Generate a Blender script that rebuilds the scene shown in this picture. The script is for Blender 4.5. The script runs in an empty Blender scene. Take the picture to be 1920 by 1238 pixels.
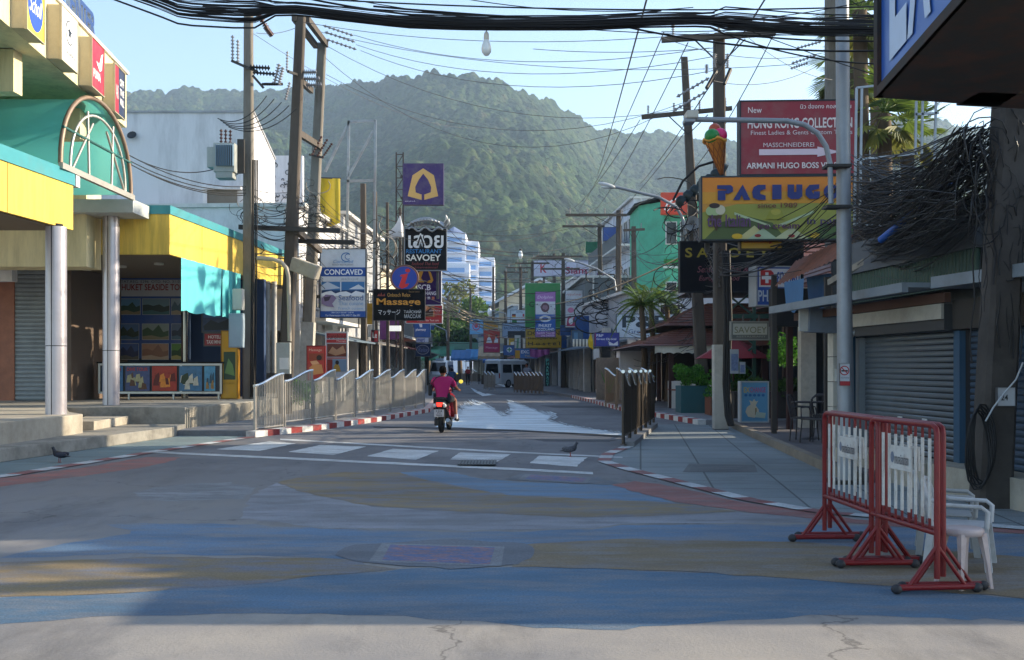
import bpy, bmesh, math, random
import numpy as np
from mathutils import Vector, Matrix, Euler, noise
R = math.radians; PI = math.pi
random.seed(7)
SC = bpy.context.scene; COL = SC.collection
# ---------------------------------------------------------------- camera, sky, sun, exposure
F = 2000.0; EYE = 1.5; HOR = 692.0
cd = bpy.data.cameras.new('camera'); cam = bpy.data.objects.new('camera', cd); COL.objects.link(cam)
cam.location = (0, 0, EYE); cam.rotation_euler = (R(90), 0, 0)
cd.sensor_width = 36; cd.lens = 36*F/1920; cd.shift_y = (HOR-619)/1920; cd.clip_start = .1; cd.clip_end = 9000
SC.camera = cam
SUN_AZ, SUN_EL = 78.0, 22.0           # azimuth from +Y towards +X
w = bpy.data.worlds.new('World'); SC.world = w; w.use_nodes = True
nt = w.node_tree; bg = nt.nodes['Background']
sky = nt.nodes.new('ShaderNodeTexSky'); sky.sky_type = 'NISHITA'; sky.sun_disc = False
sky.sun_elevation = R(SUN_EL); sky.sun_rotation = R(SUN_AZ); sky.air_density = 1.0; sky.dust_density = 0.9; sky.ozone_density = 1.4
nt.links.new(sky.outputs[0], bg.inputs[0]); bg.inputs[1].default_value = 0.15
sl = bpy.data.lights.new('sun', 'SUN'); sl.energy = 5.0; sl.angle = R(.5); sl.color = (1, .85, .63)
so = bpy.data.objects.new('sun', sl); COL.objects.link(so)
sd = Vector((math.sin(R(SUN_AZ))*math.cos(R(SUN_EL)), math.cos(R(SUN_AZ))*math.cos(R(SUN_EL)), math.sin(R(SUN_EL))))
so.rotation_euler = sd.to_track_quat('Z', 'Y').to_euler(); so.location = (60, 10, 60)
SC.view_settings.view_transform = 'Standard'; SC.view_settings.look = 'None'; SC.view_settings.exposure = 1.27
SC.view_settings.gamma = 1
# ---------------------------------------------------------------- helpers
def P(px, py, Y): return Vector(((px-960)*Y/F, Y, EYE+(HOR-py)*Y/F))
def G(px, py, z=0.0):
    Y = (EYE-z)*F/(py-HOR); return Vector(((px-960)*Y/F, Y, z))
def lin(c):
    if isinstance(c, str): c = [int(c[i:i+2], 16) for i in (0, 2, 4)]
    return tuple(((v/255)/12.92 if v <= 10 else ((v/255+.055)/1.055)**2.4) for v in c)
MC = {}
def mat(c, rough=.6, var=.12, sc=2.5, metal=0., bump=0., dirt=0., dcol='3a342c', dsc=1.2, stretch=(1, 1, 1), spec=.4, emit=0., alpha=1., trans=0.):
    key = (str(c), rough, var, sc, metal, bump, dirt, dcol, dsc, stretch, spec, emit, alpha, trans)
    if key in MC: return MC[key]
    m = bpy.data.materials.new('paint_'+str(c)); m.use_nodes = True; n = m.node_tree; b = n.nodes['Principled BSDF']
    col = (*lin(c), 1); b.inputs['Roughness'].default_value = rough; b.inputs['Metallic'].default_value = metal
    b.inputs['Specular IOR Level'].default_value = spec
    b.inputs['Base Color'].default_value = col
    if trans: b.inputs['Transmission Weight'].default_value = trans
    if alpha < 1: b.inputs['Alpha'].default_value = alpha
    if emit: b.inputs['Emission Color'].default_value = col; b.inputs['Emission Strength'].default_value = emit
    N = n.nodes.new; L = n.links.new
    tc = N('ShaderNodeTexCoord'); mp = N('ShaderNodeMapping'); mp.inputs['Scale'].default_value = stretch; L(tc.outputs['Object'], mp.inputs[0])
    src = None
    if var:
        t = N('ShaderNodeTexNoise'); t.inputs['Scale'].default_value = sc; t.inputs['Detail'].default_value = 7; t.inputs['Roughness'].default_value = .65
        L(mp.outputs[0], t.inputs[0])
        mr = N('ShaderNodeMapRange'); mr.inputs[1].default_value = .25; mr.inputs[2].default_value = .75
        mr.inputs[3].default_value = 1-var; mr.inputs[4].default_value = 1+var; L(t.outputs[0], mr.inputs[0])
        mx = N('ShaderNodeMix'); mx.data_type = 'RGBA'; mx.blend_type = 'MULTIPLY'; mx.inputs[0].default_value = 1
        mx.inputs[6].default_value = col; L(mr.outputs[0], mx.inputs[7]); src = mx.outputs[2]
        if rough < .95:
            mr2 = N('ShaderNodeMapRange'); mr2.inputs[3].default_value = max(.03, rough-.12); mr2.inputs[4].default_value = min(1, rough+.15); L(t.outputs[0], mr2.inputs[0]); L(mr2.outputs[0], b.inputs['Roughness'])
    if dirt:
        t2 = N('ShaderNodeTexNoise'); t2.inputs['Scale'].default_value = dsc; t2.inputs['Detail'].default_value = 9; t2.inputs['Roughness'].default_value = .7; L(mp.outputs[0], t2.inputs[0])
        r2 = N('ShaderNodeMapRange'); r2.inputs[1].default_value = .45; r2.inputs[2].default_value = .72; r2.inputs[4].default_value = dirt; L(t2.outputs[0], r2.inputs[0])
        m2 = N('ShaderNodeMix'); m2.data_type = 'RGBA'; L(r2.outputs[0], m2.inputs[0])
        if src: L(src, m2.inputs[6])
        else: m2.inputs[6].default_value = col
        m2.inputs[7].default_value = (*lin(dcol), 1); src = m2.outputs[2]
    if src: L(src, b.inputs['Base Color'])
    if bump:
        t3 = N('ShaderNodeTexNoise'); t3.inputs['Scale'].default_value = sc*8; t3.inputs['Detail'].default_value = 6; L(mp.outputs[0], t3.inputs[0])
        bp = N('ShaderNodeBump'); bp.inputs['Strength'].default_value = bump; bp.inputs['Distance'].default_value = .02; L(t3.outputs[0], bp.inputs['Height']); L(bp.outputs[0], b.inputs['Normal'])
    MC[key] = m; return m
def tag(o, label=None, cat=None, group=None, kind=None):
    if label: o['label'] = label
    if cat: o['category'] = cat
    if group: o['group'] = group
    if kind: o['kind'] = kind
    return o
def thing(name, label, cat, loc=(0, 0, 0), rz=0, group=None):
    o = bpy.data.objects.new(name, None); o.empty_display_size = .2; COL.objects.link(o); o.location = loc; o.rotation_euler = (0, 0, rz)
    o['wl'] = 0; del o['wl']
    return tag(o, label, cat, group)
def copy_tree(o, parent=None):
    c = o.copy(); COL.objects.link(c); c.parent = parent
    for ch in o.children: copy_tree(ch, c)
    return c
class MB:
    """collects faces of one mesh; world coordinates (build subtracts the root's place) or local"""
    def __init__(s): s.v = []; s.f = []; s.m = []; s.mats = []; s.sm = []; s.uv = None
    def mi(s, m):
        if m not in s.mats: s.mats.append(m)
        return s.mats.index(m)
    def add(s, vs, fs, m, smooth=False):
        o = len(s.v); s.v += [tuple(v) for v in vs]; k = s.mi(m)
        for f in fs: s.f.append([i+o for i in f]); s.m.append(k); s.sm.append(smooth)
        return s
    def box(s, c, d, m, rz=0, M=None, taper=1.):
        hx, hy, hz = d[0]/2, d[1]/2, d[2]/2; vs = []
        for z in (-1, 1):
            t = taper if z > 0 else 1
            for x, y in ((-1, -1), (1, -1), (1, 1), (-1, 1)): vs.append(Vector((x*hx*t, y*hy*t, z*hz)))
        Rm = Matrix.Rotation(rz, 3, 'Z') if M is None else M
        vs = [Rm @ v + Vector(c) for v in vs]
        return s.add(vs, [(3, 2, 1, 0), (4, 5, 6, 7), (0, 1, 5, 4), (1, 2, 6, 5), (2, 3, 7, 6), (3, 0, 4, 7)], m)
    def b2(s, x0, y0, z0, x1, y1, z1, m): return s.box(((x0+x1)/2, (y0+y1)/2, (z0+z1)/2), (abs(x1-x0), abs(y1-y0), abs(z1-z0)), m)
    def bar(s, a, b, wd, ht, m, up=(0, 0, 1)):
        a = Vector(a); b = Vector(b); d = (b-a); L = d.length
        if L < 1e-6: return s
        d.normalize(); u = Vector(up)
        if abs(d.dot(u)) > .98: u = Vector((0, 1, 0))
        x = d.cross(u).normalized(); z = x.cross(d)
        M = Matrix((x, d, z)).transposed()
        return s.box((a+b)/2, (wd, L, ht), m, M=M)
    def tube(s, pts, r, m, n=8, cap=True, smooth=True):
        pts = [Vector(p) for p in pts]; N = len(pts)
        rs = r if isinstance(r, (list, tuple)) else [r]*N
        vs = []; up = None
        for i, p in enumerate(pts):
            d = (pts[min(i+1, N-1)]-pts[max(i-1, 0)])
            if d.length < 1e-9: d = Vector((0, 0, 1))
            d.normalize()
            if up is None:
                up = Vector((0, 0, 1)) if abs(d.z) < .9 else Vector((1, 0, 0))
            x = d.cross(up)
            if x.length < 1e-5: x = d.cross(Vector((0, 1, 0)))
            x.normalize(); y = x.cross(d).normalized(); up = y
            for k in range(n):
                a = 2*PI*k/n; vs.append(p+(x*math.cos(a)+y*math.sin(a))*rs[i])
        fs = [(i*n+k, i*n+(k+1) % n, (i+1)*n+(k+1) % n, (i+1)*n+k) for i in range(N-1) for k in range(n)]
        s.add(vs, fs, m, smooth)
        if cap: s.add(vs[:n], [tuple(range(n))], m); s.add(vs[-n:], [tuple(range(n))][::-1], m)
        return s
    def cyl(s, a, b, r, m, n=12, r2=None): return s.tube([a, b], [r, r if r2 is None else r2], m, n)
    def lathe(s, prof, c, m, n=16, M=None, smooth=True, arc=2*PI, sx=1, sy=1):
        vs = []; K = len(prof)
        for k in range(n):
            a = arc*k/n
            for r, z in prof:
                v = Vector((r*math.cos(a)*sx, r*math.sin(a)*sy, z))
                if M is not None: v = M @ v
                vs.append(v+Vector(c))
        fs = [(k*K+i, ((k+1) % n)*K+i, ((k+1) % n)*K+i+1, k*K+i+1) for k in range(n) for i in range(K-1)]
        return s.add(vs, fs, m, smooth)
    def ell(s, c, r, m, n=14, k=8, M=None):
        prof = [(math.sin(PI*i/k)*1.0+1e-5, -math.cos(PI*i/k)) for i in range(k+1)]
        vs = []; K = k+1
        for q in range(n):
            a = 2*PI*q/n
            for rr, z in prof:
                v = Vector((rr*math.cos(a)*r[0], rr*math.sin(a)*r[1], z*r[2]))
                if M is not None: v = M @ v
                vs.append(v+Vector(c))
        fs = [(q*K+i, ((q+1) % n)*K+i, ((q+1) % n)*K+i+1, q*K+i+1) for q in range(n) for i in range(K-1)]
        return s.add(vs, fs, m, True)
    def prism(s, poly, ext, m):
        """poly: 3D points, ext: extrusion vector"""
        p = [Vector(q) for q in poly]; e = Vector(ext); n = len(p)
        return s.add(p+[q+e for q in p], [tuple(range(n))[::-1], tuple(range(n, 2*n))]+[(i, (i+1) % n, n+(i+1) % n, n+i) for i in range(n)], m)
    def quad(s, a, b, c, d, m): return s.add([a, b, c, d], [(0, 1, 2, 3)], m)
    def loft(s, secs, m, cap=True, smooth=True, closed=True):
        n = len(secs[0]); vs = [v for q in secs for v in q]
        K = n if closed else n-1
        fs = [(i*n+k, i*n+(k+1) % n, (i+1)*n+(k+1) % n, (i+1)*n+k) for i in range(len(secs)-1) for k in range(K)]
        s.add(vs, fs, m, smooth)
        if cap: s.add(secs[0], [tuple(range(n))[::-1]], m); s.add(secs[-1], [tuple(range(n))], m)
        return s
    def build(s, name, parent=None, bevel=0, sub=0, world=True, local=False, recalc=True):
        me = bpy.data.meshes.new(name); v = s.v
        if parent is not None and not local:
            q = parent; L = Vector(q.location)
            while q.parent: q = q.parent; L += Vector(q.location)
            v = [(a[0]-L.x, a[1]-L.y, a[2]-L.z) for a in v]
        off = None
        if parent is None and not local and v:
            xs = [a[0] for a in v]; ys = [a[1] for a in v]; zs = [a[2] for a in v]
            off = ((min(xs)+max(xs))/2, (min(ys)+max(ys))/2, min(zs)); v = [(a[0]-off[0], a[1]-off[1], a[2]-off[2]) for a in v]
        me.from_pydata(v, [], s.f)
        for m in s.mats: me.materials.append(m)
        me.polygons.foreach_set('material_index', s.m); me.polygons.foreach_set('use_smooth', s.sm); me.update()
        if recalc:
            bm = bmesh.new(); bm.from_mesh(me); bmesh.ops.recalc_face_normals(bm, faces=bm.faces); bm.to_mesh(me); bm.free()
        o = bpy.data.objects.new(name, me); COL.objects.link(o)
        if off: o.location = off
        if parent is not None: o.parent = parent
        if bevel:
            b = o.modifiers.new('bevel', 'BEVEL'); b.width = bevel; b.segments = 2; b.limit_method = 'ANGLE'
        if sub:
            b = o.modifiers.new('sub', 'SUBSURF'); b.levels = sub; b.render_levels = sub
        return o
TXC = {}
def text_geo(t, bold=0.):
    if (t, bold) in TXC: return TXC[(t, bold)]
    cu = bpy.data.curves.new('t', 'FONT'); cu.body = t; cu.size = 1; cu.offset = bold; cu.resolution_u = 3
    ob = bpy.data.objects.new('t', cu); COL.objects.link(ob)
    dg = bpy.context.evaluated_depsgraph_get(); me = bpy.data.meshes.new_from_object(ob.evaluated_get(dg))
    v = [tuple(q.co) for q in me.vertices]; f = [tuple(q.vertices) for q in me.polygons]
    bpy.data.objects.remove(ob); bpy.data.curves.remove(cu); bpy.data.meshes.remove(me)
    xs = [q[0] for q in v] or [0]; ys = [q[1] for q in v] or [0]
    TXC[(t, bold)] = (v, f, min(xs), max(xs), min(ys), max(ys)); return TXC[(t, bold)]
def fit_text(t, x0, y0, x1, y1, bold=0., it=0.):
    """text stretched to a box (y up); returns 2D verts + faces"""
    v, f, a, b, c, d = text_geo(t, bold)
    return [(x0+(q[0]-a)/max(b-a, 1e-6)*(x1-x0)+it*(q[1]-c)/max(d-c, 1e-6)*(y1-y0), y0+(q[1]-c)/max(d-c, 1e-6)*(y1-y0)) for q in v], f
def ragged(pts, step=.15, amp=.02, seed=0):
    out = []; n = len(pts)
    for i in range(n):
        a = Vector(pts[i]); b = Vector(pts[(i+1) % n]); k = max(1, int((b-a).length/step))
        for j in range(k):
            p = a.lerp(b, j/k); q = p*4+Vector((seed, 0, 0))
            p.x += amp*2*noise.noise(q*1.0)+amp*noise.noise(q*4.1); p.y += amp*3*noise.noise(q*1.0+Vector((9, 9, 9))); out.append(p)
    return out
# ---------------------------------------------------------------- sign builder (items given on the sign's own plane)
def sign(name, label, box, Y, items, face='eeeeee', depth=.16, yaw=0, frame='55585c', fw=.03, cat='sign', group=None, posts=None, rough=.35, round_=False, at=None):
    x0, y0, x1, y1 = box; cx = (x0+x1)/2; cy = (y0+y1)/2; S = Y/F if at is None else 1; c = P(cx, cy, Y) if at is None else Vector(at)
    r = thing(name, label, cat, c, yaw, group)
    CY = math.cos(yaw) if at is None else 1; W = (x1-x0)*S/2/CY; H = (y1-y0)*S/2
    U = lambda x: (x-cx)*S/CY
    V = lambda y: (cy-y)*S
    dk = sum(lin(face)) < .12; fm = mat(face, .7 if dk else rough, .06, 3, dirt=.0 if dk else .3, dcol='7a7468', dsc=2.2, spec=.15 if dk else .4); frm = mat(frame, .5, .15, metal=.3)
    b = MB()
    if round_:
        n = 40; b.prism([(W*math.cos(2*PI*k/n), -depth/2, H*math.sin(2*PI*k/n)) for k in range(n)], (0, depth, 0), fm)
    else: b.box((0, 0, 0), (2*W, depth, 2*H), fm)
    b.build('panel', r, local=True)
    if fw:
        b = MB(); d = depth+.03
        if round_:
            n = 40; b.tube([(W*1.0*math.cos(2*PI*k/n), -depth/2, H*1.0*math.sin(2*PI*k/n)) for k in range(n+1)], fw, frm, 6)
        else:
            for sx in (-1, 1): b.box((sx*(W+fw/2), 0, 0), (fw, d, 2*H+2*fw), frm)
            for sz in (-1, 1): b.box((0, 0, sz*(H+fw/2)), (2*W, d, fw), frm)
        b.build('frame', r, local=True)
    parts = {}; order = []
    for k, itm in enumerate(items):
        kd = itm[0]; col = itm[-1]; part = 'lettering' if kd in 'TB' else 'artwork'
        z = -depth/2-.004-.0022*k
        m = mat(col, .4, .05, 3)
        if part not in parts: parts[part] = MB()
        b = parts[part]
        if kd in 'TBI':
            bold = .02 if kd == 'B' else 0.; it = .25 if kd == 'I' else 0
            v, f = fit_text(itm[1], U(itm[2]), V(itm[5]), U(itm[4]), V(itm[3]), bold, it); b.add([(q[0], z, q[1]) for q in v], f, m)
        elif kd == 'R': b.add([(U(itm[1]), z, V(itm[4])), (U(itm[3]), z, V(itm[4])), (U(itm[3]), z, V(itm[2])), (U(itm[1]), z, V(itm[2]))], [(0, 1, 2, 3)], m)
        elif kd == 'E':
            n = 28; b.add([(U(itm[1]+itm[3]*math.cos(2*PI*q/n)), z, V(itm[2]+itm[4]*math.sin(2*PI*q/n))) for q in range(n)], [tuple(range(n))[::-1]], m)
        elif kd == 'P': b.add([(U(p[0]), z, V(p[1])) for p in itm[1]], [tuple(range(len(itm[1])))], m)
        elif kd == 'L':
            pts = itm[1]; wd = itm[2]/2
            for i in range(len(pts)-1):
                a = Vector(pts[i]); c2 = Vector(pts[i+1]); dd = (c2-a)
                if dd.length < 1e-6: continue
                dd.normalize(); nn = Vector((-dd.y, dd.x))*wd; a = a-dd*wd*.5; c2 = c2+dd*wd*.5
                b.add([(U(q.x), z-.0002*i, V(q.y)) for q in (a+nn, c2+nn, c2-nn, a-nn)], [(0, 1, 2, 3)], m)
    for k, b in parts.items(): b.build(k, r, local=True, recalc=False)
    if posts:
        b = MB()
        for a_, c_, rr in posts:   # posts in photo pixels at depth behind the sign: ((px,py),(px,py),radius)
            b.bar((U(a_[0]), depth/2+rr+.01, V(a_[1])), (U(c_[0]), depth/2+rr+.01, V(c_[1])), rr*2, rr*2, mat('4c4a48', .6, .2, metal=.3, dirt=.4))
        b.build('bracket', r, local=True)
    return r
# ---------------------------------------------------------------- ground
def ground_mat():
    m = bpy.data.materials.new('asphalt'); m.use_nodes = True; n = m.node_tree; b = n.nodes['Principled BSDF']; N = n.nodes.new; L = n.links.new
    tc = N('ShaderNodeTexCoord'); geo = N('ShaderNodeNewGeometry')
    def nz(sc, det=8, ro=.65, st=(1, 1, 1)):
        mp = N('ShaderNodeMapping'); mp.inputs['Scale'].default_value = st; L(geo.outputs['Position'], mp.inputs[0])
        t = N('ShaderNodeTexNoise'); t.inputs['Scale'].default_value = sc; t.inputs['Detail'].default_value = det; t.inputs['Roughness'].default_value = ro; L(mp.outputs[0], t.inputs[0]); return t.outputs[0]
    def mr(i, a, c, d, e):
        q = N('ShaderNodeMapRange'); q.inputs[1].default_value = a; q.inputs[2].default_value = c; q.inputs[3].default_value = d; q.inputs[4].default_value = e; L(i, q.inputs[0]); return q.outputs[0]
    def mix(f, a, c, bt='MIX'):
        q = N('ShaderNodeMix'); q.data_type = 'RGBA'; q.blend_type = bt
        for s_, v in ((0, f), (6, a), (7, c)):
            if isinstance(v, (float, int)): q.inputs[s_].default_value = v
            elif isinstance(v, tuple): q.inputs[s_].default_value = v
            else: L(v, q.inputs[s_])
        return q.outputs[2]
    sep = N('ShaderNodeSeparateXYZ'); L(geo.outputs['Position'], sep.inputs[0])
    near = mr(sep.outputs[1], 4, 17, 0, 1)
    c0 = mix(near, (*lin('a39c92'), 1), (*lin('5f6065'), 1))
    c1 = mix(mr(nz(.35, 6), .35, .65, 0, 1), c0, (*lin('77777a'), 1))
    c2 = mix(mr(nz(.9, 9, .7, (1, .35, 1)), .5, .72, 0, .7), c1, (*lin('4b4a4c'), 1))
    c3 = mix(mr(nz(60, 3), .3, .7, .12, 0), c2, (*lin('1c1c1e'), 1))
    v = N('ShaderNodeTexVoronoi'); v.feature = 'DISTANCE_TO_EDGE'; v.inputs['Scale'].default_value = .33; 
    wn = N('ShaderNodeVectorMath'); wn.operation = 'ADD'; nn = N('ShaderNodeTexNoise'); nn.inputs['Scale'].default_value = 2; nn.inputs['Detail'].default_value = 5; L(geo.outputs['Position'], nn.inputs[0])
    L(geo.outputs['Position'], wn.inputs[0]); L(nn.outputs[1], wn.inputs[1]); L(wn.outputs[0], v.inputs[0])
    crack = mr(v.outputs[0], 0, .006, .55, 0)
    c4 = mix(crack, c3, (*lin('2c2b2c'), 1))
    L(c4, b.inputs['Base Color']); b.inputs['Roughness'].default_value = .85; b.inputs['Specular IOR Level'].default_value = .3
    bp = N('ShaderNodeBump'); bp.inputs['Strength'].default_value = .35; bp.inputs['Distance'].default_value = .01; L(nz(45, 5), bp.inputs['Height']); L(bp.outputs[0], b.inputs['Normal'])
    return m
gm = ground_mat()
b = MB(); b.add([(-4000, -200, 0), (4000, -200, 0), (4000, 6000, 0), (-4000, 6000, 0)], [(0, 1, 2, 3)], gm)
o = b.build('ground'); tag(o, kind='structure')
def worn(c, wear=.5, base='77777a', sc=1.5, st=(1, 3, 1), lo=.45, hi=.6):
    m = bpy.data.materials.new('worn_paint'); m.use_nodes = True; n = m.node_tree; b = n.nodes['Principled BSDF']; N = n.nodes.new; L = n.links.new
    geo = N('ShaderNodeNewGeometry'); mp = N('ShaderNodeMapping'); mp.inputs['Scale'].default_value = st; L(geo.outputs['Position'], mp.inputs[0])
    t = N('ShaderNodeTexNoise'); t.inputs['Scale'].default_value = sc; t.inputs['Detail'].default_value = 10; t.inputs['Roughness'].default_value = .72; L(mp.outputs[0], t.inputs[0])
    r = N('ShaderNodeMapRange'); r.inputs[1].default_value = lo; r.inputs[2].default_value = hi; r.inputs[3].default_value = .06; r.inputs[4].default_value = wear; L(t.outputs[0], r.inputs[0])
    t2 = N('ShaderNodeTexNoise'); t2.inputs['Scale'].default_value = .45; t2.inputs['Detail'].default_value = 6; L(mp.outputs[0], t2.inputs[0])
    r2 = N('ShaderNodeMapRange'); r2.inputs[1].default_value = .3; r2.inputs[2].default_value = .7; r2.inputs[3].default_value = .75; r2.inputs[4].default_value = 1.25; L(t2.outputs[0], r2.inputs[0])
    x = N('ShaderNodeMix'); x.data_type = 'RGBA'; x.blend_type = 'MULTIPLY'; x.inputs[0].default_value = 1; x.inputs[6].default_value = (*lin(c), 1); L(r2.outputs[0], x.inputs[7])
    y = N('ShaderNodeMix'); y.data_type = 'RGBA'; L(r.outputs[0], y.inputs[0]); L(x.outputs[2], y.inputs[6]); y.inputs[7].default_value = (*lin(base), 1)
    t4 = N('ShaderNodeTexNoise'); t4.inputs['Scale'].default_value = 60; t4.inputs['Detail'].default_value = 4; L(geo.outputs['Position'], t4.inputs[0])
    r4 = N('ShaderNodeMapRange'); r4.inputs[1].default_value = .3; r4.inputs[2].default_value = .7; r4.inputs[3].default_value = .72; r4.inputs[4].default_value = 1.12; L(t4.outputs[0], r4.inputs[0])
    z = N('ShaderNodeMix'); z.data_type = 'RGBA'; z.blend_type = 'MULTIPLY'; z.inputs[0].default_value = 1; L(y.outputs[2], z.inputs[6]); L(r4.outputs[0], z.inputs[7])
    mp5 = N('ShaderNodeMapping'); mp5.inputs['Scale'].default_value = (.35, 1.6, 1); mp5.inputs['Rotation'].default_value = (0, 0, .2); L(geo.outputs['Position'], mp5.inputs[0]); t5 = N('ShaderNodeTexNoise'); t5.inputs['Scale'].default_value = 1.3; t5.inputs['Detail'].default_value = 12; t5.inputs['Roughness'].default_value = .75; L(mp5.outputs[0], t5.inputs[0])
    r5 = N('ShaderNodeMapRange'); r5.inputs[1].default_value = .5; r5.inputs[2].default_value = .7; r5.inputs[4].default_value = .5; L(t5.outputs[0], r5.inputs[0]); z5 = N('ShaderNodeMix'); z5.data_type = 'RGBA'; L(r5.outputs[0], z5.inputs[0]); L(z.outputs[2], z5.inputs[6]); z5.inputs[7].default_value = (*lin('55555a'), 1)
    L(z5.outputs[2], b.inputs['Base Color']); b.inputs['Roughness'].default_value = .8; b.inputs['Specular IOR Level'].default_value = .3
    bp = N('ShaderNodeBump'); bp.inputs['Strength'].default_value = .3; bp.inputs['Distance'].default_value = .01; L(t4.outputs[0], bp.inputs['Height']); L(bp.outputs[0], b.inputs['Normal'])
    return m
def patch(name, pts, m, lv=1, amp=.035, z0=0., rag=True, step=.15, kind='structure'):
    g = [G(x, y, z0) for x, y in pts]
    if rag: g = ragged(g, step, amp, lv*3.3)
    b = MB(); b.add([(p.x, p.y, z0+.0012*lv) for p in g], [tuple(range(len(g)))], m)
    o = b.build(name); return tag(o, kind=kind)
BLUE = worn('486780', .6, '77797d', 1.1); BLUE2 = worn('57718a', .8, '7b7d81', 1.0); TAN = worn('7b6c54', .75, '787878', 1.2); LIL = worn('85878e', .8, '6c6d70', 1.0)
SAL = worn('8f5a55', .5, '7a7878'); SAL2 = worn('96605a', .85, '6d6c6c', 2.2); TAN2 = worn('7e6e52', .95, '6a6e78', 1.1)
WH = worn('c8ccce', .5, '717274', 3.0); TEAL = worn('6f8286', .4, '7e8586')
lowA = [(-260, 1195), (0, 1172), (100, 1162), (225, 1156), (400, 1152), (550, 1150), (750, 1156), (900, 1165), (1040, 1180), (1159, 1181), (1300, 1170), (1381, 1163), (1600, 1152), (1920, 1165), (2300, 1190)]
upA = [(-260, 1128), (0, 1120), (175, 1116), (350, 1104), (480, 1095), (600, 1080), (750, 1067), (960, 1064), (1000, 1063), (1159, 1068), (1381, 1078), (1600, 1094), (1760, 1108), (1920, 1122), (2300, 1150)]
patch('painted_wave', lowA+upA[::-1], BLUE, 1)
patch('painted_band', upA[:7]+[(700, 1058), (640, 1050), (480, 1046), (260, 1045), (150, 1050), (0, 1054), (-260, 1060)], TAN2, 2)
patch('painted_band', [(974, 1022), (1085, 1015), (1159, 1012), (1307, 1013), (1492, 1018), (1600, 1024), (1760, 1034), (1920, 1045), (2300, 1070)]+upA[:6:-1], TAN, 3)
topC = [(-260, 985), (0, 990), (200, 984), (300, 982), (450, 983), (575, 990), (750, 996), (900, 998), (1085, 994), (1196, 985), (1381, 983), (1600, 984), (1920, 1003), (2300, 1020)]
patch('painted_wave', [(0, 1046), (150, 1043), (260, 1040), (480, 1043), (640, 1047), (760, 1052), (974, 1024), (1085, 1017), (1159, 1014), (1307, 1015), (1492, 1020), (1600, 1026), (1760, 1036), (1920, 1047), (2300, 1072)]+topC[:1:-1]+[(250, 1000), (120, 1020)], BLUE2, 1)
lowE = [(520, 905), (560, 920), (600, 931), (700, 950), (960, 965), (1085, 970), (1233, 967), (1373, 961)]
patch('painted_wave', lowE+[(1480, 966), (1600, 976), (1640, 984)]+[(1600, 981), (1381, 980), (1196, 982), (1085, 991), (900, 995), (750, 993), (575, 987), (450, 972), (470, 930)], LIL, 1)
upE = [(1377, 959), (1270, 945), (1011, 932), (950, 930), (825, 907), (740, 885), (650, 885), (560, 895)]
patch('painted_band', lowE+upE, TAN2, 2)
patch('painted_wave', [(745, 886), (825, 905), (950, 928), (1011, 930), (1270, 943), (1196, 922), (1140, 909), (992, 905), (900, 897), (830, 882)], worn('5c7891', .6, '76787d'), 1)
patch('painted_stripe', [(1148, 909), (1188, 903), (1233, 908), (1307, 922), (1381, 941), (1492, 957), (1600, 974), (1750, 985), (1920, 992), (2200, 1010), (2200, 1022), (1920, 1001), (1750, 993), (1600, 982), (1381, 958), (1270, 941), (1196, 924)], SAL, 3)
patch('painted_stripe', [(-120, 918), (0, 897), (150, 878), (275, 857), (340, 858), (310, 868), (250, 880), (125, 897), (0, 913), (-120, 935)], SAL2, 1, .04)
patch('painted_wave', [(250, 925), (330, 908), (430, 905), (480, 915), (455, 935), (330, 940), (262, 938)], worn('83868a', .8, '66676a', 3), 1, .05)
# kerbs: left strip, right corner strip, alternating red and white
def interp(pl, n):
    seg = [(Vector(b_)-Vector(a_)).length for a_, b_ in zip(pl, pl[1:])]; T = sum(seg); out = []
    for i in range(n+1):
        t = T*i/n; k = 0
        while k < len(seg)-1 and t > seg[k]: t -= seg[k]; k += 1
        out.append(Vector(pl[k]).lerp(Vector(pl[k+1]), min(1, t/max(seg[k], 1e-9))))
    return out
KR = mat('8c2b2b', .7, .2, dirt=.5, dcol='666666', dsc=4); KW = mat('c9c9c6', .7, .15, dirt=.5, dcol='707070', dsc=4)
FR = worn('8a4a47', .7, '76777a', 4); FW = worn('c4c8ca', .55, '76777a', 4)
def kerb(name, pl, wd, h, blk, m1, m2, label=None):
    T = sum((Vector(b_)-Vector(a_)).length for a_, b_ in zip(pl, pl[1:])); n = max(2, int(T/blk)); q = interp(pl, n*2); b = MB()
    for i in range(n*2):
        a = q[i]; c = q[i+1]; d = (c-a).normalized(); nn = Vector((-d.y, d.x, 0))*wd/2; mm = m1 if (i//2) % 2 else m2
        if h <= .02: b.add([(a-nn)+Vector((0, 0, h)), (c-nn)+Vector((0, 0, h)), (c+nn)+Vector((0, 0, h)), (a+nn)+Vector((0, 0, h))], [(0, 1, 2, 3)], mm)
        else: b.prism([a-nn, c-nn, c+nn, a+nn], (0, 0, h), mm)
    o = b.build(name); return tag(o, kind='structure')
LK = [(-8.6, 11.5, 0), tuple(G(0, 895)), tuple(G(275, 850)), tuple(G(470, 820))]
kerb('kerb', LK, .26, .012, .55, FR, FW)
LK2 = [tuple(G(470, 820)), tuple(G(580, 808)), tuple(G(700, 791)), tuple(G(800, 773)), (-3.3, 45, 0), (-4.1, 60, 0)]
kerb('kerb', LK2, .24, .13, .5, KR, KW)
RK = [tuple(G(1178, 838)), tuple(G(1140, 852)), tuple(G(1132, 866)), tuple(G(1175, 880)), tuple(G(1250, 899)), tuple(G(1400, 938)), tuple(G(1540, 962)), (4.9, 9.9, 0), (7.5, 9.0, 0)]
kerb('kerb', RK, .22, .014, .55, FR, FW)
RK2 = [(5.1, 28.6, 0), (4.6, 33, 0), tuple(G(1175, 772)), tuple(G(1120, 757)), tuple(G(1075, 746))]
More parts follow.
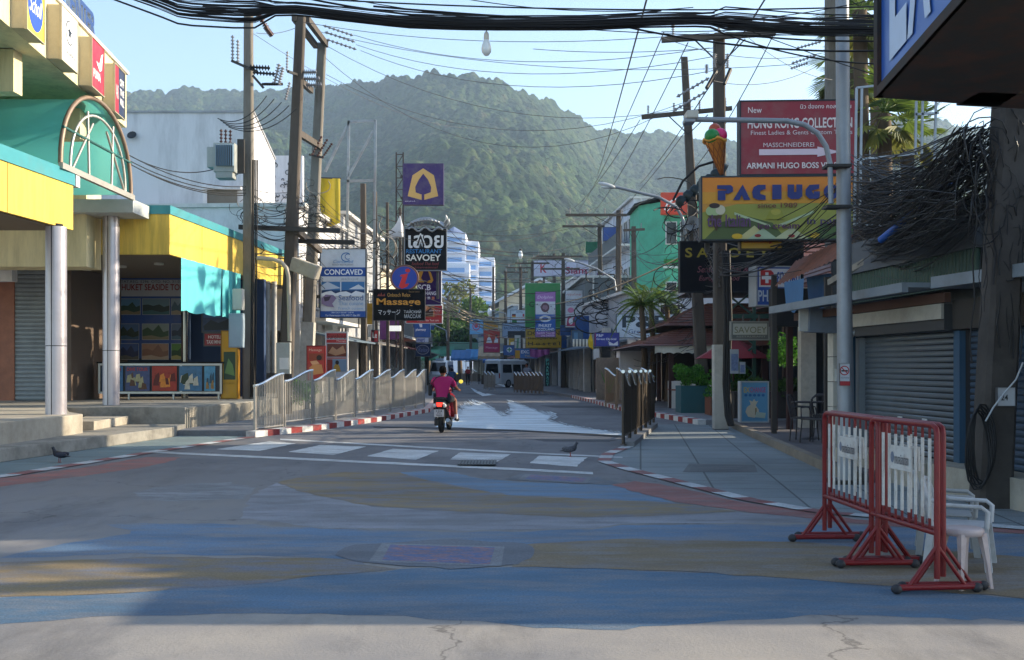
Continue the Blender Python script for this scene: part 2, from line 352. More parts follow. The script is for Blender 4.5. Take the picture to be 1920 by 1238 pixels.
kerb('kerb', RK2, .24, .14, .5, KR, KW)
KG = mat('77787a', .8, .15, bump=.2)
kerb('kerb', [tuple(G(1075, 746)), (2.6, 62, 0), (1.2, 80, 0), (-3, 130, 0), (-12, 230, 0)], .3, .14, 2, KG, KG)
kerb('kerb', [(-4.1, 60, 0), (-6.0, 80, 0), (-9.5, 130, 0), (-18, 230, 0)], .3, .14, 2, KG, KG)
kerb('kerb', [(2.25, 20.5, 0), (3.7, 27.8, 0)], .2, .1, 2, KG, KG)
# pavements
PV = worn('7f898c', .5, '84878a', 2.2, (1, 1, 1))
def tiled(m, sc, rot):
    n = m.node_tree; N = n.nodes.new; L = n.links.new; b = n.nodes['Principled BSDF']; src = b.inputs['Base Color'].links[0].from_socket; geo = N('ShaderNodeNewGeometry'); mp = N('ShaderNodeMapping'); mp.inputs['Rotation'].default_value = (0, 0, rot); L(geo.outputs['Position'], mp.inputs[0])
    t = N('ShaderNodeTexBrick'); t.inputs['Scale'].default_value = sc; t.offset = 0; t.inputs['Brick Width'].default_value = .5; t.inputs['Row Height'].default_value = .5; t.inputs['Mortar Size'].default_value = .008; t.inputs['Color1'].default_value = (1, 1, 1, 1); t.inputs['Color2'].default_value = (.86, .88, .9, 1); t.inputs['Mortar'].default_value = (.4, .4, .4, 1); L(mp.outputs[0], t.inputs[0])
    x = N('ShaderNodeMix'); x.data_type = 'RGBA'; x.blend_type = 'MULTIPLY'; x.inputs[0].default_value = 1; L(src, x.inputs[6]); L(t.outputs[0], x.inputs[7]); L(x.outputs[2], b.inputs['Base Color'])
tiled(PV, .55, .12); PV2 = worn('77787c', .5, '8a8a8c', 1.5)
def slab(name, pts, h, m):
    b = MB(); b.prism([(x, y, 0) for x, y in pts], (0, 0, h), m); return tag(b.build(name), kind='structure')
patch('pavement', [(-300, 935), (0, 891), (275, 849), (470, 819), (470, 800), (300, 822), (0, 864), (-300, 905)], TEAL, 1, .01)
slab('pavement', [(-5.85, 23.8), (-5.05, 26.3), (-4.05, 30.6), (-3.1, 37.4), (-3.4, 45), (-4.2, 60), (-5.7, 80), (-9.6, 130), (-18.2, 230), (-30, 230), (-14, 130), (-12, 60), (-10, 24.2)], .12, PV2)
slab('pavement', [(5.2, 28.6), (4.7, 33), (4.12, 37.5), (3.4, 54.5), (2.75, 62), (1.35, 80), (-2.8, 130), (-11.8, 230), (5, 230), (20, 60), (20, 28.6)], .13, PV2)
patch('pavement', [(1178, 838), (1140, 852), (1132, 866), (1175, 880), (1250, 899), (1400, 938), (1540, 962), (1700, 985), (2300, 1000), (2500, 900), (1700, 850), (1400, 792), (1225, 797)], PV, 1, 0, rag=False)
# dark brick path with low step edging, right
b = MB()
BRK = bpy.data.materials.new('brick_paving'); BRK.use_nodes = True; n_ = BRK.node_tree; t_ = n_.nodes.new('ShaderNodeTexBrick'); g_ = n_.nodes.new('ShaderNodeNewGeometry')
t_.inputs['Scale'].default_value = 4; t_.inputs['Color1'].default_value = (*lin('5a5558'), 1); t_.inputs['Color2'].default_value = (*lin('4c484a'), 1); t_.inputs['Mortar'].default_value = (*lin('2e2c2c'), 1); t_.inputs['Mortar Size'].default_value = .015
n_.links.new(g_.outputs['Position'], t_.inputs[0]); n_.links.new(t_.outputs[0], n_.nodes['Principled BSDF'].inputs['Base Color']); n_.nodes['Principled BSDF'].inputs['Roughness'].default_value = .75
CURB = mat('7d7468', .8, .25, bump=.3, dirt=.5)
e = [G(1365, 797), G(1440, 832), G(1540, 878), G(1600, 905)]
poly = [(e[0].x, e[0].y, 0), (e[1].x, e[1].y, 0), (e[2].x, e[2].y, 0), (e[3].x, e[3].y, 0), (9, 14, 0), (14, 20, 0), (14, 33, 0), (6.6, 33, 0)]
b.prism(poly, (0, 0, .12), BRK); tag(b.build('terrace'), kind='structure')
b = MB()
for q0, q1 in zip(e, e[1:]): b.bar((q0.x, q0.y, .07), (q1.x, q1.y, .07), .14, .15, CURB)
tag(b.build('kerb'), kind='structure')
# crossing
for pl in ([(525, 823), (960, 847), (1166, 857), (1166, 859.5), (960, 850), (525, 825.5)], [(280, 846), (960, 878), (1111, 886), (1111, 890), (960, 882), (280, 849.5)]): patch('crossing_line', pl, WH, 4, .01)
for pl in ([(405, 843), (505, 828), (555, 832), (487, 846)], [(540, 848), (600, 835), (687, 838), (625, 854)], [(687, 856), (737, 842), (822, 846), (780, 863)], [(843, 862), (862, 849), (958, 852), (930, 868)], [(994, 869), (1011, 855), (1101, 858), (1081, 876)]):
    patch('crossing_stripe', pl, WH, 4, .012)
# joint in the asphalt, white foam spill
patch('road_joint', [(700, 800), (800, 802), (960, 806), (1170, 817), (1170, 821), (960, 808.5), (800, 804), (700, 802)], mat('232326', .9), 5, .02)
SP = worn('ccd8e0', .5, '8a8f95', .8, (1.2, .5, 1), .5, .7)
def fade(m, sc, st, lo, hi):
    n = m.node_tree; N = n.nodes.new; L = n.links.new; geo = N('ShaderNodeNewGeometry'); mp = N('ShaderNodeMapping'); mp.inputs['Scale'].default_value = st; mp.inputs['Rotation'].default_value = (0, 0, .35); L(geo.outputs['Position'], mp.inputs[0])
    t = N('ShaderNodeTexNoise'); t.inputs['Scale'].default_value = sc; t.inputs['Detail'].default_value = 6; t.inputs['Distortion'].default_value = .4; L(mp.outputs[0], t.inputs[0]); r = N('ShaderNodeMapRange'); r.inputs[1].default_value = lo; r.inputs[2].default_value = hi; L(t.outputs[0], r.inputs[0]); L(r.outputs[0], n.nodes['Principled BSDF'].inputs['Alpha']); return m
SP2 = fade(worn('ccd8e0', .5, '8a8f95', .8), 1.0, (3.5, .25, 1), .42, .62); fade(SP, .8, (2.2, .3, 1), .28, .46)
sp = [(800, 802), (830, 790), (850, 775), (858, 760), (885, 750), (905, 752), (925, 764), (938, 772), (950, 770), (962, 760), (955, 748), (975, 752), (1000, 765), (1040, 772), (1045, 782), (1030, 788), (1060, 796), (1110, 802), (1172, 808), (1172, 818), (1080, 812), (960, 806), (860, 804)]
rs_ = random.Random(11); fb = MB(); FOAM = worn('ccd8e0', .35, '9aa0a6', .8)
core = [(815, 801), (838, 789), (855, 774), (870, 758), (886, 751), (902, 755), (927, 767), (936, 775), (948, 775), (957, 766), (952, 751), (972, 757), (1002, 768), (1018, 774), (1034, 774), (1036, 780), (1028, 788), (1060, 796), (1105, 804), (1174, 813), (1174, 820), (1080, 812), (960, 807), (854, 801.5)]
g_ = ragged([G(*q_) for q_ in core], .25, .03, 2); fb.add([(p.x, p.y, .005) for p in g_], [tuple(range(len(g_)))], FOAM)
AG = worn('75777b', .5, '66686c', 2); edge = [Vector(q_) for q_ in core[1:20]]
for k in range(300):
    j = rs_.randrange(len(edge)-1); p = edge[j].lerp(edge[j+1], rs_.random()); gap = k % 3 == 0; L_ = rs_.uniform(4, 15)*(1 if p.x < 1060 else .5); w_ = rs_.uniform(.5, 2.2)*(.6 if gap else 1); pts = []; pts2 = []
    dx, dy = (-.95, -.36) if p.x > 945 else (-.7, -.5); s0 = -(1.1 if gap else .9)*L_; s1 = (.15 if gap else .55)*L_
    for i in range(7):
        q = i/6; t_ = s0+(s1-s0)*q; ww = w_*(1-q)**.8 if not gap else w_*math.sin(PI*(.15+.8*q)); x = p.x+dx*t_*.8; y = p.y+dy*t_-.02*t_*t_*(.3); pts.append(G(x-ww, y+.12*ww)); pts2.append(G(x+ww, y-.12*ww))
    z = .0056+.00008*k; fb.add([(p_.x, p_.y, z) for p_ in pts+pts2], [(i, i+1, 8+i, 7+i) for i in range(6)], AG if gap else FOAM)
tag(fb.build('foam_spill'), kind='structure')
patch('foam_spill', [(882, 727), (905, 737), (930, 740), (905, 743), (890, 735)], SP, 3, .02)
patch('foam_spill', [(930, 720), (965, 724), (950, 727)], SP, 3, .02)
for k, (x0, y0, x1, y1) in enumerate([(860, 737, 1040, 741), (1010, 760, 1170, 766), (990, 823, 1160, 829)]):
    patch('oil_mark', [(x0, y0), (x1, y0+2), (x1-20, y1), (x0+30, y1-1)], worn('3d3d42', .8, '5a5b60', 3), 2, .02)
# service covers
def cover(c, inner, m1, m2, extra=None):
    patch('service_cover', c, m1, 5, .0, rag=False); patch('service_cover', inner, m2, 6, 0, rag=False)
patch('repair_patch', [(625, 1042), (660, 1022), (850, 1012), (990, 1020), (1006, 1040), (965, 1060), (850, 1067), (660, 1054)], worn('64686f', .4, '6e737c'), 4, .03)
SCR = worn('93706f', .95, '56668a', 6, (1, 3, 1), .46, .5)
cover([(716, 1020), (946, 1026), (940, 1063), (692, 1054)], [(732, 1023), (928, 1028), (918, 1060), (716, 1052)], worn('7c8084', .4), SCR)
patch('repair_patch', [(945, 899), (985, 888), (1120, 895), (1160, 905), (1140, 910), (1000, 903)], worn('666a70', .4, '70747c'), 4, .03)
cover([(985, 890), (1110, 896), (1100, 907), (970, 900)], [(996, 891), (1100, 897), (1092, 905), (984, 899)], worn('75797e', .4), SCR)
cover([(1292, 870), (1415, 872), (1420, 886), (1280, 886)], [(1300, 872), (1400, 873), (1404, 884), (1292, 884)], worn('5e6263', .4), worn('565a5c', .5))
b = MB(); DK = mat('1c1c1e', .6); GR = mat('4a4c4e', .5, metal=.5)
a0 = G(862, 866); a1 = G(930, 873)
b.b2(a0.x, a1.y-.15, .02, a1.x, a0.y, .026, DK)
for k in range(12): x = a0.x+(a1.x-a0.x)*(k+.5)/12; b.b2(x-.015, a1.y-.15, .026, x+.015, a0.y, .034, GR)
tag(b.build('drain_grate'), 'rectangular iron drain grate set in the road at the crossing', 'drain grate')
# ---------------------------------------------------------------- mountain
ridge = [(-900, 300), (-400, 250), (0, 200), (200, 190), (300, 185), (400, 183), (520, 182), (600, 175), (650, 170), (700, 167), (750, 159), (800, 156), (850, 163), (900, 170), (950, 179), (1000, 193), (1040, 213), (1080, 235), (1120, 254), (1150, 262), (1250, 266), (1350, 275), (1450, 290), (1560, 262), (1620, 240), (1700, 236), (1800, 250), (2000, 300), (2400, 420), (2900, 480)]
def mountain():
    NX, NY = 2100, 560; rx = np.array([r[0] for r in ridge], float); ry = np.array([r[1] for r in ridge], float)
    px = np.linspace(-900, 2900, NX); t = np.linspace(0, 1.25, NY)
    D = 1250+150*np.sin(px/260.0)-np.exp(-((px-820)/260)**2)*250+np.exp(-((px-1250)/220)**2)*250
    rp = np.interp(px, rx, ry); Zr = (HOR-rp)*D/F+EYE
    PX, T = np.meshgrid(px, t); Y = 420+(D-420)[None, :]*T; X = (PX-960)/F*Y
    s = np.where(T < 1, T**.8*(1-.16*np.sin(PI*T)), 1-(T-1)*1.2)
    Z = Zr[None, :]*s
    rng = np.random.RandomState(3)
    # gullies and spurs
    G_ = np.zeros_like(X)
    for k in range(14):
        a = rng.uniform(-.6, .6); f = rng.uniform(1/260, 1/70); ph = rng.uniform(0, 6.28); G_ += (1/(f*260))*.5*np.sin((X*math.cos(a)+Y*math.sin(a))*f*2*PI/2+ph+1.5*np.sin(Y/160+k))
    env = np.clip(np.sin(PI*np.clip(T, 0, 1)), 0, 1)
    Z = Z+G_*20*env
    # crowns: worley domes
    cell = 10.0
    def worley(X, Y, cell, seed):
        ix = np.floor(X/cell).astype(int); iy = np.floor(Y/cell).astype(int); best = np.zeros_like(X); cid = np.zeros_like(X)
        for dx in (-1, 0, 1):
            for dy in (-1, 0, 1):
                jx = ix+dx; jy = iy+dy
                h = (np.sin(jx*127.1+jy*311.7+seed)*43758.5453) % 1; h2 = (np.sin(jx*269.5+jy*183.3+seed)*43758.5453) % 1; h3 = (np.sin(jx*419.2+jy*371.9+seed)*43758.5453) % 1
                cx = (jx+h)*cell; cy = (jy+h2)*cell; r = cell*(.6+.45*h3); d2 = (X-cx)**2+(Y-cy)**2
                q = np.sqrt(np.clip(r*r-d2, 0, None))*(.8+.9*h3**2)
                m_ = q > best; best = np.where(m_, q, best); cid = np.where(m_, (h3*7.13+h*3.1) % 1, cid)
        return best, cid
    c1, id1 = worley(X, Y, 6., 1.); c2, id2 = worley(X, Y, 3.4, 2.); c3, _ = worley(X, Y, 26., 5.)
    Z = Z+c1*.62+c2*.5+c3*.2
    Z[0, :] = 0
    v = np.stack([X, Y, Z], -1).reshape(-1, 3).astype(np.float32)
    i = np.arange((NY-1)*(NX-1)); r_ = i//(NX-1); c_ = i % (NX-1); a = r_*NX+c_
    f = np.stack([a, a+1, a+NX+1, a+NX], -1).astype(np.int32)
    me = bpy.data.meshes.new('mountain'); me.vertices.add(len(v)); me.vertices.foreach_set('co', v.ravel()); me.loops.add(f.size); me.loops.foreach_set('vertex_index', f.ravel())
    me.polygons.add(len(f)); me.polygons.foreach_set('loop_start', np.arange(0, f.size, 4, dtype=np.int32)); me.polygons.foreach_set('loop_total', np.full(len(f), 4, dtype=np.int32)); me.update(calc_edges=True)
    at = me.attributes.new('tree', 'FLOAT', 'POINT'); at.data.foreach_set('value', ((id1*.65+id2*.35)).ravel().astype(np.float32))
    m = bpy.data.materials.new('forest'); m.use_nodes = True; n = m.node_tree; b = n.nodes['Principled BSDF']; N = n.nodes.new; L = n.links.new
    A = N('ShaderNodeAttribute'); A.attribute_name = 'tree'; cr = N('ShaderNodeValToRGB'); L(A.outputs['Fac'], cr.inputs[0])
    E = cr.color_ramp.elements; E[0].color = (.006, .017, .007, 1); E[1].color = (.085, .075, .035, 1); E[1].position = 1
    for p_, c_ in ((.3, (.011, .028, .009, 1)), (.55, (.022, .045, .013, 1)), (.78, (.045, .066, .02, 1)), (.9, (.055, .06, .026, 1))): q = E.new(p_); q.color = c_
    geo = N('ShaderNodeNewGeometry'); t1 = N('ShaderNodeTexNoise'); t1.inputs['Scale'].default_value = .35; t1.inputs['Detail'].default_value = 6; L(geo.outputs['Position'], t1.inputs[0])
    t0 = N('ShaderNodeTexNoise'); t0.inputs['Scale'].default_value = .012; t0.inputs['Detail'].default_value = 5; L(geo.outputs['Position'], t0.inputs[0])
    r = N('ShaderNodeMapRange'); r.inputs[1].default_value = .3; r.inputs[2].default_value = .7; r.inputs[3].default_value = .45; r.inputs[4].default_value = 1.5; L(t1.outputs[0], r.inputs[0])
    r0 = N('ShaderNodeMapRange'); r0.inputs[1].default_value = .35; r0.inputs[2].default_value = .65; r0.inputs[3].default_value = .7; r0.inputs[4].default_value = 1.3; L(t0.outputs[0], r0.inputs[0])
    mm = N('ShaderNodeMath'); mm.operation = 'MULTIPLY'; L(r.outputs[0], mm.inputs[0]); L(r0.outputs[0], mm.inputs[1])
    x = N('ShaderNodeMix'); x.data_type = 'RGBA'; x.blend_type = 'MULTIPLY'; x.inputs[0].default_value = 1; L(cr.outputs[0], x.inputs[6]); L(mm.outputs[0], x.inputs[7]); L(x.outputs[2], b.inputs['Base Color'])
    b.inputs['Roughness'].default_value = .9; b.inputs['Specular IOR Level'].default_value = .1
    bp = N('ShaderNodeBump'); bp.inputs['Strength'].default_value = 1; bp.inputs['Distance'].default_value = 2.5; L(t1.outputs[0], bp.inputs['Height']); L(bp.outputs[0], b.inputs['Normal'])
    me.materials.append(m); o = bpy.data.objects.new('hill', me); COL.objects.link(o); tag(o, kind='structure')
mountain()
# air
hz = MB(); hm = bpy.data.materials.new('haze'); hm.use_nodes = True; hn = hm.node_tree; hn.nodes.remove(hn.nodes['Principled BSDF'])
pv = hn.nodes.new('ShaderNodeVolumePrincipled'); pv.inputs['Color'].default_value = (.58, .78, 1, 1); pv.inputs['Density'].default_value = .00032; pv.inputs['Anisotropy'].default_value = .2
hn.links.new(pv.outputs[0], hn.nodes['Material Output'].inputs['Volume'])
hz.b2(-4200, -300, -1, 4200, 6200, 420, hm); o = hz.build('haze'); tag(o, kind='stuff')
# ================================================================ LEFT SIDE
def building(name, label, loc, group=None): return thing(name, label, 'building', loc, 0, group)
GLASS = mat('1b2226', .08, .05, spec=.7); DARK = mat('17171a', .8, .1); STEEL = mat('a8adb0', .3, .1, metal=.9, dirt=.2)
YEL = mat('e6c354', .5, .08, 1.2, dirt=.5, dcol='7d6e38', dsc=2.2, stretch=(3, 3, .25)); TEALP = mat('3a8c96', .5, .1, dirt=.45, dcol='5f7a76')
CREAM = mat('d9cda4', .75, .08, dirt=.5, dcol='857c60', dsc=1.6, stretch=(2, 2, .3)); CONC = mat('8d8a82', .85, .25, 1.5, bump=.25, dirt=.7, dcol='3d3a35', dsc=1.6)
CONC2 = mat('a39c8e', .85, .2, 1.5, bump=.25, dirt=.5, dcol='5d564c', dsc=2)
WALLW = mat('d2d1d4', .85, .07, .8, dirt=.6, dcol='8f8f92', dsc=.9, stretch=(1.6, 1.6, .3))
WALLG = mat('9d9fa3', .8, .1, dirt=.5, dcol='5a5a5c'); SOFF = mat('6e6252', .8, .1)
# raised pavement, steps, ribbed wall
r = building('shop_terrace', 'raised concrete terrace with two steps and ribbed side below the yellow tour shop', (-9, 24, 0))
b = MB(); b.prism([(-7.47, 23.4, 0), (-8.2, 17, 0), (-8.7, 11, 0), (-22, 11, 0), (-22, 24.9, 0), (-7.6, 24.9, 0)], (0, 0, .22), CONC); b.build('step', r, bevel=.015)
b = MB(); b.prism([(-8.57, 21.3, .2), (-8.7, 11, .2), (-22, 11, .2), (-22, 24.9, .2), (-10.4, 24.9, .2), (-9.3, 22.4, .2)], (0, 0, .4), CONC2); b.build('platform', r, bevel=.015)
b = MB(); b.prism([(-8.7, 22.2, .22), (-9.2, 22.2, .22), (-9.9, 24.8, .22), (-8.9, 24.8, .22)], (0, 0, .19), CONC2); b.build('step', r, bevel=.01)
b = MB(); b.prism([(-7.6, 24.8, .01), (-7.2, 29.4, .01), (-7.1, 40, .01), (-22, 40, .01), (-22, 24.8, .01)], (0, 0, .6), CONC); b.build('platform', r, bevel=.015)
b = MB()
for k in range(52):
    y = 24.85+k*.088; x = -7.6+(y-24.8)*.087; b.b2(x-.02, y, .03, x+.035, y+.045, .58, CONC2)
b.build('ribs', r)
# canopy block A
r = building('shop_canopy', 'near yellow shop canopy with teal top strip at the left edge', (-10, 17, 4.3))
def canopy(r, p0, p1, depth, z0, zt, z1, endface):
    # p0 -> p1 street side, slab goes towards -x
    a = Vector((*p0, 0)); c = Vector((*p1, 0)); dx = Vector((-depth, 0, 0))
    b = MB(); b.prism([a+Vector((0, 0, z0)), c+Vector((0, 0, z0)), c+dx+Vector((0, 0, z0)), a+dx+Vector((0, 0, z0))], (0, 0, zt-z0), YEL); b.build('fascia', r)
    o_ = Vector((.03, 0, 0)); b = MB(); b.prism([a+o_+Vector((0, -.03, zt)), c+o_+Vector((0, .03, zt)), c+dx+Vector((0, .03, zt)), a+dx+Vector((0, -.03, zt))], (0, 0, z1-zt), TEALP); b.build('coping', r)
    b = MB(); q = Vector((.1, .1, 0)); b.prism([a+Vector((-.08, .08, z0-.02)), c+Vector((-.08, -.08, z0-.02)), c+dx+Vector((0, -.08, z0-.02)), a+dx+Vector((0, .08, z0-.02))], (0, 0, .018), SOFF); b.build('soffit', r)
    b = MB(); n = max(2, int((c-a).length/2.2)); 
    for k in range(1, n): p = a.lerp(c, k/n); b.box((p.x+.002, p.y, (z0+zt)/2), (.008, .012, zt-z0), mat('8d7430', .6))
    b.build('panel_joint', r)
canopy(r, (-9.7, 12), (-8.97, 21.8), 6, 4.34, 5.25, 5.53, 1)
r = building('tour_shop', 'yellow and teal canopied tour shop with dark poster lined interior on a raised terrace', (-10, 30, 0))
canopy(r, (-8.67, 27), (-7.9, 38.5), 8, 4.4, 5.42, 5.64, 1)
b = MB(); b.b2(-14.6, 34.4, .6, -8.0, 34.7, 4.4, mat('243a5a', .7)); b.build('back_wall', r)
b = MB(); b.b2(-19, 30, .6, -14.0, 30.3, 4.36, mat('a3664a', .5, .2, 5, dirt=.3)); b.build('granite_wall', r)
b = MB(); b.b2(-13.05, 30, .6, -12.4, 34.4, 4.36, mat('6a5a4e', .7)); b.build('side_wall', r)
b = MB(); b.b2(-16, 27.3, 3.75, -12.8, 27.6, 4.35, WALLW); b.build('lintel', r)
SHUT = mat('8f9496', .45, .1, metal=.3, dirt=.3)
def shutter(b, p0, p1, z0, z1, m, pitch=.1, out=(1, 0)):
    p0 = Vector((*p0, 0)); p1 = Vector((*p1, 0)); o_ = Vector((out[0], out[1], 0)); n = int((z1-z0)/pitch); vs = []; K = 0
    for i in range(n+1):
        z = z0+(z1-z0)*i/n
        for dz, dd in ((0, 0), (pitch*.35, .018), (pitch*.7, .018)):
            if i == n and dz: continue
            vs += [p0+o_*dd+Vector((0, 0, z+dz)), p1+o_*dd+Vector((0, 0, z+dz))]; K += 1
    b.add(vs, [(2*i, 2*i+1, 2*i+3, 2*i+2) for i in range(K-1)], m, False)
b = MB(); shutter(b, (-14, 30.05), (-13.05, 30.05), .62, 4.3, SHUT, .12, (0, -1)); b.build('shutter', r)
for k, x in enumerate((-10.2, -9.9)):
    b = MB(); b.cyl((x, 33.2-k*.9, .6), (x, 33.2-k*.9, 4.4), .1, mat('8a8d90', .15, .05, metal=.9)); b.build('column', r)
for k in range(4):
    b = MB(); b.cyl((-9.6-k*1.3, 29+k*.8, 4.33), (-9.6-k*1.3, 29+k*.8, 4.38), .13, mat('c9c7c0', .5)); b.build('downlight', r)
BL = mat('56b9bd', .6, .06, dirt=.1); b = MB()
for y0, y1 in ((27.6, 30.6), (30.75, 32.3)):
    vs = []; n = 14
    for i in range(n+1):
        y = y0+(y1-y0)*i/n; x = -8.6+(y-27)*.067+.03*math.sin(i*1.9)
        vs += [(x, y, 4.38), (x+.03*math.sin(i*1.3), y, 3.0+.03*math.sin(i))]
    b.add(vs, [(2*i, 2*i+2, 2*i+3, 2*i+1) for i in range(n)], BL, True)
o = b.build('roller_blind', r)
for x, y, h in ((-9.06, 21.2, 4.32), (-9.96, 26.5, 5.28)):
    t = thing('column', 'round aluminium clad column under the %s' % ('near yellow canopy, left of the pair' if y < 22 else 'green arched porch, right of the pair'), 'column', (x, y, .6), 0, 'aluminium clad columns of the left terrace')
    m_ = mat('b9b5bc', .32, .06, 1.5, metal=.55, dirt=.15)
    b = MB(); b.cyl((x, y, .6), (x, y, 1.95), .2, m_, 28); b.cyl((x, y, 1.965), (x, y, h), .2, m_, 28); b.cyl((x, y, 1.94), (x, y, 1.97), .193, DARK, 28); b.build('cladding', t)
    b = MB(); b.b2(x-.015, y-.203, .6, x+.0, y-.19, h, DARK); b.build('seam', t)
    b = MB(); b.cyl((x, y, h), (x, y, h+.06), .13, DARK); b.build('cap', t)
# arched green porch roof
r = building('arched_porch', 'translucent green barrel vaulted porch roof with curved steel ribs beside the shopping centre', (-11, 23.5, 5.6))
GRN = bpy.data.materials.new('green_polycarbonate'); GRN.use_nodes = True; nb = GRN.node_tree.nodes['Principled BSDF']; nb.inputs['Base Color'].default_value = (*lin('5cb5b4'), 1); nb.inputs['Roughness'].default_value = .35; nb.inputs['Transmission Weight'].default_value = .35
tl = GRN.node_tree.nodes.new('ShaderNodeBsdfTranslucent'); tl.inputs[0].default_value = (*lin('6fd0cc'), 1); ms = GRN.node_tree.nodes.new('ShaderNodeMixShader'); ms.inputs[0].default_value = .6
GRN.node_tree.links.new(nb.outputs[0], ms.inputs[1]); GRN.node_tree.links.new(tl.outputs[0], ms.inputs[2]); GRN.node_tree.links.new(ms.outputs[0], GRN.node_tree.nodes['Material Output'].inputs[0])
RIB = mat('8f7c6c', .5, .15, metal=.4)
ya, yb, zf, zt = 21.3, 25.15, 5.6, 7.3
def arc(x, rr=1.0, n=24, off=0): return [Vector((x, (ya+yb)/2-(yb-ya)/2*rr*math.cos(PI*i/n), zf+(zt-zf)*rr*math.sin(PI*i/n)**.9+off)) for i in range(n+1)]
b = MB(); A0 = arc(-9.0); A1 = arc(-15.5); b.add(A0+A1, [(i, i+1, 26+i, 25+i) for i in range(24)], GRN, True); b.build('vault', r, recalc=False)
for x in (-9.0, -11.2, -13.3): b = MB(); b.tube(arc(x, 1.02), .05, RIB, 6); b.build('rib', r)
b = MB(); b.tube(arc(-8.98, .8), .03, mat('c9c6bd', .4, metal=.5), 6)
ym = (ya+yb)/2; TB = mat('b7b2a8', .4, .1, metal=.5)
for q in (-.62, -.25, .3, .65):
    b.cyl((-8.98, ym+q*2.3, zf), (-8.98, ym+q*.6 if abs(q) > .4 else ym+q*2.6, zf+(1.35 if abs(q) < .4 else 1.15)), .026, TB)
b.cyl((-8.98, ym-1.9, zf+.75), (-8.98, ym+1.9, zf+.75), .03, mat('2e5c58', .5)); b.build('bracing', r)
b = MB(); b.bar((-8.97, ya-.1, zf-.05), (-8.97, yb+.1, zf-.05), .09, .12, TB); b.build('tie_beam', r)
b = MB(); A0 = arc(-15.4); b.add(A0, [tuple(range(25))], mat('17806f', .5)); b.build('end_panel', r)
b = MB(); b.b2(-12.2, 25.75, 5.28, -9.15, 26.9, 5.6, mat('aeb2b0', .6)); b.build('beam', r)
b = MB(); b.b2(-9.15, 21.9, 5.25, -8.95, 22.1, 5.62, WALLW); b.build('bracket', r)
# shopping centre with illuminated sign boxes
r = building('shopping_centre', 'cream shopping centre upper floor with deep fascia at the top left corner', (-12, 20, 0))
fx = lambda y: -6.8-.1*y
b = MB(); b.prism([(fx(12), 12, 7.38), (fx(26), 26, 7.38), (fx(26)-.4, 26, 7.38), (fx(12)-.4, 12, 7.38)], (0, 0, 1.3), CREAM); b.build('fascia', r)
b = MB(); b.prism([(fx(12)+.05, 12, 8.68), (fx(26)+.05, 26.05, 8.68), (fx(26)-.6, 26.05, 8.68), (fx(12)-.6, 12, 8.68)], (0, 0, .07), WALLW); b.build('coping', r)
b = MB(); b.prism([(fx(12)-.4, 12, 7.4), (fx(26)-.4, 26, 7.4), (fx(26)-8, 26, 7.4), (fx(12)-8, 12, 7.4)], (0, 0, .15), CREAM); b.build('soffit', r)
b = MB(); b.prism([(fx(12)-2, 12, 5.6), (fx(26)-2.2, 25.5, 5.6), (fx(26)-7, 25.5, 5.6), (fx(12)-7, 12, 5.6)], (0, 0, 1.78), mat('cbbd94', .8, .1, dirt=.3)); b.build('wall', r)
b = MB()
for y0, y1 in ((13, 14.5), (20.2, 22.4), (16.5, 19)): b.prism([(fx(y0)-1.97, y0, 5.7), (fx(y1)-1.97, y1, 5.7), (fx(y1)-2.1, y1, 5.7), (fx(y0)-2.1, y0, 5.7)], (0, 0, 1.3), GLASS)
b.build('window', r)
for y0 in (15.4, 19.6, 23.6): b = MB(); b.prism([(fx(y0)-.4, y0, 6.6), (fx(y0)-2.1, y0, 6.6), (fx(y0)-2.1, y0+.35, 6.6), (fx(y0)-.4, y0+.35, 6.6)], (0, 0, .78), CREAM); b.build('cross_beam', r)
b = MB(); b.prism([(-10.4, 26.06, 4), (-10.4, 27, 4), (-18, 27, 4), (-18, 26.06, 4)], (0, 0, 3.35), CREAM); b.build('end_wall', r)
BLK = mat('30343a', .5)
t = thing('roof_letters', 'blue standing roof letters reading CENTER along the top of the shopping centre', 'sign', (fx(21), 21, 8.76))
ang = math.atan2(-.1, 1)
for ch, px_ in zip('CENTER', (127, 141, 152, 161, 170, 179)):
    Yc = 13600/(760-px_); v, f = fit_text(ch, -.17*Yc/22, 0, .17*Yc/22, .55, .02)
    u = Vector((-.1, 1, 0)).normalized(); O = Vector((fx(Yc)-.05, Yc, 8.76))
    b = MB(); n = len(v); m_ = mat('27437a', .4); p = [O+u*q[0]+Vector((0, 0, q[1])) for q in v]; w_ = [q-Vector((.09, 0, 0)) for q in p]
    b.add(p, f, m_); b.add(w_, f, m_)
    ec = {}
    for fc in f:
        for i in range(len(fc)):
            e_ = (fc[i], fc[(i+1) % len(fc)]); k_ = tuple(sorted(e_)); ec[k_] = ec.get(k_, 0)+1
    b.add(p+w_, [(i, j, n+j, n+i) for (i, j), c_ in ec.items() if c_ == 1], mat('b5b9be', .4)); b.build('letter', t, recalc=False)
yawm = PI/2+math.atan(.1)
def mallsign(px0, px1, z0, z1, items, face, label, side='c6b99a'):
    Ya = 13100/(760-px0); Yb = 13100/(760-px1); W = (Yb-Ya)*1.005; H = z1-z0; Ym = (Ya+Yb)/2
    s = sign('sign_box', label, (0, 0, W, H), 1, items(W, H), face, .02, yawm, at=(fx(Ym)+.26, Ym, (z0+z1)/2), frame='b9ad92', fw=.02, group='brand sign boxes on the cream fascia')
    b = MB(); b.box((0, .135, 0), (W, .24, H), mat(side, .6, .1, dirt=.3)); b.build('casing', s, local=True)
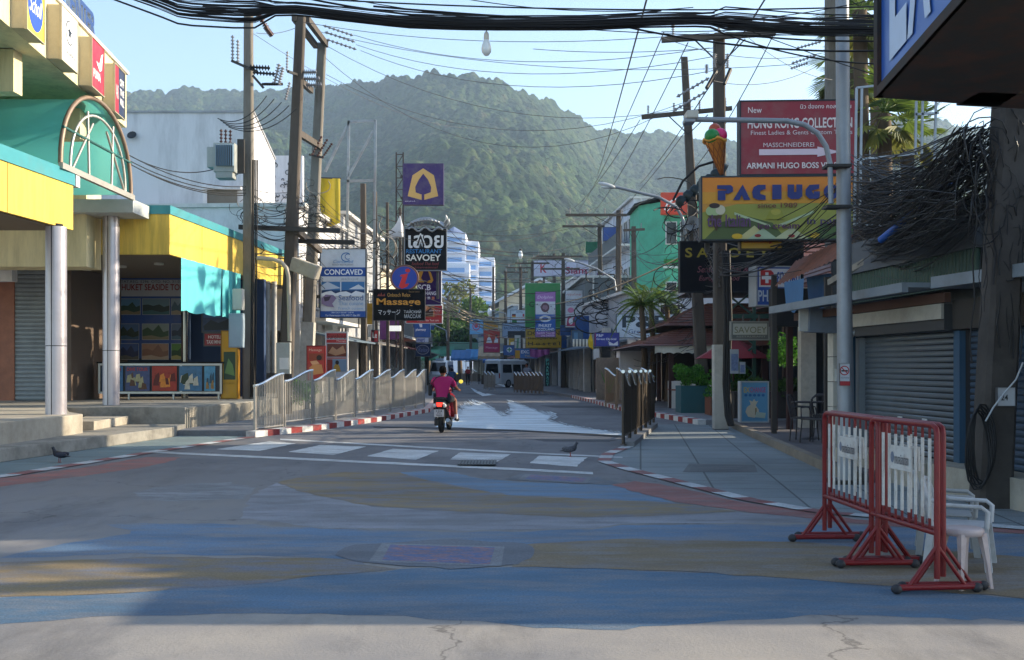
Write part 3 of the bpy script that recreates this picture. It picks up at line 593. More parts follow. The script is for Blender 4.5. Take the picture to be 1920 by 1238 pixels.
mallsign(48, 80, 7.38, 8.6, lambda W, H: [('E', W*.5, H*.58, W*.44, H*.36, '2b4fb0'), ('I', 'Scholl', W*.14, H*.45, W*.8, H*.7, 'f4f4f4')], 'e6d23a', 'yellow sign box with blue oval, nearest of the row on the cream fascia')
mallsign(113, 143, 7.39, 8.42, lambda W, H: [('E', W*.5, H*.38, W*.24, H*.23, '22262c'), ('E', W*.5, H*.38, W*.21, H*.205, 'f0f0f0'), ('P', [(W*(.5+.15*(1 if k % 2 == 0 else .42)*math.sin(k*PI/5)), H*(.38-.14*(1 if k % 2 == 0 else .42)*math.cos(k*PI/5))) for k in range(10)], '22262c'), ('T', 'CONVERSE', W*.12, H*.74, W*.88, H*.82, '22262c')], 'f2f2f0', 'white sign box with a star in a circle on the cream fascia')
mallsign(170, 193, 7.4, 8.42, lambda W, H: [('B', 'PUMA', W*.14, H*.6, W*.72, H*.78, 'f6f6f6'), ('P', [(W*.35, H*.4), (W*.6, H*.42), (W*.75, H*.2), (W*.92, H*.12), (W*.85, H*.3), (W*.8, H*.5), (W*.65, H*.56), (W*.5, H*.5)], 'f6f6f6')], 'b3243c', 'red sign box with white leaping cat on the cream fascia')
mallsign(213, 232, 7.3, 8.36, lambda W, H: [('R', 0, 0, W*.4, H, 'a02638'), ('B', 'OFF', W*.5, H*.2, W*.9, H*.36, 'eeeeee'), ('B', 'THE', W*.5, H*.42, W*.9, H*.56, 'eeeeee'), ('B', 'WALL', W*.5, H*.62, W*.9, H*.78, 'eeeeee'), ('T', 'VANS', W*.1, H*.4, W*.32, H*.7, 'eeeeee')], '24304e', 'navy and red sign box, farthest of the row on the cream fascia')
# big white wall building behind
r = building('white_building', 'tall plain white rendered building behind the tour shop canopy', (-13, 44, 0))
b = MB(); b.prism([(-9.7, 40, 0), (-10.9, 49, 0), (-26, 49, 0), (-26, 40, 0)], (0, 0, 11.1), WALLW); b.build('wall', r)
b = MB(); b.prism([(-9.65, 39.95, 11.1), (-10.85, 49.05, 11.1), (-26, 49.05, 11.1), (-26, 39.95, 11.1)], (0, 0, .08), WALLG); b.build('coping', r)
b = MB(); b.b2(-11.4, 39.9, 5.2, -10.3, 39.99, 8.2, mat('6b665e', .7)); b.b2(-11.55, 39.85, 5.1, -11.4, 40, 8.3, WALLW); b.b2(-11.55, 39.7, 8.2, -10.1, 40, 8.32, WALLW); b.build('recess', r)
b = MB(); b.lathe([(.0, 0), (.12, .02), (.18, .08)], (-14.2, 39.9, 10.2), BLK, 12, Matrix.Rotation(R(60), 3, 'X')); b.cyl((-14.2, 39.9, 10.2), (-14.2, 40, 10.2), .03, BLK); b.build('satellite_dish', r)
# ---- generic shophouses along the street (facade from p0 to p1, body to the outside)
def shophouse(label, p0, p1, h, wall, storeys, side, sc, group=None, floors=3.2, trim='c9c7c2', dep=9, ground='open', seed=0, name='shophouse'):
    rnd = random.Random(seed); a = Vector((*p0, 0)); c = Vector((*p1, 0)); d = (c-a); L = d.length; d.normalize()
    n = Vector((d.y, -d.x, 0))*side   # outward (to the street)
    mid = (a+c)/2; r = building(name, label, (mid.x, mid.y, 0), group)
    M = lambda s, o_, z: a+d*s+n*o_+Vector((0, 0, z))
    def blk(b, s0, s1, o0, o1, z0, z1, m): b.prism([M(s0, o0, z0), M(s1, o0, z0), M(s1, o1, z0), M(s0, o1, z0)], (0, 0, z1-z0), m)
    wm = mat(wall, .8, .08, dirt=.45, dcol='6d6a64', dsc=1.1, stretch=(1, 1, .4)); tm = mat(trim, .7, .1, dirt=.3)
    b = MB(); blk(b, 0, L, -dep, 0, 2.9, h, wm); blk(b, 0, L, -dep, -1.6, .1, 2.9, wm); b.build('wall', r)
    b = MB(); blk(b, -.1, L+.1, -dep, .25, h, h+.14, tm); b.build('cornice', r)
    nb_ = max(1, round(L/3.6)); 
    for k in range(nb_+1):
        s = min(max(L*k/nb_, .2), L-.2); b = MB(); blk(b, s-.17, s+.17, -.35, .03, .1, 2.95, tm); b.build('pilaster', r)
    for k in range(nb_):
        s0 = L*k/nb_+.25; s1 = L*(k+1)/nb_-.25
        if rnd.random() < .45:
            b = MB(); shutter(b, tuple(M(s0, -.25, 0).xy), tuple(M(s1, -.25, 0).xy), .12, 2.88, mat(rnd.choice(['9a9ea0', '6d747a', 'b0aca4']), .5, .1, metal=.3), .12, (n.x, n.y)); b.build('shutter', r)
        else:
            b = MB(); blk(b, s0, s1, -1.55, -1.5, .15, 2.8, GLASS); b.build('shop_window', r)
            b = MB(); blk(b, s0, s0+.06, -1.5, -1.4, .15, 2.8, tm); blk(b, (s0+s1)/2-.03, (s0+s1)/2+.03, -1.5, -1.4, .15, 2.8, tm); blk(b, s0+.06, (s0+s1)/2-.03, -1.5, -1.4, 2.1, 2.16, tm); b.build('shop_frame', r)
    z = 3.3
    while z+2 < h:
        for k in range(nb_*2):
            s0 = L*k/(nb_*2)+.35; s1 = L*(k+1)/(nb_*2)-.35
            f = MB(); blk(f, s0-.07, s1+.07, .01, .06, z+.5, z+.57, tm); blk(f, s0-.07, s1+.07, .01, .06, z+1.9, z+1.97, tm); blk(f, s0-.07, s0, .01, .06, z+.57, z+1.9, tm); blk(f, s1, s1+.07, .01, .06, z+.57, z+1.9, tm); blk(f, (s0+s1)/2-.02, (s0+s1)/2+.02, .01, .05, z+.57, z+1.9, tm)
            fo = f.build('window', r); g = MB(); blk(g, s0, s1, .004, .012, z+.57, z+1.9, GLASS); g.build('pane', fo)
        if rnd.random() < .6:
            b = MB(); blk(b, .2, L-.2, 0.0, .95, z-.05, z+.08, tm); blk(b, .2, L-.2, .88, .95, z+.08, z+.95, wm if rnd.random() < .5 else mat('55585a', .5)); b.build('balcony', r)
        z += floors
    s = L*rnd.uniform(.2, .7); b = MB(); blk(b, s, s+.85, .1, .42, 3.05, 3.65, mat('c8c6bf', .6, dirt=.4)); b.build('air_conditioner', r)
    # end wall facing the near side: windows and pipes
    zz = 3.4
    while zz+1.5 < h:
        for o0 in (-1.5, -3.6, -5.8):
            f = MB(); f.prism([M(-.05, o0, zz), M(-.05, o0-1.1, zz), M(-.002, o0-1.1, zz), M(-.002, o0, zz)], (0, 0, 1.3), tm); fo = f.build('window', r); g = MB(); g.prism([M(-.06, o0-.07, zz+.07), M(-.06, o0-1.03, zz+.07), M(-.052, o0-1.03, zz+.07), M(-.052, o0-.07, zz+.07)], (0, 0, 1.16), GLASS); g.build('pane', fo)
        zz += 2.9
    b = MB(); b.cyl(M(-.08, -.5, .1), M(-.08, -.5, h), .05, tm, 8); b.build('drain_pipe', r)
    b = MB(); q_ = M(-.25, -2.8, 3.0); b.box(q_, (.8, .5, .55), mat('b9b7b0', .6, dirt=.4)); b.build('air_conditioner', r)
    for k in range(max(1, int(L/4))):
        s = rnd.uniform(.8, L-.8); zb_ = rnd.uniform(2.9, h-1.6); hh = rnd.uniform(.6, 1.5); ww_ = rnd.uniform(.5, 1.1); b = MB(); blk(b, s-.06, s+.06, .25, .25+ww_, zb_, zb_+hh, mat(rnd.choice(['8a2430', '24508c', 'b9b6ae', 'b8952c', '1f6a4c', '5c2a6c']), .5, .25, 4, dirt=.3)); b.build('projecting_board', r)
    # awning
    am = mat(rnd.choice(['6d6a66', '4b4f52', '7a3a2e', '5b6c7a']), .6, .15, dirt=.4); b = MB()
    b.prism([M(.15, .05, 2.95), M(.15, 1.5, 2.62), M(.15, 1.5, 2.56), M(.15, .05, 2.87)], d*(L-.3), am); b.build('awning', r)
    return r
shophouse('white two storey shophouse next to the tour shop behind the concrete poles', (-7.75, 38.8), (-7.35, 46), 7.4, 'd0cfd0', 2, 1, 1, seed=3)
shophouse('grey shophouse behind the white restaurant signboard', (-7.3, 46.2), (-6.95, 56), 8.2, '9fa2a6', 2, 1, 1, seed=5)
shophouse('beige shophouse behind the round information sign', (-6.9, 56.2), (-6.8, 68), 6.8, 'c6bba4', 2, 1, 1, seed=8)
shophouse('brown low shophouse beyond the massage sign', (-6.8, 68.2), (-7.2, 84), 6.2, '8f7d6b', 2, 1, 1, seed=11)
shophouse('far white shophouse at the end of the left row', (-7.4, 84.2), (-10, 112), 6.6, 'c4c2bd', 2, 1, 1, seed=12)
r = building('ornate_parapet', 'white parapet with black scrollwork beside the tall white building', (-11.3, 52, 0))
b = MB(); b.b2(-12.6, 52, .1, -10.2, 52.3, 11.9, WALLW); b.build('wall', r)
b = MB(); rnd = random.Random(4)
for k in range(46):
    x = rnd.uniform(-12.1, -10.7); z = rnd.uniform(8.8, 11.6); q = rnd.uniform(.05, .16); a0 = rnd.uniform(0, 6)
    b.tube([(x+q*math.cos(a0+t*.6)*(1-t*.08), 51.97, z+q*math.sin(a0+t*.6)*(1-t*.08)) for t in range(9)], .018, BLK, 4)
b.build('scrollwork', r)
# ================================================================ RIGHT SIDE
GREY = mat('5c5f63', .85, .15, 1.2, dirt=.8, dcol='2c2d2e', dsc=.9, stretch=(1, 1, .5)); CORR = mat('2c4a40', .5, .15, dirt=.4, dcol='1c2a24')
DW = mat('3b3632', .8, .2, dirt=.4); RUST = mat('7b4a35', .8, .3, 4, dirt=.6, dcol='35201a', dsc=3); BLP = mat('2e4f68', .6, .15, dirt=.3); LG = mat('7a8288', .6, .1, dirt=.4)
r = building('shutter_shop', 'low old shop with closed grey roller shutters and dirty grey upper wall at the right', (7, 13, 0))
sp0, sp1, sp2, sp3 = (5.3, 16.2), (5.56, 13.2), (5.85, 10.9), (6.35, 8.2)
def seg(b, p, q, o0, o1, z0, z1, m):
    a = Vector((*p, 0)); c = Vector((*q, 0)); d = (c-a).normalized(); n = Vector((d.y, -d.x, 0))
    if n.x > 0: n = -n
    b.prism([a+n*o0+Vector((0, 0, z0)), c+n*o0+Vector((0, 0, z0)), c+n*o1+Vector((0, 0, z0)), a+n*o1+Vector((0, 0, z0))], (0, 0, z1-z0), m)
b = MB(); seg(b, sp0, sp1, .0, -.6, .33, 1.98, DARK); seg(b, sp1, sp3, .0, -.6, .33, 2.0, DARK)
b.prism([(5.9, 16.6, .0), (6.2, 13.2, .0), (6.6, 8.3, .0), (12, 8.3, .0), (12, 16.6, .0)], (0, 0, 3.7), GREY); b.build('wall', r)
b = MB(); seg(b, sp0, sp1, .5, 0, .0, .33, CONC2); seg(b, sp1, sp2, .45, 0, 0, .34, CONC2); seg(b, sp2, sp3, .45, 0, 0, .34, CONC2); b.build('plinth', r)
SH1 = mat('6a7279', .4, .1, metal=.35, dirt=.3); SH2 = mat('344a60', .45, .12, metal=.3, dirt=.3)
b = MB(); shutter(b, (5.315, 16.0), (5.555, 13.35), .34, 1.97, SH1, .075, (-1, -.08)); o = b.build('shutter', r)
h_ = MB(); 
for q in (.45, .72): p = Vector((5.29, 16, 0)).lerp(Vector((5.53, 13.35, 0)), q); h_.box((p.x-.012, p.y, .82), (.012, .16, .045), mat('c5c8ca', .4))
h_.build('handle', o)
b = MB(); shutter(b, (5.6, 13.0), (5.86, 10.95), .34, 1.97, SH2, .075, (-1, -.1)); b.build('shutter', r)
b = MB(); shutter(b, (5.9, 10.7), (6.35, 8.3), .34, 1.97, SH2, .075, (-1, -.1)); b.build('shutter', r)
for (x, y) in ((5.28, 16.12), (5.56, 13.2), (5.86, 10.85)):
    b = MB(); b.b2(x-.06, y-.09, .34, x+.05, y+.09, 1.97, BLP if y < 16 else LG); b.build('door_post', r)
b = MB(); seg(b, sp0, sp1, .22, 0, 1.985, 2.3, mat('3a3b3d', .6, .2)); b.build('shutter_box', r)
b = MB(); seg(b, (5.27, 16.3), sp1, .26, .225, 2.12, 2.31, mat('a8a398', .7, .1, dirt=.4)); b.build('name_board', r)
b = MB(); seg(b, sp1, sp3, .12, 0, 1.99, 2.35, DW); b.build('beam', r)
b = MB(); seg(b, (4.95, 18.2), (5.35, 13.1), .55, .0, 2.5, 2.56, LG); seg(b, (4.95, 18.2), (5.35, 13.1), .58, .5, 2.44, 2.56, LG); seg(b, (5.4, 13.05), (6.2, 8.2), .3, -.2, 2.48, 2.62, LG); b.build('awning', r)
b = MB(); seg(b, (5.1, 18.2), (5.6, 13.1), .3, .22, 2.32, 2.44, mat('5a3d30', .8, .2)); b.build('fascia', r)
b = MB()
for k in range(46):
    q = k/46; p = Vector((5.5, 17.5, 0)).lerp(Vector((5.85, 13.3, 0)), q); b.cyl((p.x, p.y, 2.56), (p.x, p.y, 3.02), .045, CORR, 6)
b.build('corrugated_wall', r)
b = MB(); seg(b, (5.5, 17.6), (5.9, 13.3), .12, -.5, 3.02, 3.5, GREY); b.build('upper_wall', r)
b = MB(); b.bar((5.35, 17.9, 2.95), (5.9, 14.0, 3.62), .12, .1, mat('8b8478', .8, .3, dirt=.7)); b.bar((5.9, 14.0, 3.62), (6.3, 12.0, 3.62), .12, .1, mat('a39d92', .8, .3, dirt=.7)); b.build('roof_edge', r)
b = MB(); b.cyl((5.0, 15.95, .33), (5.0, 15.95, 1.95), .045, STEEL); b.cyl((5.0, 15.95, 1.95), (5.3, 15.9, 2.2), .045, STEEL); b.cyl((5.07, 16.05, .2), (5.07, 16.05, 2.0), .1, BLP); b.build('downpipe', r)
# corner pier with beam box
r = thing('tiled_pier', 'narrow white tiled pier with a boxed grey beam end beside the lamp post', 'pier', (5.25, 17.2, 0))
TL = mat('c4bfb2', .5, .1, dirt=.4); b = MB()
for k in range(5): b.b2(5.12, 17, .1+k*.4, 5.42, 17.3, .49+k*.4, TL)
b.build('pier', r)
b = MB(); b.b2(4.58, 17.0, 2.1, 4.9, 17.05, 2.48, mat('b9b6ae', .6, dirt=.3)); b.bar((4.72, 17.06, 2.28), (5.6, 17.06, 2.24), .3, .38, mat('6d7682', .7, dirt=.4)); b.build('beam_box', r)
b = MB(); b.b2(5.14, 16.985, 1.3, 5.27, 16.995, 1.5, mat('dddbd2', .7)); b.build('notice', r)
# rusted roof with blue cloth
r = building('rusted_lean_to', 'rusted corrugated lean-to roof with blue cloth sheets hanging under it', (5.3, 19, 0))
b = MB(); p0 = P(1462, 545, 21); p1 = P(1490, 500, 18.2); vs = []; n = 30
A_ = P(1450, 540, 22.5); B_ = P(1570, 487, 17.6); C_ = P(1600, 440, 18.6); D_ = P(1490, 492, 23.5)
for i in range(n+1):
    q = i/n; w_ = Vector((0, 0, .03*math.sin(i*PI))) if 0 else Vector((0, 0, .03*(i % 2)))
    vs += [A_.lerp(B_, q)+w_, D_.lerp(C_, q)+w_]
b.add(vs, [(2*i, 2*i+2, 2*i+3, 2*i+1) for i in range(n)], RUST, False); b.build('roof', r)
BC = mat('3c6a94', .7, .12, dirt=.25)
for (x0, x1, ya, yb_) in ((1470, 1508, 530, 583), (1512, 1560, 520, 580)):
    b = MB(); vs = []; n = 10
    for i in range(n+1):
        q = i/n
        vs += [P(x0+(x1-x0)*q, ya-4*q*0-(8*q), 21-q*1.2)+Vector((0, .03*math.sin(i*2), 0)), P(x0+(x1-x0)*(.12+.76*q), yb_-4*math.sin(i), 21-q*1.2)+Vector((0, .06*math.sin(i*2.3), 0))]
    b.add(vs, [(2*i, 2*i+2, 2*i+3, 2*i+1) for i in range(n)], BC, True); b.build('cloth', r)
b = MB(); q0 = P(1560, 500, 18.5); q0.z = 0; b.bar((5.5, 18.6, .1), (5.5, 18.6, 3.1), .1, .1, DW); b.build('post', r); b = MB(); b.bar((5.6, 22.8, .1), (5.6, 22.8, 3.5), .1, .1, DW); b.build('post', r)
# restaurant terrace behind
r = building('restaurant', 'dark open fronted Thai restaurant with stacked brown tiled roofs on the right', (9, 36, 0))
TILE = mat('6a3f35', .6, .2, 5, dirt=.4, dcol='38221e'); 
def hip(b, x0, y0, x1, y1, z0, z1, inx, iny, m, courses=9):
    for k in range(courses):
        q0 = k/courses; q1 = (k+1)/courses; e_ = .035
        def ring(q, z): return [(x0+inx*q, y0+iny*q, z), (x1-inx*q, y0+iny*q, z), (x1-inx*q, y1-iny*q, z), (x0+inx*q, y1-iny*q, z)]
        za = z0+(z1-z0)*q0; zb = z0+(z1-z0)*q1
        lo = ring(q0, za+e_ if k else za); hi = ring(q1, zb); u0 = ring(q0, za-.0)
        b.add(lo+hi, [(i, (i+1) % 4, 4+(i+1) % 4, 4+i) for i in range(4)], m)
        b.add(u0+lo, [(i, (i+1) % 4, 4+(i+1) % 4, 4+i) for i in range(4)], m)
for (x0, y0, x1, y1, z0, z1, ix, iy) in ((4.3, 36.5, 15, 47, 2.3, 2.98, 1.9, 2.2), (5.4, 38, 14, 46, 3.05, 3.95, 1.9, 1.8), (6.9, 33, 16, 45, 4.5, 6.2, 3.2, 3.2), (7.4, 27, 16, 33.5, 3.3, 5.0, 2.2, 2.4)):
    b = MB(); hip(b, x0, y0, x1, y1, z0, z1, ix, iy, TILE); b.add([(x0+.02, y0+.02, z0-.01), (x1-.02, y0+.02, z0-.01), (x1-.02, y1-.02, z0-.01), (x0+.02, y1-.02, z0-.01)], [(0, 1, 2, 3)], DW); b.build('roof', r, recalc=False)
b = MB(); b.b2(6.6, 47, .1, 16, 47.2, 3.4, mat('2c2420', .8)); b.b2(15.8, 24, .1, 16, 47, 4, mat('2a2622', .8)); b.b2(8, 33, .1, 16, 33.2, 3.4, mat('28303a', .7, .2)); b.build('wall', r)  # dark wall colours stand in for the shade inside
MAR = mat('3a201e', .6, .15)
for (x, y, w_) in ((5.9, 24, .13), (6.35, 24.4, .13), (5.55, 37.2, .16), (6.2, 45, .16), (8.8, 37.2, .2), (10, 28.5, .3), (8, 31, .25)):
    b = MB(); b.b2(x-w_/2, y-w_/2, .12, x+w_/2, y+w_/2, 3.45 if y < 36 else 2.35, MAR); b.build('post', r)
b = MB(); b.b2(6.75, 24.9, .12, 7.1, 25.2, 3.4, mat('b8b2a4', .6, .2, 8)); b.build('pilaster', r)
b = MB(); b.b2(5.8, 23.8, 2.45, 12, 24.1, 3.3, mat('131215', .7)); b.b2(7.3, 25.0, .12, 9, 25.05, 2.5, GLASS); b.build('shop_front', r)
b = MB(); b.prism([(5.55, 37, .13), (6.8, 36.3, .13), (7.4, 36.3, .13), (7.4, 37.6, .13), (6.0, 38.2, .13), (5.55, 38, .13)], (0, 0, .95), mat('b9b7b2', .5, .1, dirt=.3)); b.prism([(5.53, 36.98, .75), (6.8, 36.27, .75), (7.42, 36.27, .75), (7.42, 37.62, .75), (6.0, 38.22, .75), (5.53, 38.02, .75)], (0, 0, .05), mat('7b3d2c', .6)); b.build('bar_counter', r)
b = MB(); vs = []
for i in range(31): q = i/30; vs += [(4.9+3.2*q, 36.6, 2.3), (4.9+3.2*q, 36.6+.02*math.sin(i), 2.02+.05*abs(math.sin(i*PI/3)))]
b.add(vs, [(2*i, 2*i+2, 2*i+3, 2*i+1) for i in range(30)], mat('c9c6bb', .8)); b.build('valance', r)
b = MB(); GS = mat('1e4238', .5)
for k in range(6):
    z = .6+k*.8; b.bar((6.0, 30.4, z), (6.9, 30.4, z+.75), .05, .05, GS); b.bar((6.9, 30.4, z), (6.0, 30.4, z+.75), .05, .05, GS)
b.bar((6.0, 30.4, .1), (6.0, 30.4, 5.6), .09, .09, GS); b.bar((6.9, 30.4, .1), (6.9, 30.4, 5.6), .09, .09, GS); b.bar((5.9, 30.4, 3.0), (10, 30.4, 3.0), .12, .12, GS); b.bar((5.9, 30.4, 5.6), (10, 30.4, 5.6), .12, .12, GS); b.build('steel_frame', r)
# far right street
shophouse('grey shop with striped awning beside the yellow pennant', (5.7, 52), (4.3, 64), 5.2, 'a2a7b0', 2, -1, 1, seed=21)
shophouse('dark shop under the yellow hostel signboard', (4.4, 64.3), (3.8, 82), 7.0, '5e6468', 2, -1, 1, seed=22)
shophouse('cream shop in front of the parked white van', (3.7, 84), (.6, 112), 7.5, 'a7a49a', 2, -1, 1, seed=23)
shophouse('pale blue shop behind the red advertising boards', (.2, 113), (-6, 165), 8.2, '8d9dad', 2, -1, 1, seed=24)
shophouse('white rendered block with balconies above the optician signboard', (8.2, 72), (7.2, 88), 13, 'c3c6cf', 4, -1, 1, seed=25, floors=3.3)
shophouse('pale block beyond the optician signboard', (7.0, 90), (5, 110), 10, 'b4b2b5', 3, -1, 1, seed=26)
r = building('green_building', 'bright green three storey building with dark windows on the right', (9.4, 62, 0))
GB = mat('4fa888', .7, .08, dirt=.3); GB2 = mat('2c7a34', .7, .08)
b = MB(); b.prism([(7.4, 62, 0), (7.3, 66, 0), (14, 66, 0), (14, 60.5, 0), (8.6, 60.5, 0)], (0, 0, 11), GB); b.build('wall', r)
b = MB(); b.prism([(7.1, 61.9, 11), (7.1, 66.2, 11), (14, 66.2, 11.6), (14, 60.2, 11.6), (8.5, 60.2, 11.2)], (0, 0, .1), DARK); b.build('roof', r)
for z in (5.2, 8.6):
    for k in range(3):
        x = 8.75+k*.82; f = MB(); f.b2(x-.05, 60.42, z-.05, x+.6, 60.49, z+1.25, mat('d8dad6', .6)); fo = f.build('window', r); g = MB(); g.b2(x, 60.38, z, x+.55, 60.415, z+1.2, GLASS); g.build('pane', fo)
for z in (4.0, 7.2, 10.4): b = MB(); b.b2(8.55, 60.3, z, 13.9, 60.48, z+.12, mat('c4d2c8', .7, dirt=.4)); b.build('floor_band', r)
for z in (4.6, 8.0): b = MB(); b.box((11.3, 60.25, z), (.8, .4, .55), mat('b9b7b0', .6, dirt=.4)); b.build('air_conditioner', r)
b = MB(); b.b2(8.6, 60.0, 4.4, 10.4, 60.45, 4.9, GB2); b.b2(8.6, 60.2, 7.5, 10.4, 60.45, 7.7, GB2); b.build('balcony', r)
r = building('balcony_block', 'white apartment block with projecting balconies left of the green building', (9.5, 82, 0))
WB = mat('c9cbd6', .8, .05, dirt=.3, dcol='8b8d94')
b = MB(); b.b2(7.6, 80, 0, 12.5, 92, 13.2, WB); b.build('wall', r)
for z in (3.8, 7.0, 10.2):
    b = MB(); b.b2(7.2, 78.9, z, 11.6, 80, z+.18, WB); b.b2(7.2, 78.9, z+.18, 11.6, 79, z+1.1, WB); b.b2(7.2, 79, z+.18, 7.3, 80, z+1.1, WB); b.build('balcony', r)
    f = MB(); f.b2(8, 79.9, z+.3, 10.8, 79.97, z+2.6, mat('8f9297', .6)); fo = f.build('window', r); g = MB(); g.b2(8.1, 79.86, z+.35, 9.35, 79.895, z+2.5, GLASS); g.b2(9.45, 79.86, z+.35, 10.7, 79.895, z+2.5, GLASS); g.build('pane', fo)
r = building('gabled_house', 'cream gabled house roof seen above the far street', (2, 125, 0))
b = MB(); b.b2(-1.5, 122, 0, 8, 132, 9.2, mat('b5ab95', .8)); b.prism([(-1.5, 122, 9.2), (8, 122, 9.2), (3.2, 122, 11.5)], (0, 10, 0), mat('b5ab95', .8)); b.build('wall', r)
b = MB(); b.prism([(-2.6, 121.5, 8.9), (3.2, 121.5, 12), (9, 121.5, 8.9), (9, 121.5, 8.6), (3.2, 121.5, 11.7), (-2.6, 121.5, 8.6)], (0, 11, 0), mat('a9b4c0', .6)); b.build('roof', r)
# hotel tower
r = building('hotel_tower', 'tall stepped white hotel with blue glass at the foot of the forested hill', (-14, 350, 0))
HW = mat('d3d8e4', .7, .04); HB = mat('6b93c4', .3, .1); S_ = 350/F
for (x0, x1, y0, nf, dy) in ((833, 873, 437, 13, 0), (873, 897, 452, 11, 3), (897, 927, 483, 8, 6), (826, 880, 494, 7, -6)):
    a = P(x0, y0, 350+dy); c = P(x1, y0, 350+dy); b = MB(); b.b2(a.x, 350+dy, 0, c.x, 372, a.z, HW); b.build('wall', r)
    n = int(a.z/3.4)
    for k in range(n):
        z = a.z-3.0-k*3.3
        if z < 8: break
        b = MB(); b.b2(a.x+.4, 349.5+dy, z, c.x-.4-(x1-x0)*S_*.12, 349.8+dy, z+1.5, HB); b.build('window_band', r)
    for k in range(n):
        z = a.z-3.0-k*3.3
        if z < 8: break
        b = MB(); b.b2(a.x-.3, 348.3+dy, z-.5, c.x+.2, 349.4+dy, z-.05, HW); b.build('balcony', r)
b = MB(); a = P(850, 437, 352); b.lathe([(4.4, 0), (.1, 2.6)], (a.x, 356, a.z), mat('5a6a8c', .6), 4); b.build('roof', r)
# ================================================================ SIGNS
PP = lambda x, y0, y1, r=.04: ((x, y0), (x, y1), r)
sign('restaurant_sign', 'tall white and blue CONCAVED beach restaurant signboard on the left', (602, 468, 686, 595), 38, [
 ('R', 602, 502, 686, 519, '1c4f9e'), ('B', 'CONCAVED', 609, 505.5, 681, 516, 'f2f4f6'), ('L', [(650+9*math.cos(t*.35+.9), 483+8*math.sin(t*.35+.9)) for t in range(14)], 1.6, '2a6fa8'), ('L', [(653+5*math.cos(t*.35+.9), 482+5*math.sin(t*.35+.9)) for t in range(14)], 1.2, '2a6fa8'),
 ('I', 'Concaved', 625, 488, 662, 494, '5f92c0'), ('T', 'BEACH RESTAURANT', 624, 495.5, 664, 498.5, '777c84'), ('I', 'BEACH CLUB', 641, 522, 672, 526, '9aa2ac'),
 ('R', 604, 529, 684, 551, '3b76ad'), ('P', [(604, 536), (615, 529), (640, 541), (604, 545)], 'c6d2e0'), ('P', [(655, 543), (673, 534), (684, 541), (684, 543)], 'd8dfe6'), ('R', 604, 545, 684, 551, '173a66'), ('R', 639, 529, 641, 547, 'dfe6ec'),
 ('P', [(604, 551), (612, 548), (622, 546), (630, 551), (640, 548), (650, 547), (660, 551), (668, 546), (684, 550), (684, 556), (604, 556)], 'e9edf2'),
 ('P', [(604, 560), (612, 553), (626, 554), (632, 560), (624, 570), (628, 577), (614, 575), (604, 570)], '8b7a9c'), ('P', [(608, 558), (622, 556), (618, 564), (610, 566)], '3d3348'),
 ('T', 'Seafood', 636, 554, 682, 564, '2b5c9a'), ('T', 'Thai cuisine', 636, 566, 682, 573, '6f9ac4'), ('T', 'French cuisine', 636, 576, 682, 581, '7ea6cc'),
 ('R', 602, 584, 686, 595, '1c4f9e'), ('T', 'OPEN DAILY 10:00 AM - 11:00 PM', 622, 585.5, 664, 588, 'e6ecf2'), ('T', 'For Reservation 076-345171 Ext.301', 612, 590, 676, 593.5, 'e6ecf2')],
 'd7dbe0', .2, frame='2c3038', posts=[((580, 487), (604, 487), .06), ((580, 556), (604, 556), .06)])
sign('bank_sign', 'square purple bank signboard with a golden leaf outline on a lattice mast', (757, 309, 831, 384), 50, [
 ('P', [(794, 317), (814, 330), (822, 369), (796, 376), (796, 366), (808, 362), (809, 352), (803, 338), (794, 327), (786, 338), (779, 352), (780, 362), (791, 366), (791, 376), (765, 369), (774, 330)], 'c9a05a'),
 ('T', 'www.scb.co.th', 760, 377, 779, 379.5, 'd8d0e0')], '34185c', .3, frame='4a3c60', posts=[((750, 330), (758, 330), .05), ((750, 370), (758, 370), .05)])
sign('restaurant_sign', 'black SAVOEY restaurant signboard below the silver dragon ornament', (760, 430, 837, 507), 48, [
 ('B', 'เสวย', 766, 441, 832, 466, 'd8d8d8'), ('P', [(780, 461), (789, 438), (797, 461), (789, 455)], '121214'), ('L', [(780, 462), (786, 445), (789, 439), (792, 445), (798, 462)], 2, 'd8d8d8'), ('L', [(786, 462), (789, 450), (792, 462)], 1.6, 'd8d8d8'),
 ('B', 'RESTAURANT', 762, 468, 829, 476, '1f6fa8'), ('B', 'SAVOEY', 762, 478, 827, 490, 'e6e2d8'), ('I', 'Seafood Thai food', 772, 492, 822, 498, '8a3436'), ('I', 'International', 778, 500, 820, 504, '8a3436')],
 '111114', .25, frame='7e8288', posts=[((762, 500), (762, 570), .06), ((820, 500), (820, 560), .06)])
t = thing('dragon_ornament', 'silver wire lobster ornament standing on top of the black restaurant signboard', 'ornament', P(800, 428, 48))
SV = mat('9ea2a6', .3, .2, metal=.8); b = MB()
rnd = random.Random(9)
for k in range(9):
    x = 768+k*6; b.tube([P(x+q*1.2, 428-10*math.sin(q/8*PI)-6*math.sin((x-765)/60*PI), 48-.3*math.sin(q/8*PI)) for q in range(9)], .045, SV, 5)
b.tube([P(764+q*4, 424-14*math.sin(q/17*PI), 47.9) for q in range(18)], .08, SV, 6); b.tube([P(766+q*4, 430-4*math.sin(q), 47.8) for q in range(17)], .05, SV, 6); b.build('body', t)
b = MB(); b.tube([P(825, 418, 48), P(833, 420, 48), P(838, 412, 47.9), P(836, 403, 47.9)], [.1, .09, .07, .02], SV, 6); b.build('claw', t)
b = MB(); b.tube([P(826, 424, 48), P(836, 426, 48), P(842, 420, 47.9), P(841, 410, 47.9)], [.1, .09, .07, .02], SV, 6); b.build('claw', t)
t = thing('swan_ornament', 'white sculpted bird wing ornament between the mast and the black signboard', 'ornament', P(748, 430, 49)); b = MB()
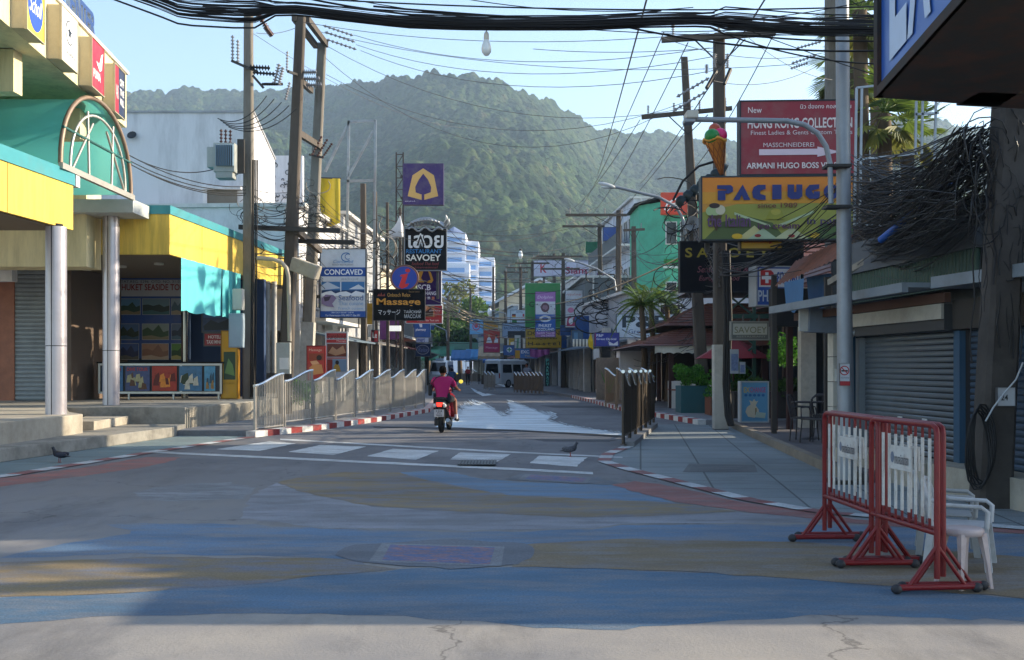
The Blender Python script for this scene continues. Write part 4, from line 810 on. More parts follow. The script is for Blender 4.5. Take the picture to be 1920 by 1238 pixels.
for k in range(7): b.tube([P(752-k*2.4, 445, 49), P(750-k*3, 425+k*2, 49), P(744-k*1.5+6, 405+k*4, 49)], [.12, .16, .02], mat('c8cacd', .5), 6)
b.build('wing', t)
sign('information_sign', 'round blue sign with a red letter i above the massage signboard', (733, 498, 785, 546), 44, [
 ('E', 759, 522, 25, 23, '9a5a48'), ('E', 759, 522, 23.5, 21.7, '1f3f9c'), ('E', 765, 508, 4.6, 3.6, 'c8252c'), ('P', [(752, 516), (766, 513), (760, 533), (768, 532), (764, 538), (754, 542), (748, 538), (755, 519), (750, 519)], 'c8252c')], '1d3a86', .2, frame='6c5248', round_=True)
sign('massage_sign', 'black Onbeach Relax Massage signboard with golden letters', (702, 544, 796, 600), 42, [
 ('T', 'Onbeach Relax', 727, 550, 770, 557, 'b98a3c'), ('T', 'Outside Saloon', 767, 546, 787, 549, '8a6a3c'), ('B', 'Massage', 707, 560, 789, 576, 'c88a2a'), ('T', 'マッサージ', 710, 581, 751, 591, 'd5d8da'), ('T', 'ТАЙСКИЙ', 758, 581, 790, 588, 'c3c8cc'), ('T', 'МАССАЖ', 759, 590, 790, 597, 'c3c8cc'),
 ('P', [(708, 556), (712, 551), (713, 555), (716, 549), (718, 555), (722, 551), (723, 556)], '7a2f24')], '0d0d10', .25, frame='1a1a1e', posts=[((690, 546), (704, 546), .04)])
sign('bank_sign', 'purple SCB currency exchange signboard behind the massage signboard', (783, 506, 827, 572), 50, [
 ('P', [(785, 512), (790, 508), (794, 510), (790, 522), (796, 530), (786, 530)], 'c08a2a'), ('P', [(803, 508), (808, 511), (813, 526), (810, 531), (801, 531), (801, 528), (808, 525)], 'c08a2a'), ('B', 'SCB', 784, 534, 808, 545, 'd9d4e2'), ('B', 'EXCHANGE', 784, 547, 822, 554, 'd9d4e2'),
 ('R', 786, 557, 791, 562, 'b9b4c8'), ('R', 794, 557, 799, 562, 'c08a8a'), ('R', 802, 557, 807, 562, 'b9b4c8'), ('R', 810, 557, 815, 562, 'b05a4a')], '31184e', .25, frame='c9cdd2')
sign('tour_sign', 'red tour and pharmacy signboard with a massage picture below the purple bank sign', (762, 568, 829, 606), 52, [
 ('R', 783, 561+7, 815, 595, 'c07a52'), ('P', [(784, 594), (788, 580), (797, 586), (808, 577), (813, 584), (812, 594)], '3a1c18'), ('P', [(786, 569), (806, 569), (800, 580), (790, 588)], 'd8a27c'), ('T', 'pharmacy', 806, 581, 826, 585, 'f0dede'), ('T', 'Phuket Akka Tour.com', 783, 599, 823, 603, 'f0dede'), ('T', 'Tour', 766, 599, 776, 602, 'f0dede')], 'b3242e', .25, frame='c5c8cc')
sign('pharmacy_sign', 'blue pharmacy signboard on the left beyond the red tour board', (778, 606, 806, 632), 56, [('P', [(786, 608), (792, 608), (792, 614), (788, 614)], 'dfe6ee'), ('B', 'pharmacy', 780, 616, 799, 622, 'e6ecf4')], '1553a0', .25, frame='274a7c')
sign('mart_sign', 'small pale mart signboard below the blue pharmacy board', (781, 633, 804, 642), 58, [('B', 'mart', 783, 634, 797, 641, '2c3f9c')], 'bcc6dc', .2)
sign('oval_sign', 'dark blue signboard with an oval ring, lowest of the left stack', (780, 645, 807, 668), 60, [('E', 793, 656, 12, 9, '8b8f9c'), ('E', 793, 656, 11, 8, '14284e'), ('I', 'Relax', 784, 652, 802, 660, '5a6a9a')], '14284e', .2)
t = thing('light_box', 'white illuminated shop light box hanging from the canopy near the left kerb', 'sign', P(741, 616, 40)); b = MB(); p_ = P(741, 616, 40); b.box(p_, (.42, .2, .2), mat('d5d3cb', .4, emit=.4)); b.build('casing', t); b = MB(); b.bar(p_+Vector((0, 0, .1)), p_+Vector((0, 0, .6)), .03, .03, BLK); b.build('bracket', t)
sign('massage_poster', 'tall red and white Sunshine Massage poster board behind the railing', (612, 624, 651, 706), 35, [
 ('R', 613, 625, 650, 634, 'a8282c'), ('T', 'Sunshine', 614, 626, 649, 636, '2a1414'), ('R', 613, 637, 650, 643, 'b82a2c'), ('T', 'Massage', 632, 638, 649, 642, 'e5c8c0'), ('R', 614, 645, 650, 669, '6b3224'), ('P', [(616, 662), (624, 650), (632, 656), (644, 648), (649, 662), (630, 667)], 'b98a66'), ('R', 614, 671, 650, 672.5, 'b82a2c'), ('R', 614, 674, 650, 697, '6f88a0'), ('R', 614, 674, 624, 697, '8a2a26'), ('P', [(625, 697), (627, 687), (632, 680), (637, 686), (640, 697)], 'b08a3c'), ('E', 633, 680, 3.4, 4, '1a1414')], 'b9bcc2', .12, frame='c6c8cb')
sign('massage_poster', 'red standing poster board with orange pictures left of the Sunshine board', (577, 650, 609, 712), 33, [
 ('T', 'Massage', 580, 654, 604, 660, 'e0b09a'), ('R', 580, 663, 607, 676, '8e3a20'), ('E', 599, 671, 5, 5, '2a1410'), ('P', [(580, 690), (590, 682), (604, 684), (607, 700), (584, 704)], 'd08a50'), ('P', [(582, 678), (594, 676), (600, 682), (586, 684)], 'e0a070')], 'b8261e', .1, frame='7c1c18')
sign('shop_sign', 'small red projecting sign inside the lit colonnade left of the street', (697, 620, 709, 641), 46, [('B', 'Le', 699, 623, 707, 634, 'f2e8e0')], 'c02a30', .1)
t = thing('yellow_banner', 'yellow sagging cloth banner hung among the poles', 'banner', P(617, 380, 43)); b = MB(); vs = []
for i in range(9):
    q = i/8; vs += [P(596+42*q, 334+1*q, 43+.25*math.sin(q*5)), P(604+34*q, 424-4*q+3*math.sin(q*4), 43+.35*math.sin(q*5+1))]
b.add(vs, [(2*i, 2*i+2, 2*i+3, 2*i+1) for i in range(8)], mat('bda520', .6, .12, 1.5, dirt=.3, dcol='6d5f20'), True); b.build('cloth', t)
b = MB(); b.cyl(P(594, 333, 43), P(640, 335, 43), .03, BLK); b.build('rod', t)
t = thing('steel_frame', 'empty galvanised steel billboard frame behind the concrete poles', 'frame', P(678, 420, 46)); fm_ = mat('8e9498', .4, .2, metal=.6, dirt=.5, dcol='6b4630')
for a_, c_, n_ in (((654, 227), (648, 640), 'post'), ((704, 225), (700, 640), 'post'), ((652, 229), (704, 226), 'rail'), ((650, 340), (702, 338), 'rail'), ((654, 230), (610, 322), 'brace'), ((700, 245), (654, 330), 'brace')):
    b = MB(); b.bar(P(*a_, 46), P(*c_, 46), .1, .1, fm_); b.build(n_, t)
t = thing('lattice_mast', 'thin dark lattice mast holding the purple bank signboard', 'mast', P(749, 640, 49.9)); b = MB(); LM = mat('3c3230', .6, .2, metal=.3)
for x in (743, 756): b.bar(P(x, 286, 49.9), P(x, 690, 49.9), .06, .06, LM)
for k in range(17):
    y = 290+k*22; b.bar(P(743, y, 49.9), P(756, y, 49.9), .035, .035, LM); b.bar(P(743 if k % 2 else 756, y, 49.88), P(756 if k % 2 else 743, y+22, 49.88), .03, .03, LM)
b.build('lattice', t)
# tour shop interior signage
sign('poster_wall', 'dark blue wall of holiday pictures headed SEASIDE TOUR inside the booth', (226, 520, 355, 672), 33.9, [
 ('R', 226, 525, 355, 556, 'b9bcc4'), ('T', 'TAT.REG. 5296  OTD. NO. 31-02556', 228, 526, 354, 531, '22304a'), ('B', 'PHUKET SEASIDE TOUR', 223, 533, 355, 545, '8a2026')]
 + [it for x, w_, y, c1, c2, c3 in ((226, 38, 561, '5c8cb4', '2c4c38', '8a7c5c'), (269, 50, 561, '6c8c9c', '2a3c38', '3c6c70'), (323, 30, 561, '8ca4b4', '4c6a78', 'a89c84'), (226, 36, 608, '4c6c9c', '2a3a28', '3c5c78'), (269, 49, 608, '8c9c9a', '3c5a3c', '8a8264'), (324, 29, 608, '5c7090', '24344c', '4a6a80'), (226, 36, 645, '3c5a94', '24325a', '5a5c54'), (269, 49, 645, 'a8826a', '8a6450', 'b8a08a'), (324, 29, 645, '5c8a3c', '2a4a24', 'a8a05c'))
    for it in (('R', x-.8, y-.8, x+w_+.8, y+29.8, 'b0b4b8'), ('R', x, y, x+w_, y+29, c1), ('P', [(x, y+29), (x, y+14+3*math.sin(x)), (x+w_*.2, y+8+4*math.sin(y+x)), (x+w_*.4, y+13), (x+w_*.62, y+6+5*math.cos(x+y)), (x+w_*.8, y+15), (x+w_, y+12), (x+w_, y+29)], c2), ('P', [(x, y+29), (x, y+23), (x+w_*.35, y+21), (x+w_*.7, y+25), (x+w_, y+22), (x+w_, y+29)], c3))], '2450a0', .1, frame='30435e')
sign('information_board', 'information board with an orange oval letter i at the back of the booth', (143, 535, 194, 655), 33.7, [
 ('E', 174, 557, 17, 13, 'b8471c'), ('I', 'i', 170, 547, 178, 567, 'e8d8b0')] + [('R', 146+(k % 2)*27, 575+28*(k//2), 170+(k % 2)*25, 598+28*(k//2), c_) for k, c_ in enumerate(('5a6670', '2c3c54', '4a4434', '3a4a58', '8a2a28', '7a2224'))], '2c4658', .1, frame='5a5f66')
sign('hotel_taxi_sign', 'red HOTELS TAXI MINIBUS sign under the cyan blind', (384, 626, 424, 648), 32, [('B', 'HOTELS', 391, 629, 417, 635, 'e5d8d8'), ('B', 'TAXI MINIBUS', 388, 638, 424, 645, 'e5d8d8')], '9c2230', .06)
sign('picture_panel', 'blue travel picture panel under the cyan blind', (380, 583, 436, 622), 32.2, [('P', [(382, 612), (396, 600), (410, 606), (430, 598), (434, 618), (384, 620)], '1a2c3c'), ('R', 382, 585, 434, 596, '2c5a8c')], '20406c', .06)
sign('travel_rack', 'yellow brochure rack standing by the pole at the end of the booth', (418, 622, 446, 746), 31.2, [('R', 421, 660, 443, 712, '28402c'), ('P', [(423, 700), (430, 672), (438, 684), (442, 705)], '5c7c44'), ('T', 'phuket', 421, 716, 442, 722, '8a6a14'), ('R', 421, 632, 443, 654, 'b8860e')], 'b98812', .2, frame='8a6410')
# display counter
t = thing('display_counter', 'aluminium display counter with tour posters in front of the booth', 'counter', (-10.5, 31, .6))
c0, c1 = P(184, 700, 31), P(416, 700, 31); ztop = 1.66
b = MB(); b.b2(c0.x, 31.03, .78, c1.x, 31.8, ztop, mat('30343a', .5)); b.build('cabinet', t)
b = MB(); b.b2(c0.x-.03, 30.97, ztop, c1.x+.03, 31.85, ztop+.05, DARK); b.build('worktop', t)
b = MB(); 
for z in (.78, ztop-.06): b.b2(c0.x, 31.0, z, c1.x, 31.028, z+.06, STEEL)
for x in (c0.x, P(337, 0, 31).x, c1.x-.06): b.b2(x, 30.995, .84, x+.06, 31.028, ztop-.06, STEEL)
b.build('frame', t)
for x in (c0.x+.1, -11.2, -9.9, c1.x-.15): b = MB(); b.b2(x, 31.1, .6, x+.05, 31.15, .78, STEEL); b.build('leg', t)
cols = [('2c6a9c', '17303c', '285a6c'), ('3c4a78', '5c3c28', 'a8a27c'), ('9c2a1c', 'd8842c', '5c1410'), ('3c6a8c', 'b8b4a4', '2c3c28'), ('4c8aa8', '8c6c3c', '2c4c5c')]
xs = [232, 282, 333, 380, 405]; x_ = 190
for k, (x1, cc) in enumerate(zip(xs, cols)):
    a = P(x_, 0, 31).x+.02; c = P(x1, 0, 31).x-.02; b = MB(); b.add([(a, 30.992-.0, .86), (c, 30.992, .86), (c, 30.992, 1.58), (a, 30.992, 1.58)], [(0, 1, 2, 3)], mat(cc[0], .3, .3, 6)); w_ = c-a
    rnd = random.Random(k)
    for j in range(9):
        xx = a+w_*rnd.uniform(.02, .72); zz = rnd.uniform(.9, 1.15); b.add([(xx, 30.989-.001*j, zz), (xx+w_*.25, 30.989-.001*j, zz), (xx+w_*.2, 30.989-.001*j, zz+rnd.uniform(.15, .35)), (xx+w_*.05, 30.989-.001*j, zz+.2)], [(0, 1, 2, 3)], mat(cc[1+j % 2], .4, .3, 8))
    if k < 2:
        v, f = fit_text('PHUKET SEASIDE TOUR' if k == 0 else 'DIVE TOUR', a+.05, 1.44, c-.05, 1.54, .01); b.add([(q[0], 30.98, q[1]) for q in v], f, mat('b8402c', .5))
    b.build('poster', t); x_ = x1+2
# meter cabinets on the pole
# ---------------------------------------------------------------- right side signs
sign('tailor_sign', 'large red tailor signboard reading HONG KONG COLLECTION', (1388, 194, 1598, 329), 22, [
 ('T', 'New', 1401, 204, 1426, 215, 'e8dcd8'), ('T', 'นิว ฮ่องกง คอลเลคชั่น', 1497, 199, 1590, 208, 'e8dcd8'), ('B', 'HONG KONG COLLECTION', 1400, 225, 1592, 244, 'ddd0cc'), ('T', "Finest Ladies & Gents Custom Tailors", 1406, 248, 1592, 256, 'd8c8c8'), ('T', 'MASSCHNEIDEREI', 1429, 271, 1522, 279, 'd8c8c8'),
 ('P', [(1421, 283), (1528, 283), (1528, 279), (1571, 289), (1528, 298), (1528, 294), (1421, 294)], 'dcc4cc'), ('B', 'ARMANI HUGO BOSS VERSACE', 1398, 308, 1590, 319, 'e0d2ce')], '8e1a2c', .35, yaw=-.05, frame='2a2c30', posts=[((1400, 329), (1400, 345), .05), ((1590, 329), (1590, 600), .07)])
sign('ice_cream_sign', 'wide orange and green PACIUGO ice cream signboard', (1316, 335, 1592, 450), 22, [
 ('R', 1316, 335, 1592, 362, 'd9801c'), ('R', 1316, 362, 1592, 384, 'cf8f24'), ('P', [(1316, 400), (1380, 385), (1592, 384), (1592, 450), (1316, 450)], '8f8f3a'), ('P', [(1320, 450), (1352, 418), (1400, 408), (1445, 420), (1470, 450)], '4c5a2c'), ('P', [(1380, 450), (1412, 425), (1440, 450)], 'b9b27a'), ('P', [(1400, 450), (1428, 430), (1455, 450)], '9fae8e'), ('P', [(1448, 450), (1480, 428), (1512, 450)], 'b4b68c'), ('P', [(1510, 450), (1540, 420), (1592, 430), (1592, 450)], '47602c'),
 ('P', [(1375, 400), (1440, 424), (1442, 428), (1375, 405)], 'a9b58c'), ('P', [(1455, 424), (1520, 398), (1522, 402), (1458, 428)], 'a9b58c'), ('E', 1380, 445, 10, 5, 'c9a020'), ('E', 1522, 444, 10, 5, 'c9a020'), ('E', 1418, 444, 6, 3, '8a1f1c'), ('E', 1480, 445, 6, 3, '8a1f1c'),
 ('P', [(1432, 414), (1440, 398), (1462, 398), (1468, 414)], '8c8a2a'), ('E', 1451, 400, 9, 6, 'a59a3a'), ('E', 1335, 398, 13, 10, '9fb07a'), ('E', 1349, 396, 9, 9, 'c2b89a'), ('E', 1338, 388, 10, 5, '33201a'), ('P', [(1326, 406), (1352, 406), (1342, 436)], '4c3820'),
 ('P', [(1343, 350), (1368, 350), (1372, 354), (1372, 362), (1364, 366), (1358, 366), (1358, 378), (1344, 378), (1344, 360), (1360, 360), (1360, 358), (1343, 357)], '1f2c6c'), ('P', [(1372, 378), (1390, 349), (1404, 378), (1392, 378), (1388, 368), (1384, 378)], '1f2c6c'), ('P', [(1432, 350), (1432, 378), (1418, 378), (1409, 374), (1407, 364), (1410, 354), (1418, 350), (1432, 350), (1432, 358), (1422, 361), (1422, 367), (1432, 370)], '1f2c6c'),
 ('R', 1444, 350, 1461, 377, '1f2c6c'), ('P', [(1472, 350), (1484, 350), (1484, 364), (1488, 364), (1488, 350), (1499, 350), (1499, 372), (1493, 377), (1478, 377), (1472, 372)], '1f2c6c'), ('P', [(1505, 360), (1512, 351), (1530, 350), (1530, 358), (1516, 362), (1520, 368), (1530, 366), (1530, 377), (1512, 377), (1505, 370)], '1f2c6c'), ('R', 1520, 363, 1531, 373, '1f2c6c'), ('E', 1552, 364, 14, 14, '1f2c6c'), ('E', 1555, 362, 3.5, 4, 'cf8020'),
 ('B', 'since 1989', 1417, 384, 1490, 393, '6c3a24'), ('B', 'the Italian', 1324, 405, 1404, 428, '5c3a5c'), ('B', 'ice cream', 1417, 421, 1494, 432, '5a2c4c'), ('B', 'in paper', 1507, 412, 1588, 428, '4c3a5c')], 'c98a2a', .35, yaw=-.05, frame='33383a', posts=[((1330, 450), (1330, 470), .05), ((1570, 450), (1570, 600), .07)])
# ice cream cone
t = thing('ice_cream_cone', 'giant ice cream cone with green and pink scoops standing on the orange signboard', 'cone', P(1352, 330, 22)); S = 22/F
b = MB(); A_ = P(1353, 327, 22); q = P(1342, 270, 22); b.tube([A_, A_.lerp(q, .9), q, q+Vector((0, 0, .06))], [.03, .16, .2, .215], mat('b8702a', .6, .1), 20)
cn = mat('8a4c1c', .6)
b.build('cone', t); b = MB()
for k in range(9):
    a_ = 2*PI*k/9; p1 = A_+Vector((.03*math.cos(a_), .03*math.sin(a_), 0)); 
    for sg in (-1, 1):
        pts = []
        for i in range(9):
            z = i/8; a2 = a_+sg*z*1.6; rr = .03+.165*z+.006; pp = A_.lerp(q, z); pts.append(pp+Vector((rr*math.cos(a2), rr*math.sin(a2), 0)))
        b.tube(pts, .008, cn, 4)
b.build('waffle_lines', t)
for nm, (x, y), rr, c_, dy in (('scoop', (1335, 256), .16, '1c7a34', -.1), ('scoop', (1350, 254), .155, 'd82a6a', .12), ('scoop', (1340, 243), .13, 'a8482c', .2)):
    b = MB(); b.ell(P(x, y, 22+dy), (rr, rr, rr*.98), mat(c_, .35, .1, 6)); b.build(nm, t)
b = MB(); p_ = P(1340, 269, 22); b.tube([p_+Vector((.22*math.cos(a*.4), .22*math.sin(a*.4), .03*math.sin(a*1.7)+.05)) for a in range(17)], .035, mat('c98a30', .5), 6); b.build('rim', t)
sign('arrow_sign', 'yellow sign with a red arrow hanging under the orange ice cream board', (1388, 450, 1463, 467), 22.2, [('P', [(1392, 452), (1392, 452), (1440, 452), (1455, 450.5), (1440, 459), (1440, 456), (1392, 456)], 'a82a20')], 'c99a14', .2, frame='4a3c20')
sign('restaurant_sign', 'huge dark SAVOEY signboard with yellow letters behind the poles on the right', (1275, 455, 1502, 547), 30, [
 ('B', 'S A V O E Y', 1283, 466, 1440, 484, '8a7a1c'), ('I', 'Seafood Thai &', 1305, 500, 1400, 512, '7c4650'), ('I', 'European food', 1308, 518, 1382, 530, '7c4650')], '0b0d12', .3, frame='14181c')
sign('pharmacy_sign', 'blue pharmacy sign box with a white cross on a red square', (1412, 503, 1492, 573), 25, [
 ('R', 1415, 506, 1492, 540, 'c4c8cc'), ('P', [(1418, 509), (1438, 509), (1443, 514), (1443, 532), (1438, 537), (1418, 537)], 'b02028'), ('R', 1427, 513, 1433, 533, 'd8dadc'), ('R', 1420, 520, 1440, 526, 'd8dadc'), ('B', 'ยา', 1449, 512, 1462, 534, '1f4a94'), ('B', 'จำหน่าย'[:4], 1464, 512, 1492, 534, '1f4a94'), ('B', 'PHARMACY'[:5], 1413, 546, 1466, 567, 'aebccc')], '1c4a9a', .5, yaw=.12, frame='9aa0a4')
sign('restaurant_sign', 'small weathered white SAVOEY sign hanging above the red parasol', (1371, 605, 1439, 636), 25.5, [('R', 1373, 607, 1437, 628, 'a5a69c'), ('T', 'SAVOEY', 1376, 613, 1436, 625, '6b6a4c'), ('T', 'RESTAURANT', 1380, 630, 1434, 633, '9c9c90')], '5c605c', .15, frame='8c8c86', posts=[((1395, 590), (1395, 606), .02), ((1425, 590), (1425, 606), .02)])
# exchange board on castors
r = sign('exchange_board', 'light blue EXCHANGE pavement board with a money bag picture on castors', (1388, 717, 1437, 790), 27.6, [
 ('R', 1390, 719, 1435, 788, '5f9cc4'), ('B', 'EX', 1392, 726, 1403, 736, 'c9b24a'), ('B', 'CHANGE', 1403.5, 726, 1433, 736, 'b05a8c'), ('E', 1396, 741, 3, 2.5, '2f6ca8'), ('E', 1404, 741, 3, 2.5, '2f6ca8'), ('E', 1412, 741, 3, 2.5, '2f6ca8'), ('E', 1420, 741, 3, 2.5, '2f6ca8'), ('E', 1428, 741, 3, 2.5, '2f6ca8'),
 ('P', [(1402, 750), (1408, 753), (1411, 748), (1415, 753), (1419, 751), (1414, 760), (1420, 768), (1420, 778), (1412, 783), (1400, 781), (1395, 772), (1398, 763), (1405, 758)], 'c9c4b0'), ('R', 1413, 765, 1416, 778, '8a7c5a'), ('P', [(1415, 772), (1433, 774), (1431, 784), (1413, 782)], 'a9bcb4')], '6fa3c4', .3, frame='b5babd')
b = MB()
for sx in (-.3, .3):
    for sy in (-.1, .1): b.cyl((sx-.02, sy, -.56), (sx+.02, sy, -.56), .04, BLK)
b.build('castor', r, local=True)
# far right signs
sign('optician_sign', 'large white P&P Great Optical signboard behind the palms', (1156, 590, 1262, 633), 50.5, [('B', 'P&P', 1166, 592, 1252, 615, '2c3a48'), ('T', 'Great Optical', 1178, 618, 1252, 628, '2c4a7c')], 'b0c2d2', .3, frame='5c646c')
sign('optician_sign', 'small blue P&P Great Optical projecting sign', (1115, 625, 1160, 649), 50, [('B', 'P&P', 1118, 627, 1131, 632, 'c8cede'), ('B', 'Great Optical', 1118, 634, 1155, 639, 'c8cede'), ('P', [(1140, 640), (1150, 645), (1158, 640), (1158, 648), (1142, 648)], 'b8c0cc'), ('R', 1115, 625, 1116.5, 649, '8a2a4c')], '22308a', .2, frame='3c4468')
sign('green_board', 'tall green billboard behind the foodland sign', (985, 532, 1050, 614), 72, [('B', 'C', 992, 566, 1001, 576, '10301c')], '1f7a3c', .3, frame='7fae90')
sign('food_sign', 'white blue and violet PHUKET FOODLAND signboard', (1004, 548, 1041, 632), 66, [
 ('R', 1004, 548, 1041, 566, '9c6cac'), ('I', 'Dolphin', 1007, 555, 1036, 562, 'e0c8e0'), ('E', 1022, 577, 8, 9, '5c3c48'), ('E', 1022, 577, 5, 5, '8c6c7c'), ('R', 1004, 590, 1041, 622, '1f5aa8'), ('E', 1022, 598, 11, 6, 'd5dbe2'), ('E', 1022, 598, 6, 3, '1f5aa8'), ('B', 'PHUKET', 1010, 608, 1034, 614, 'e0e6ee'), ('B', 'FOODLAND', 1006, 615.5, 1039, 621, 'e0e6ee'), ('R', 1004, 622, 1041, 632, '8c5aa0'), ('T', 'Tel:076-340150', 1006, 623, 1039, 627, 'e0d0e4'), ('T', '076-340500', 1014, 628, 1039, 631.5, 'e0d0e4')]
 + [('E', 1007+6.5*k, 571+(k*5 % 16), 1, 1, '2c2c34') for k in range(6)], 'c9ccd4', .3, frame='4a5060')
sign('hostel_sign', 'yellow DOLPHIN BACKPACKER HOSTEL signboard below the green billboard', (986, 618, 1052, 652), 70, [('B', 'DOLPHIN', 989, 621, 1049, 629, '4a3c10'), ('B', 'Backpacker', 990, 632, 1047, 638, '4a3c10'), ('B', 'H o s t e l', 990, 641, 1050, 648, '33290c')], 'a98a10', .3, frame='5c4c18')
sign('nightlife_sign', 'white INTERNATIONAL NIGHTLIFE signboard with colourful drawing', (1060, 545, 1093, 614), 66, [('T', 'กรุงไทย', 1062, 550, 1089, 556, 'b04a54'), ('B', 'INTERMEZZO', 1062, 561, 1089, 564, '2a3a5c'), ('B', 'INTERNATIONAL', 1062, 566, 1089, 569, '2a3a5c'), ('B', 'NIGHTLIFE', 1062, 571, 1081, 574, '2a3a5c'), ('E', 1070, 582, 6, 5, 'c47a9c'), ('P', [(1062, 612), (1064, 595), (1069, 592), (1073, 600), (1078, 590), (1086, 596), (1084, 606), (1090, 612)], 'a83c64'), ('P', [(1072, 606), (1078, 594), (1088, 598), (1080, 604)], '2c4a4c'), ('E', 1070, 603, 4, 6, 'dfe2e6')], 'c5cbd2', .3, frame='3c4048')
sign('siam_sign', 'long white billboard with red lettering K Siam on a roof', (1000, 489, 1104, 518), 92, [('B', 'K', 1013, 495, 1025, 512, 'b02838'), ('R', 1035, 488, 1037, 517, 'b9b0c4'), ('B', 'Siam', 1060, 501, 1100, 514, 'a03050'), ('T', 'International Clinic', 1064, 515, 1100, 517.5, '6c7486')], 'c4c2d2', .3, frame='8c90a0', posts=[((1020, 518), (1020, 545), .1), ((1085, 518), (1085, 545), .1)])
sign('red_round_sign', 'small sky blue sign with a red shield emblem', (881, 599, 906, 627), 100, [('E', 893, 612, 7, 8, '9c3c5c'), ('E', 893, 612, 5.4, 6.2, '5a9ac8'), ('E', 893, 611, 3.6, 4.4, '9c2c4c')], '5a9ac8', .3)
sign('yellow_sign', 'small ochre signboard above the red portrait billboard', (907, 602, 934, 617), 96, [('T', 'MANOO', 910, 606, 931, 613, '8a3c14')], 'a98420', .3)
sign('portrait_billboard', 'red billboard with two people in white shirts above a crimson strip', (907, 620, 937, 661), 94, [('R', 908, 645, 936, 660, '9c1c54'), ('P', [(912, 643), (914, 634), (917, 632), (920, 634), (923, 643)], 'c9ccd2'), ('E', 917, 630, 2, 2.6, 'b08468'), ('P', [(926, 643), (929, 633), (934, 635), (934, 643)], 'c9ccd2'), ('E', 931, 630, 1.8, 2.3, '2a201c'), ('T', 'Massage', 911, 650, 933, 655, 'd8a8b8')], 'a3342c', .3)
sign('backpackers_sign', 'pale blue BACKPACKERS board over a dark hoarding', (942, 607, 984, 634), 84, [('B', 'BACKPACKERS', 945, 613, 982, 618, '3c587c'), ('R', 952, 621, 984, 634, '12202c')], '8fa3bc', .3)
sign('flag_sign', 'white sign with small german flag and green square near the hostel', (958, 582, 984, 612), 86, [('R', 960, 589, 967, 591, '1c1c1c'), ('R', 960, 591, 967, 593, 'a02020'), ('R', 960, 593, 967, 595, 'c09c20'), ('R', 960, 600, 969, 611, '1c6a3c'), ('T', 'HOTEL', 968, 584, 980, 587, '3c4a5c'), ('R', 980, 589, 983, 594, 'b03040')], 'b9c4d0', .3)
sign('blue_white_sign', 'blue sign with white and green cross beside the hostel entrance', (944, 648, 975, 666), 88, [('E', 955, 656, 5, 5, 'c4d0dc'), ('R', 954, 652, 956, 660, '2c7a4c'), ('R', 951, 655, 959, 657, '2c7a4c')], '2c5a9a', .3)
sign('poster_sign', 'narrow white poster with green figures left of the hostel signboard', (965, 629, 976, 656), 80, [('P', [(968, 654), (970, 634), (973, 634), (972, 654)], '5a8c6c'), ('P', [(967, 634), (974, 652), (975, 655), (966, 632)], '5a8c6c')], 'b8c0bc', .2)
sign('exchange_sign', 'blue EXCHANGE sign with yellow end panel under the hostel signboard', (966, 654, 1008, 672), 72, [('B', 'EXC', 977, 657, 992, 663, 'd5dce6'), ('R', 966, 657, 975, 672, 'b98a1c'), ('T', 'TAXI', 984, 666, 998, 670, 'c4b060')], '2466ac', .2)
t = thing('vinyl_banner', 'crumpled pink vinyl banner hanging under the hostel signboard', 'banner', P(1012, 665, 68)); b = MB(); vs = []
for i in range(11): q = i/10; vs += [P(993+38*q, 654+2*math.sin(q*3), 68+.1*math.sin(i*2)), P(994+36*q, 668+3*math.sin(q*5), 68+.15*math.sin(i*2))]
b.add(vs, [(2*i, 2*i+2, 2*i+3, 2*i+1) for i in range(10)], mat('8c4a86', .6, .3, 6), True); b.build('sheet', t)
sign('pharmacy_banner', 'vertical dark PHARMACY banner with teal letters beside the shop entrance', (1022, 672, 1031, 724), 60, [('B', c_, 1024, 673.5+6.4*k, 1029, 678.5+6.4*k, '4aa59c') for k, c_ in enumerate('PHARMACY')], '10242a', .1)
sign('roof_logo_sign', 'orange red roof sign with a white swirl above the green building', (1240, 363, 1287, 402), 60, [('L', [(1246, 394), (1250, 384), (1262, 375), (1276, 372), (1282, 374), (1276, 380), (1260, 384), (1250, 396)], 3, 'e8e2de'), ('L', [(1258, 396), (1266, 384), (1275, 386), (1272, 393), (1264, 397)], 2.4, '1c1c20')], 'c23c20', .3, frame='c8502c')
sign('roof_board', 'blue signboard on the white balcony block roof line', (1131, 427, 1178, 452), 78, [('T', '+', 1165, 434, 1174, 443, '1c2c5c')], '3556a0', .3)
sign('wall_sign', 'small blue grey shop sign beside the striped awning', (1072, 620, 1092, 642), 58, [('R', 1076, 624, 1083, 638, '5c88ac')], '3f6484', .3)
sign('number_plate', 'white number plate reading 24 wired on the thick concrete pole', (1869, 727, 1902, 761), 11.38, [('B', '24', 1876, 740, 1889, 751, '26282c')], 'b3b6ba', .02, fw=.004)
sign('no_smoking_sign', 'white and red no smoking notice strapped round the lamp post', (1574, 682, 1593, 723), 13.87, [('E', 1583, 695, 9, 9, 'b02a34'), ('E', 1583, 695, 7, 7, 'c9cdd2'), ('R', 1577, 694, 1589, 697, '20242a'), ('L', [(1578, 690), (1588, 700)], 1.8, 'b02a34'), ('R', 1574, 715, 1593, 723, 'a82c34'), ('T', 'NO SMOKING', 1576, 707, 1591, 710, '5c6470')], 'c9cdd4', .01, fw=.002)
t = thing('pole_notice', 'long white notice board fixed on the side pole by the roller shutter', 'sign', P(1846, 670, 12.2)); b = MB(); p_ = P(1848, 670, 12.2); b.box(p_, (.06, .12, .4), mat('b8b2a4', .6, dirt=.3)); b.build('panel', t)
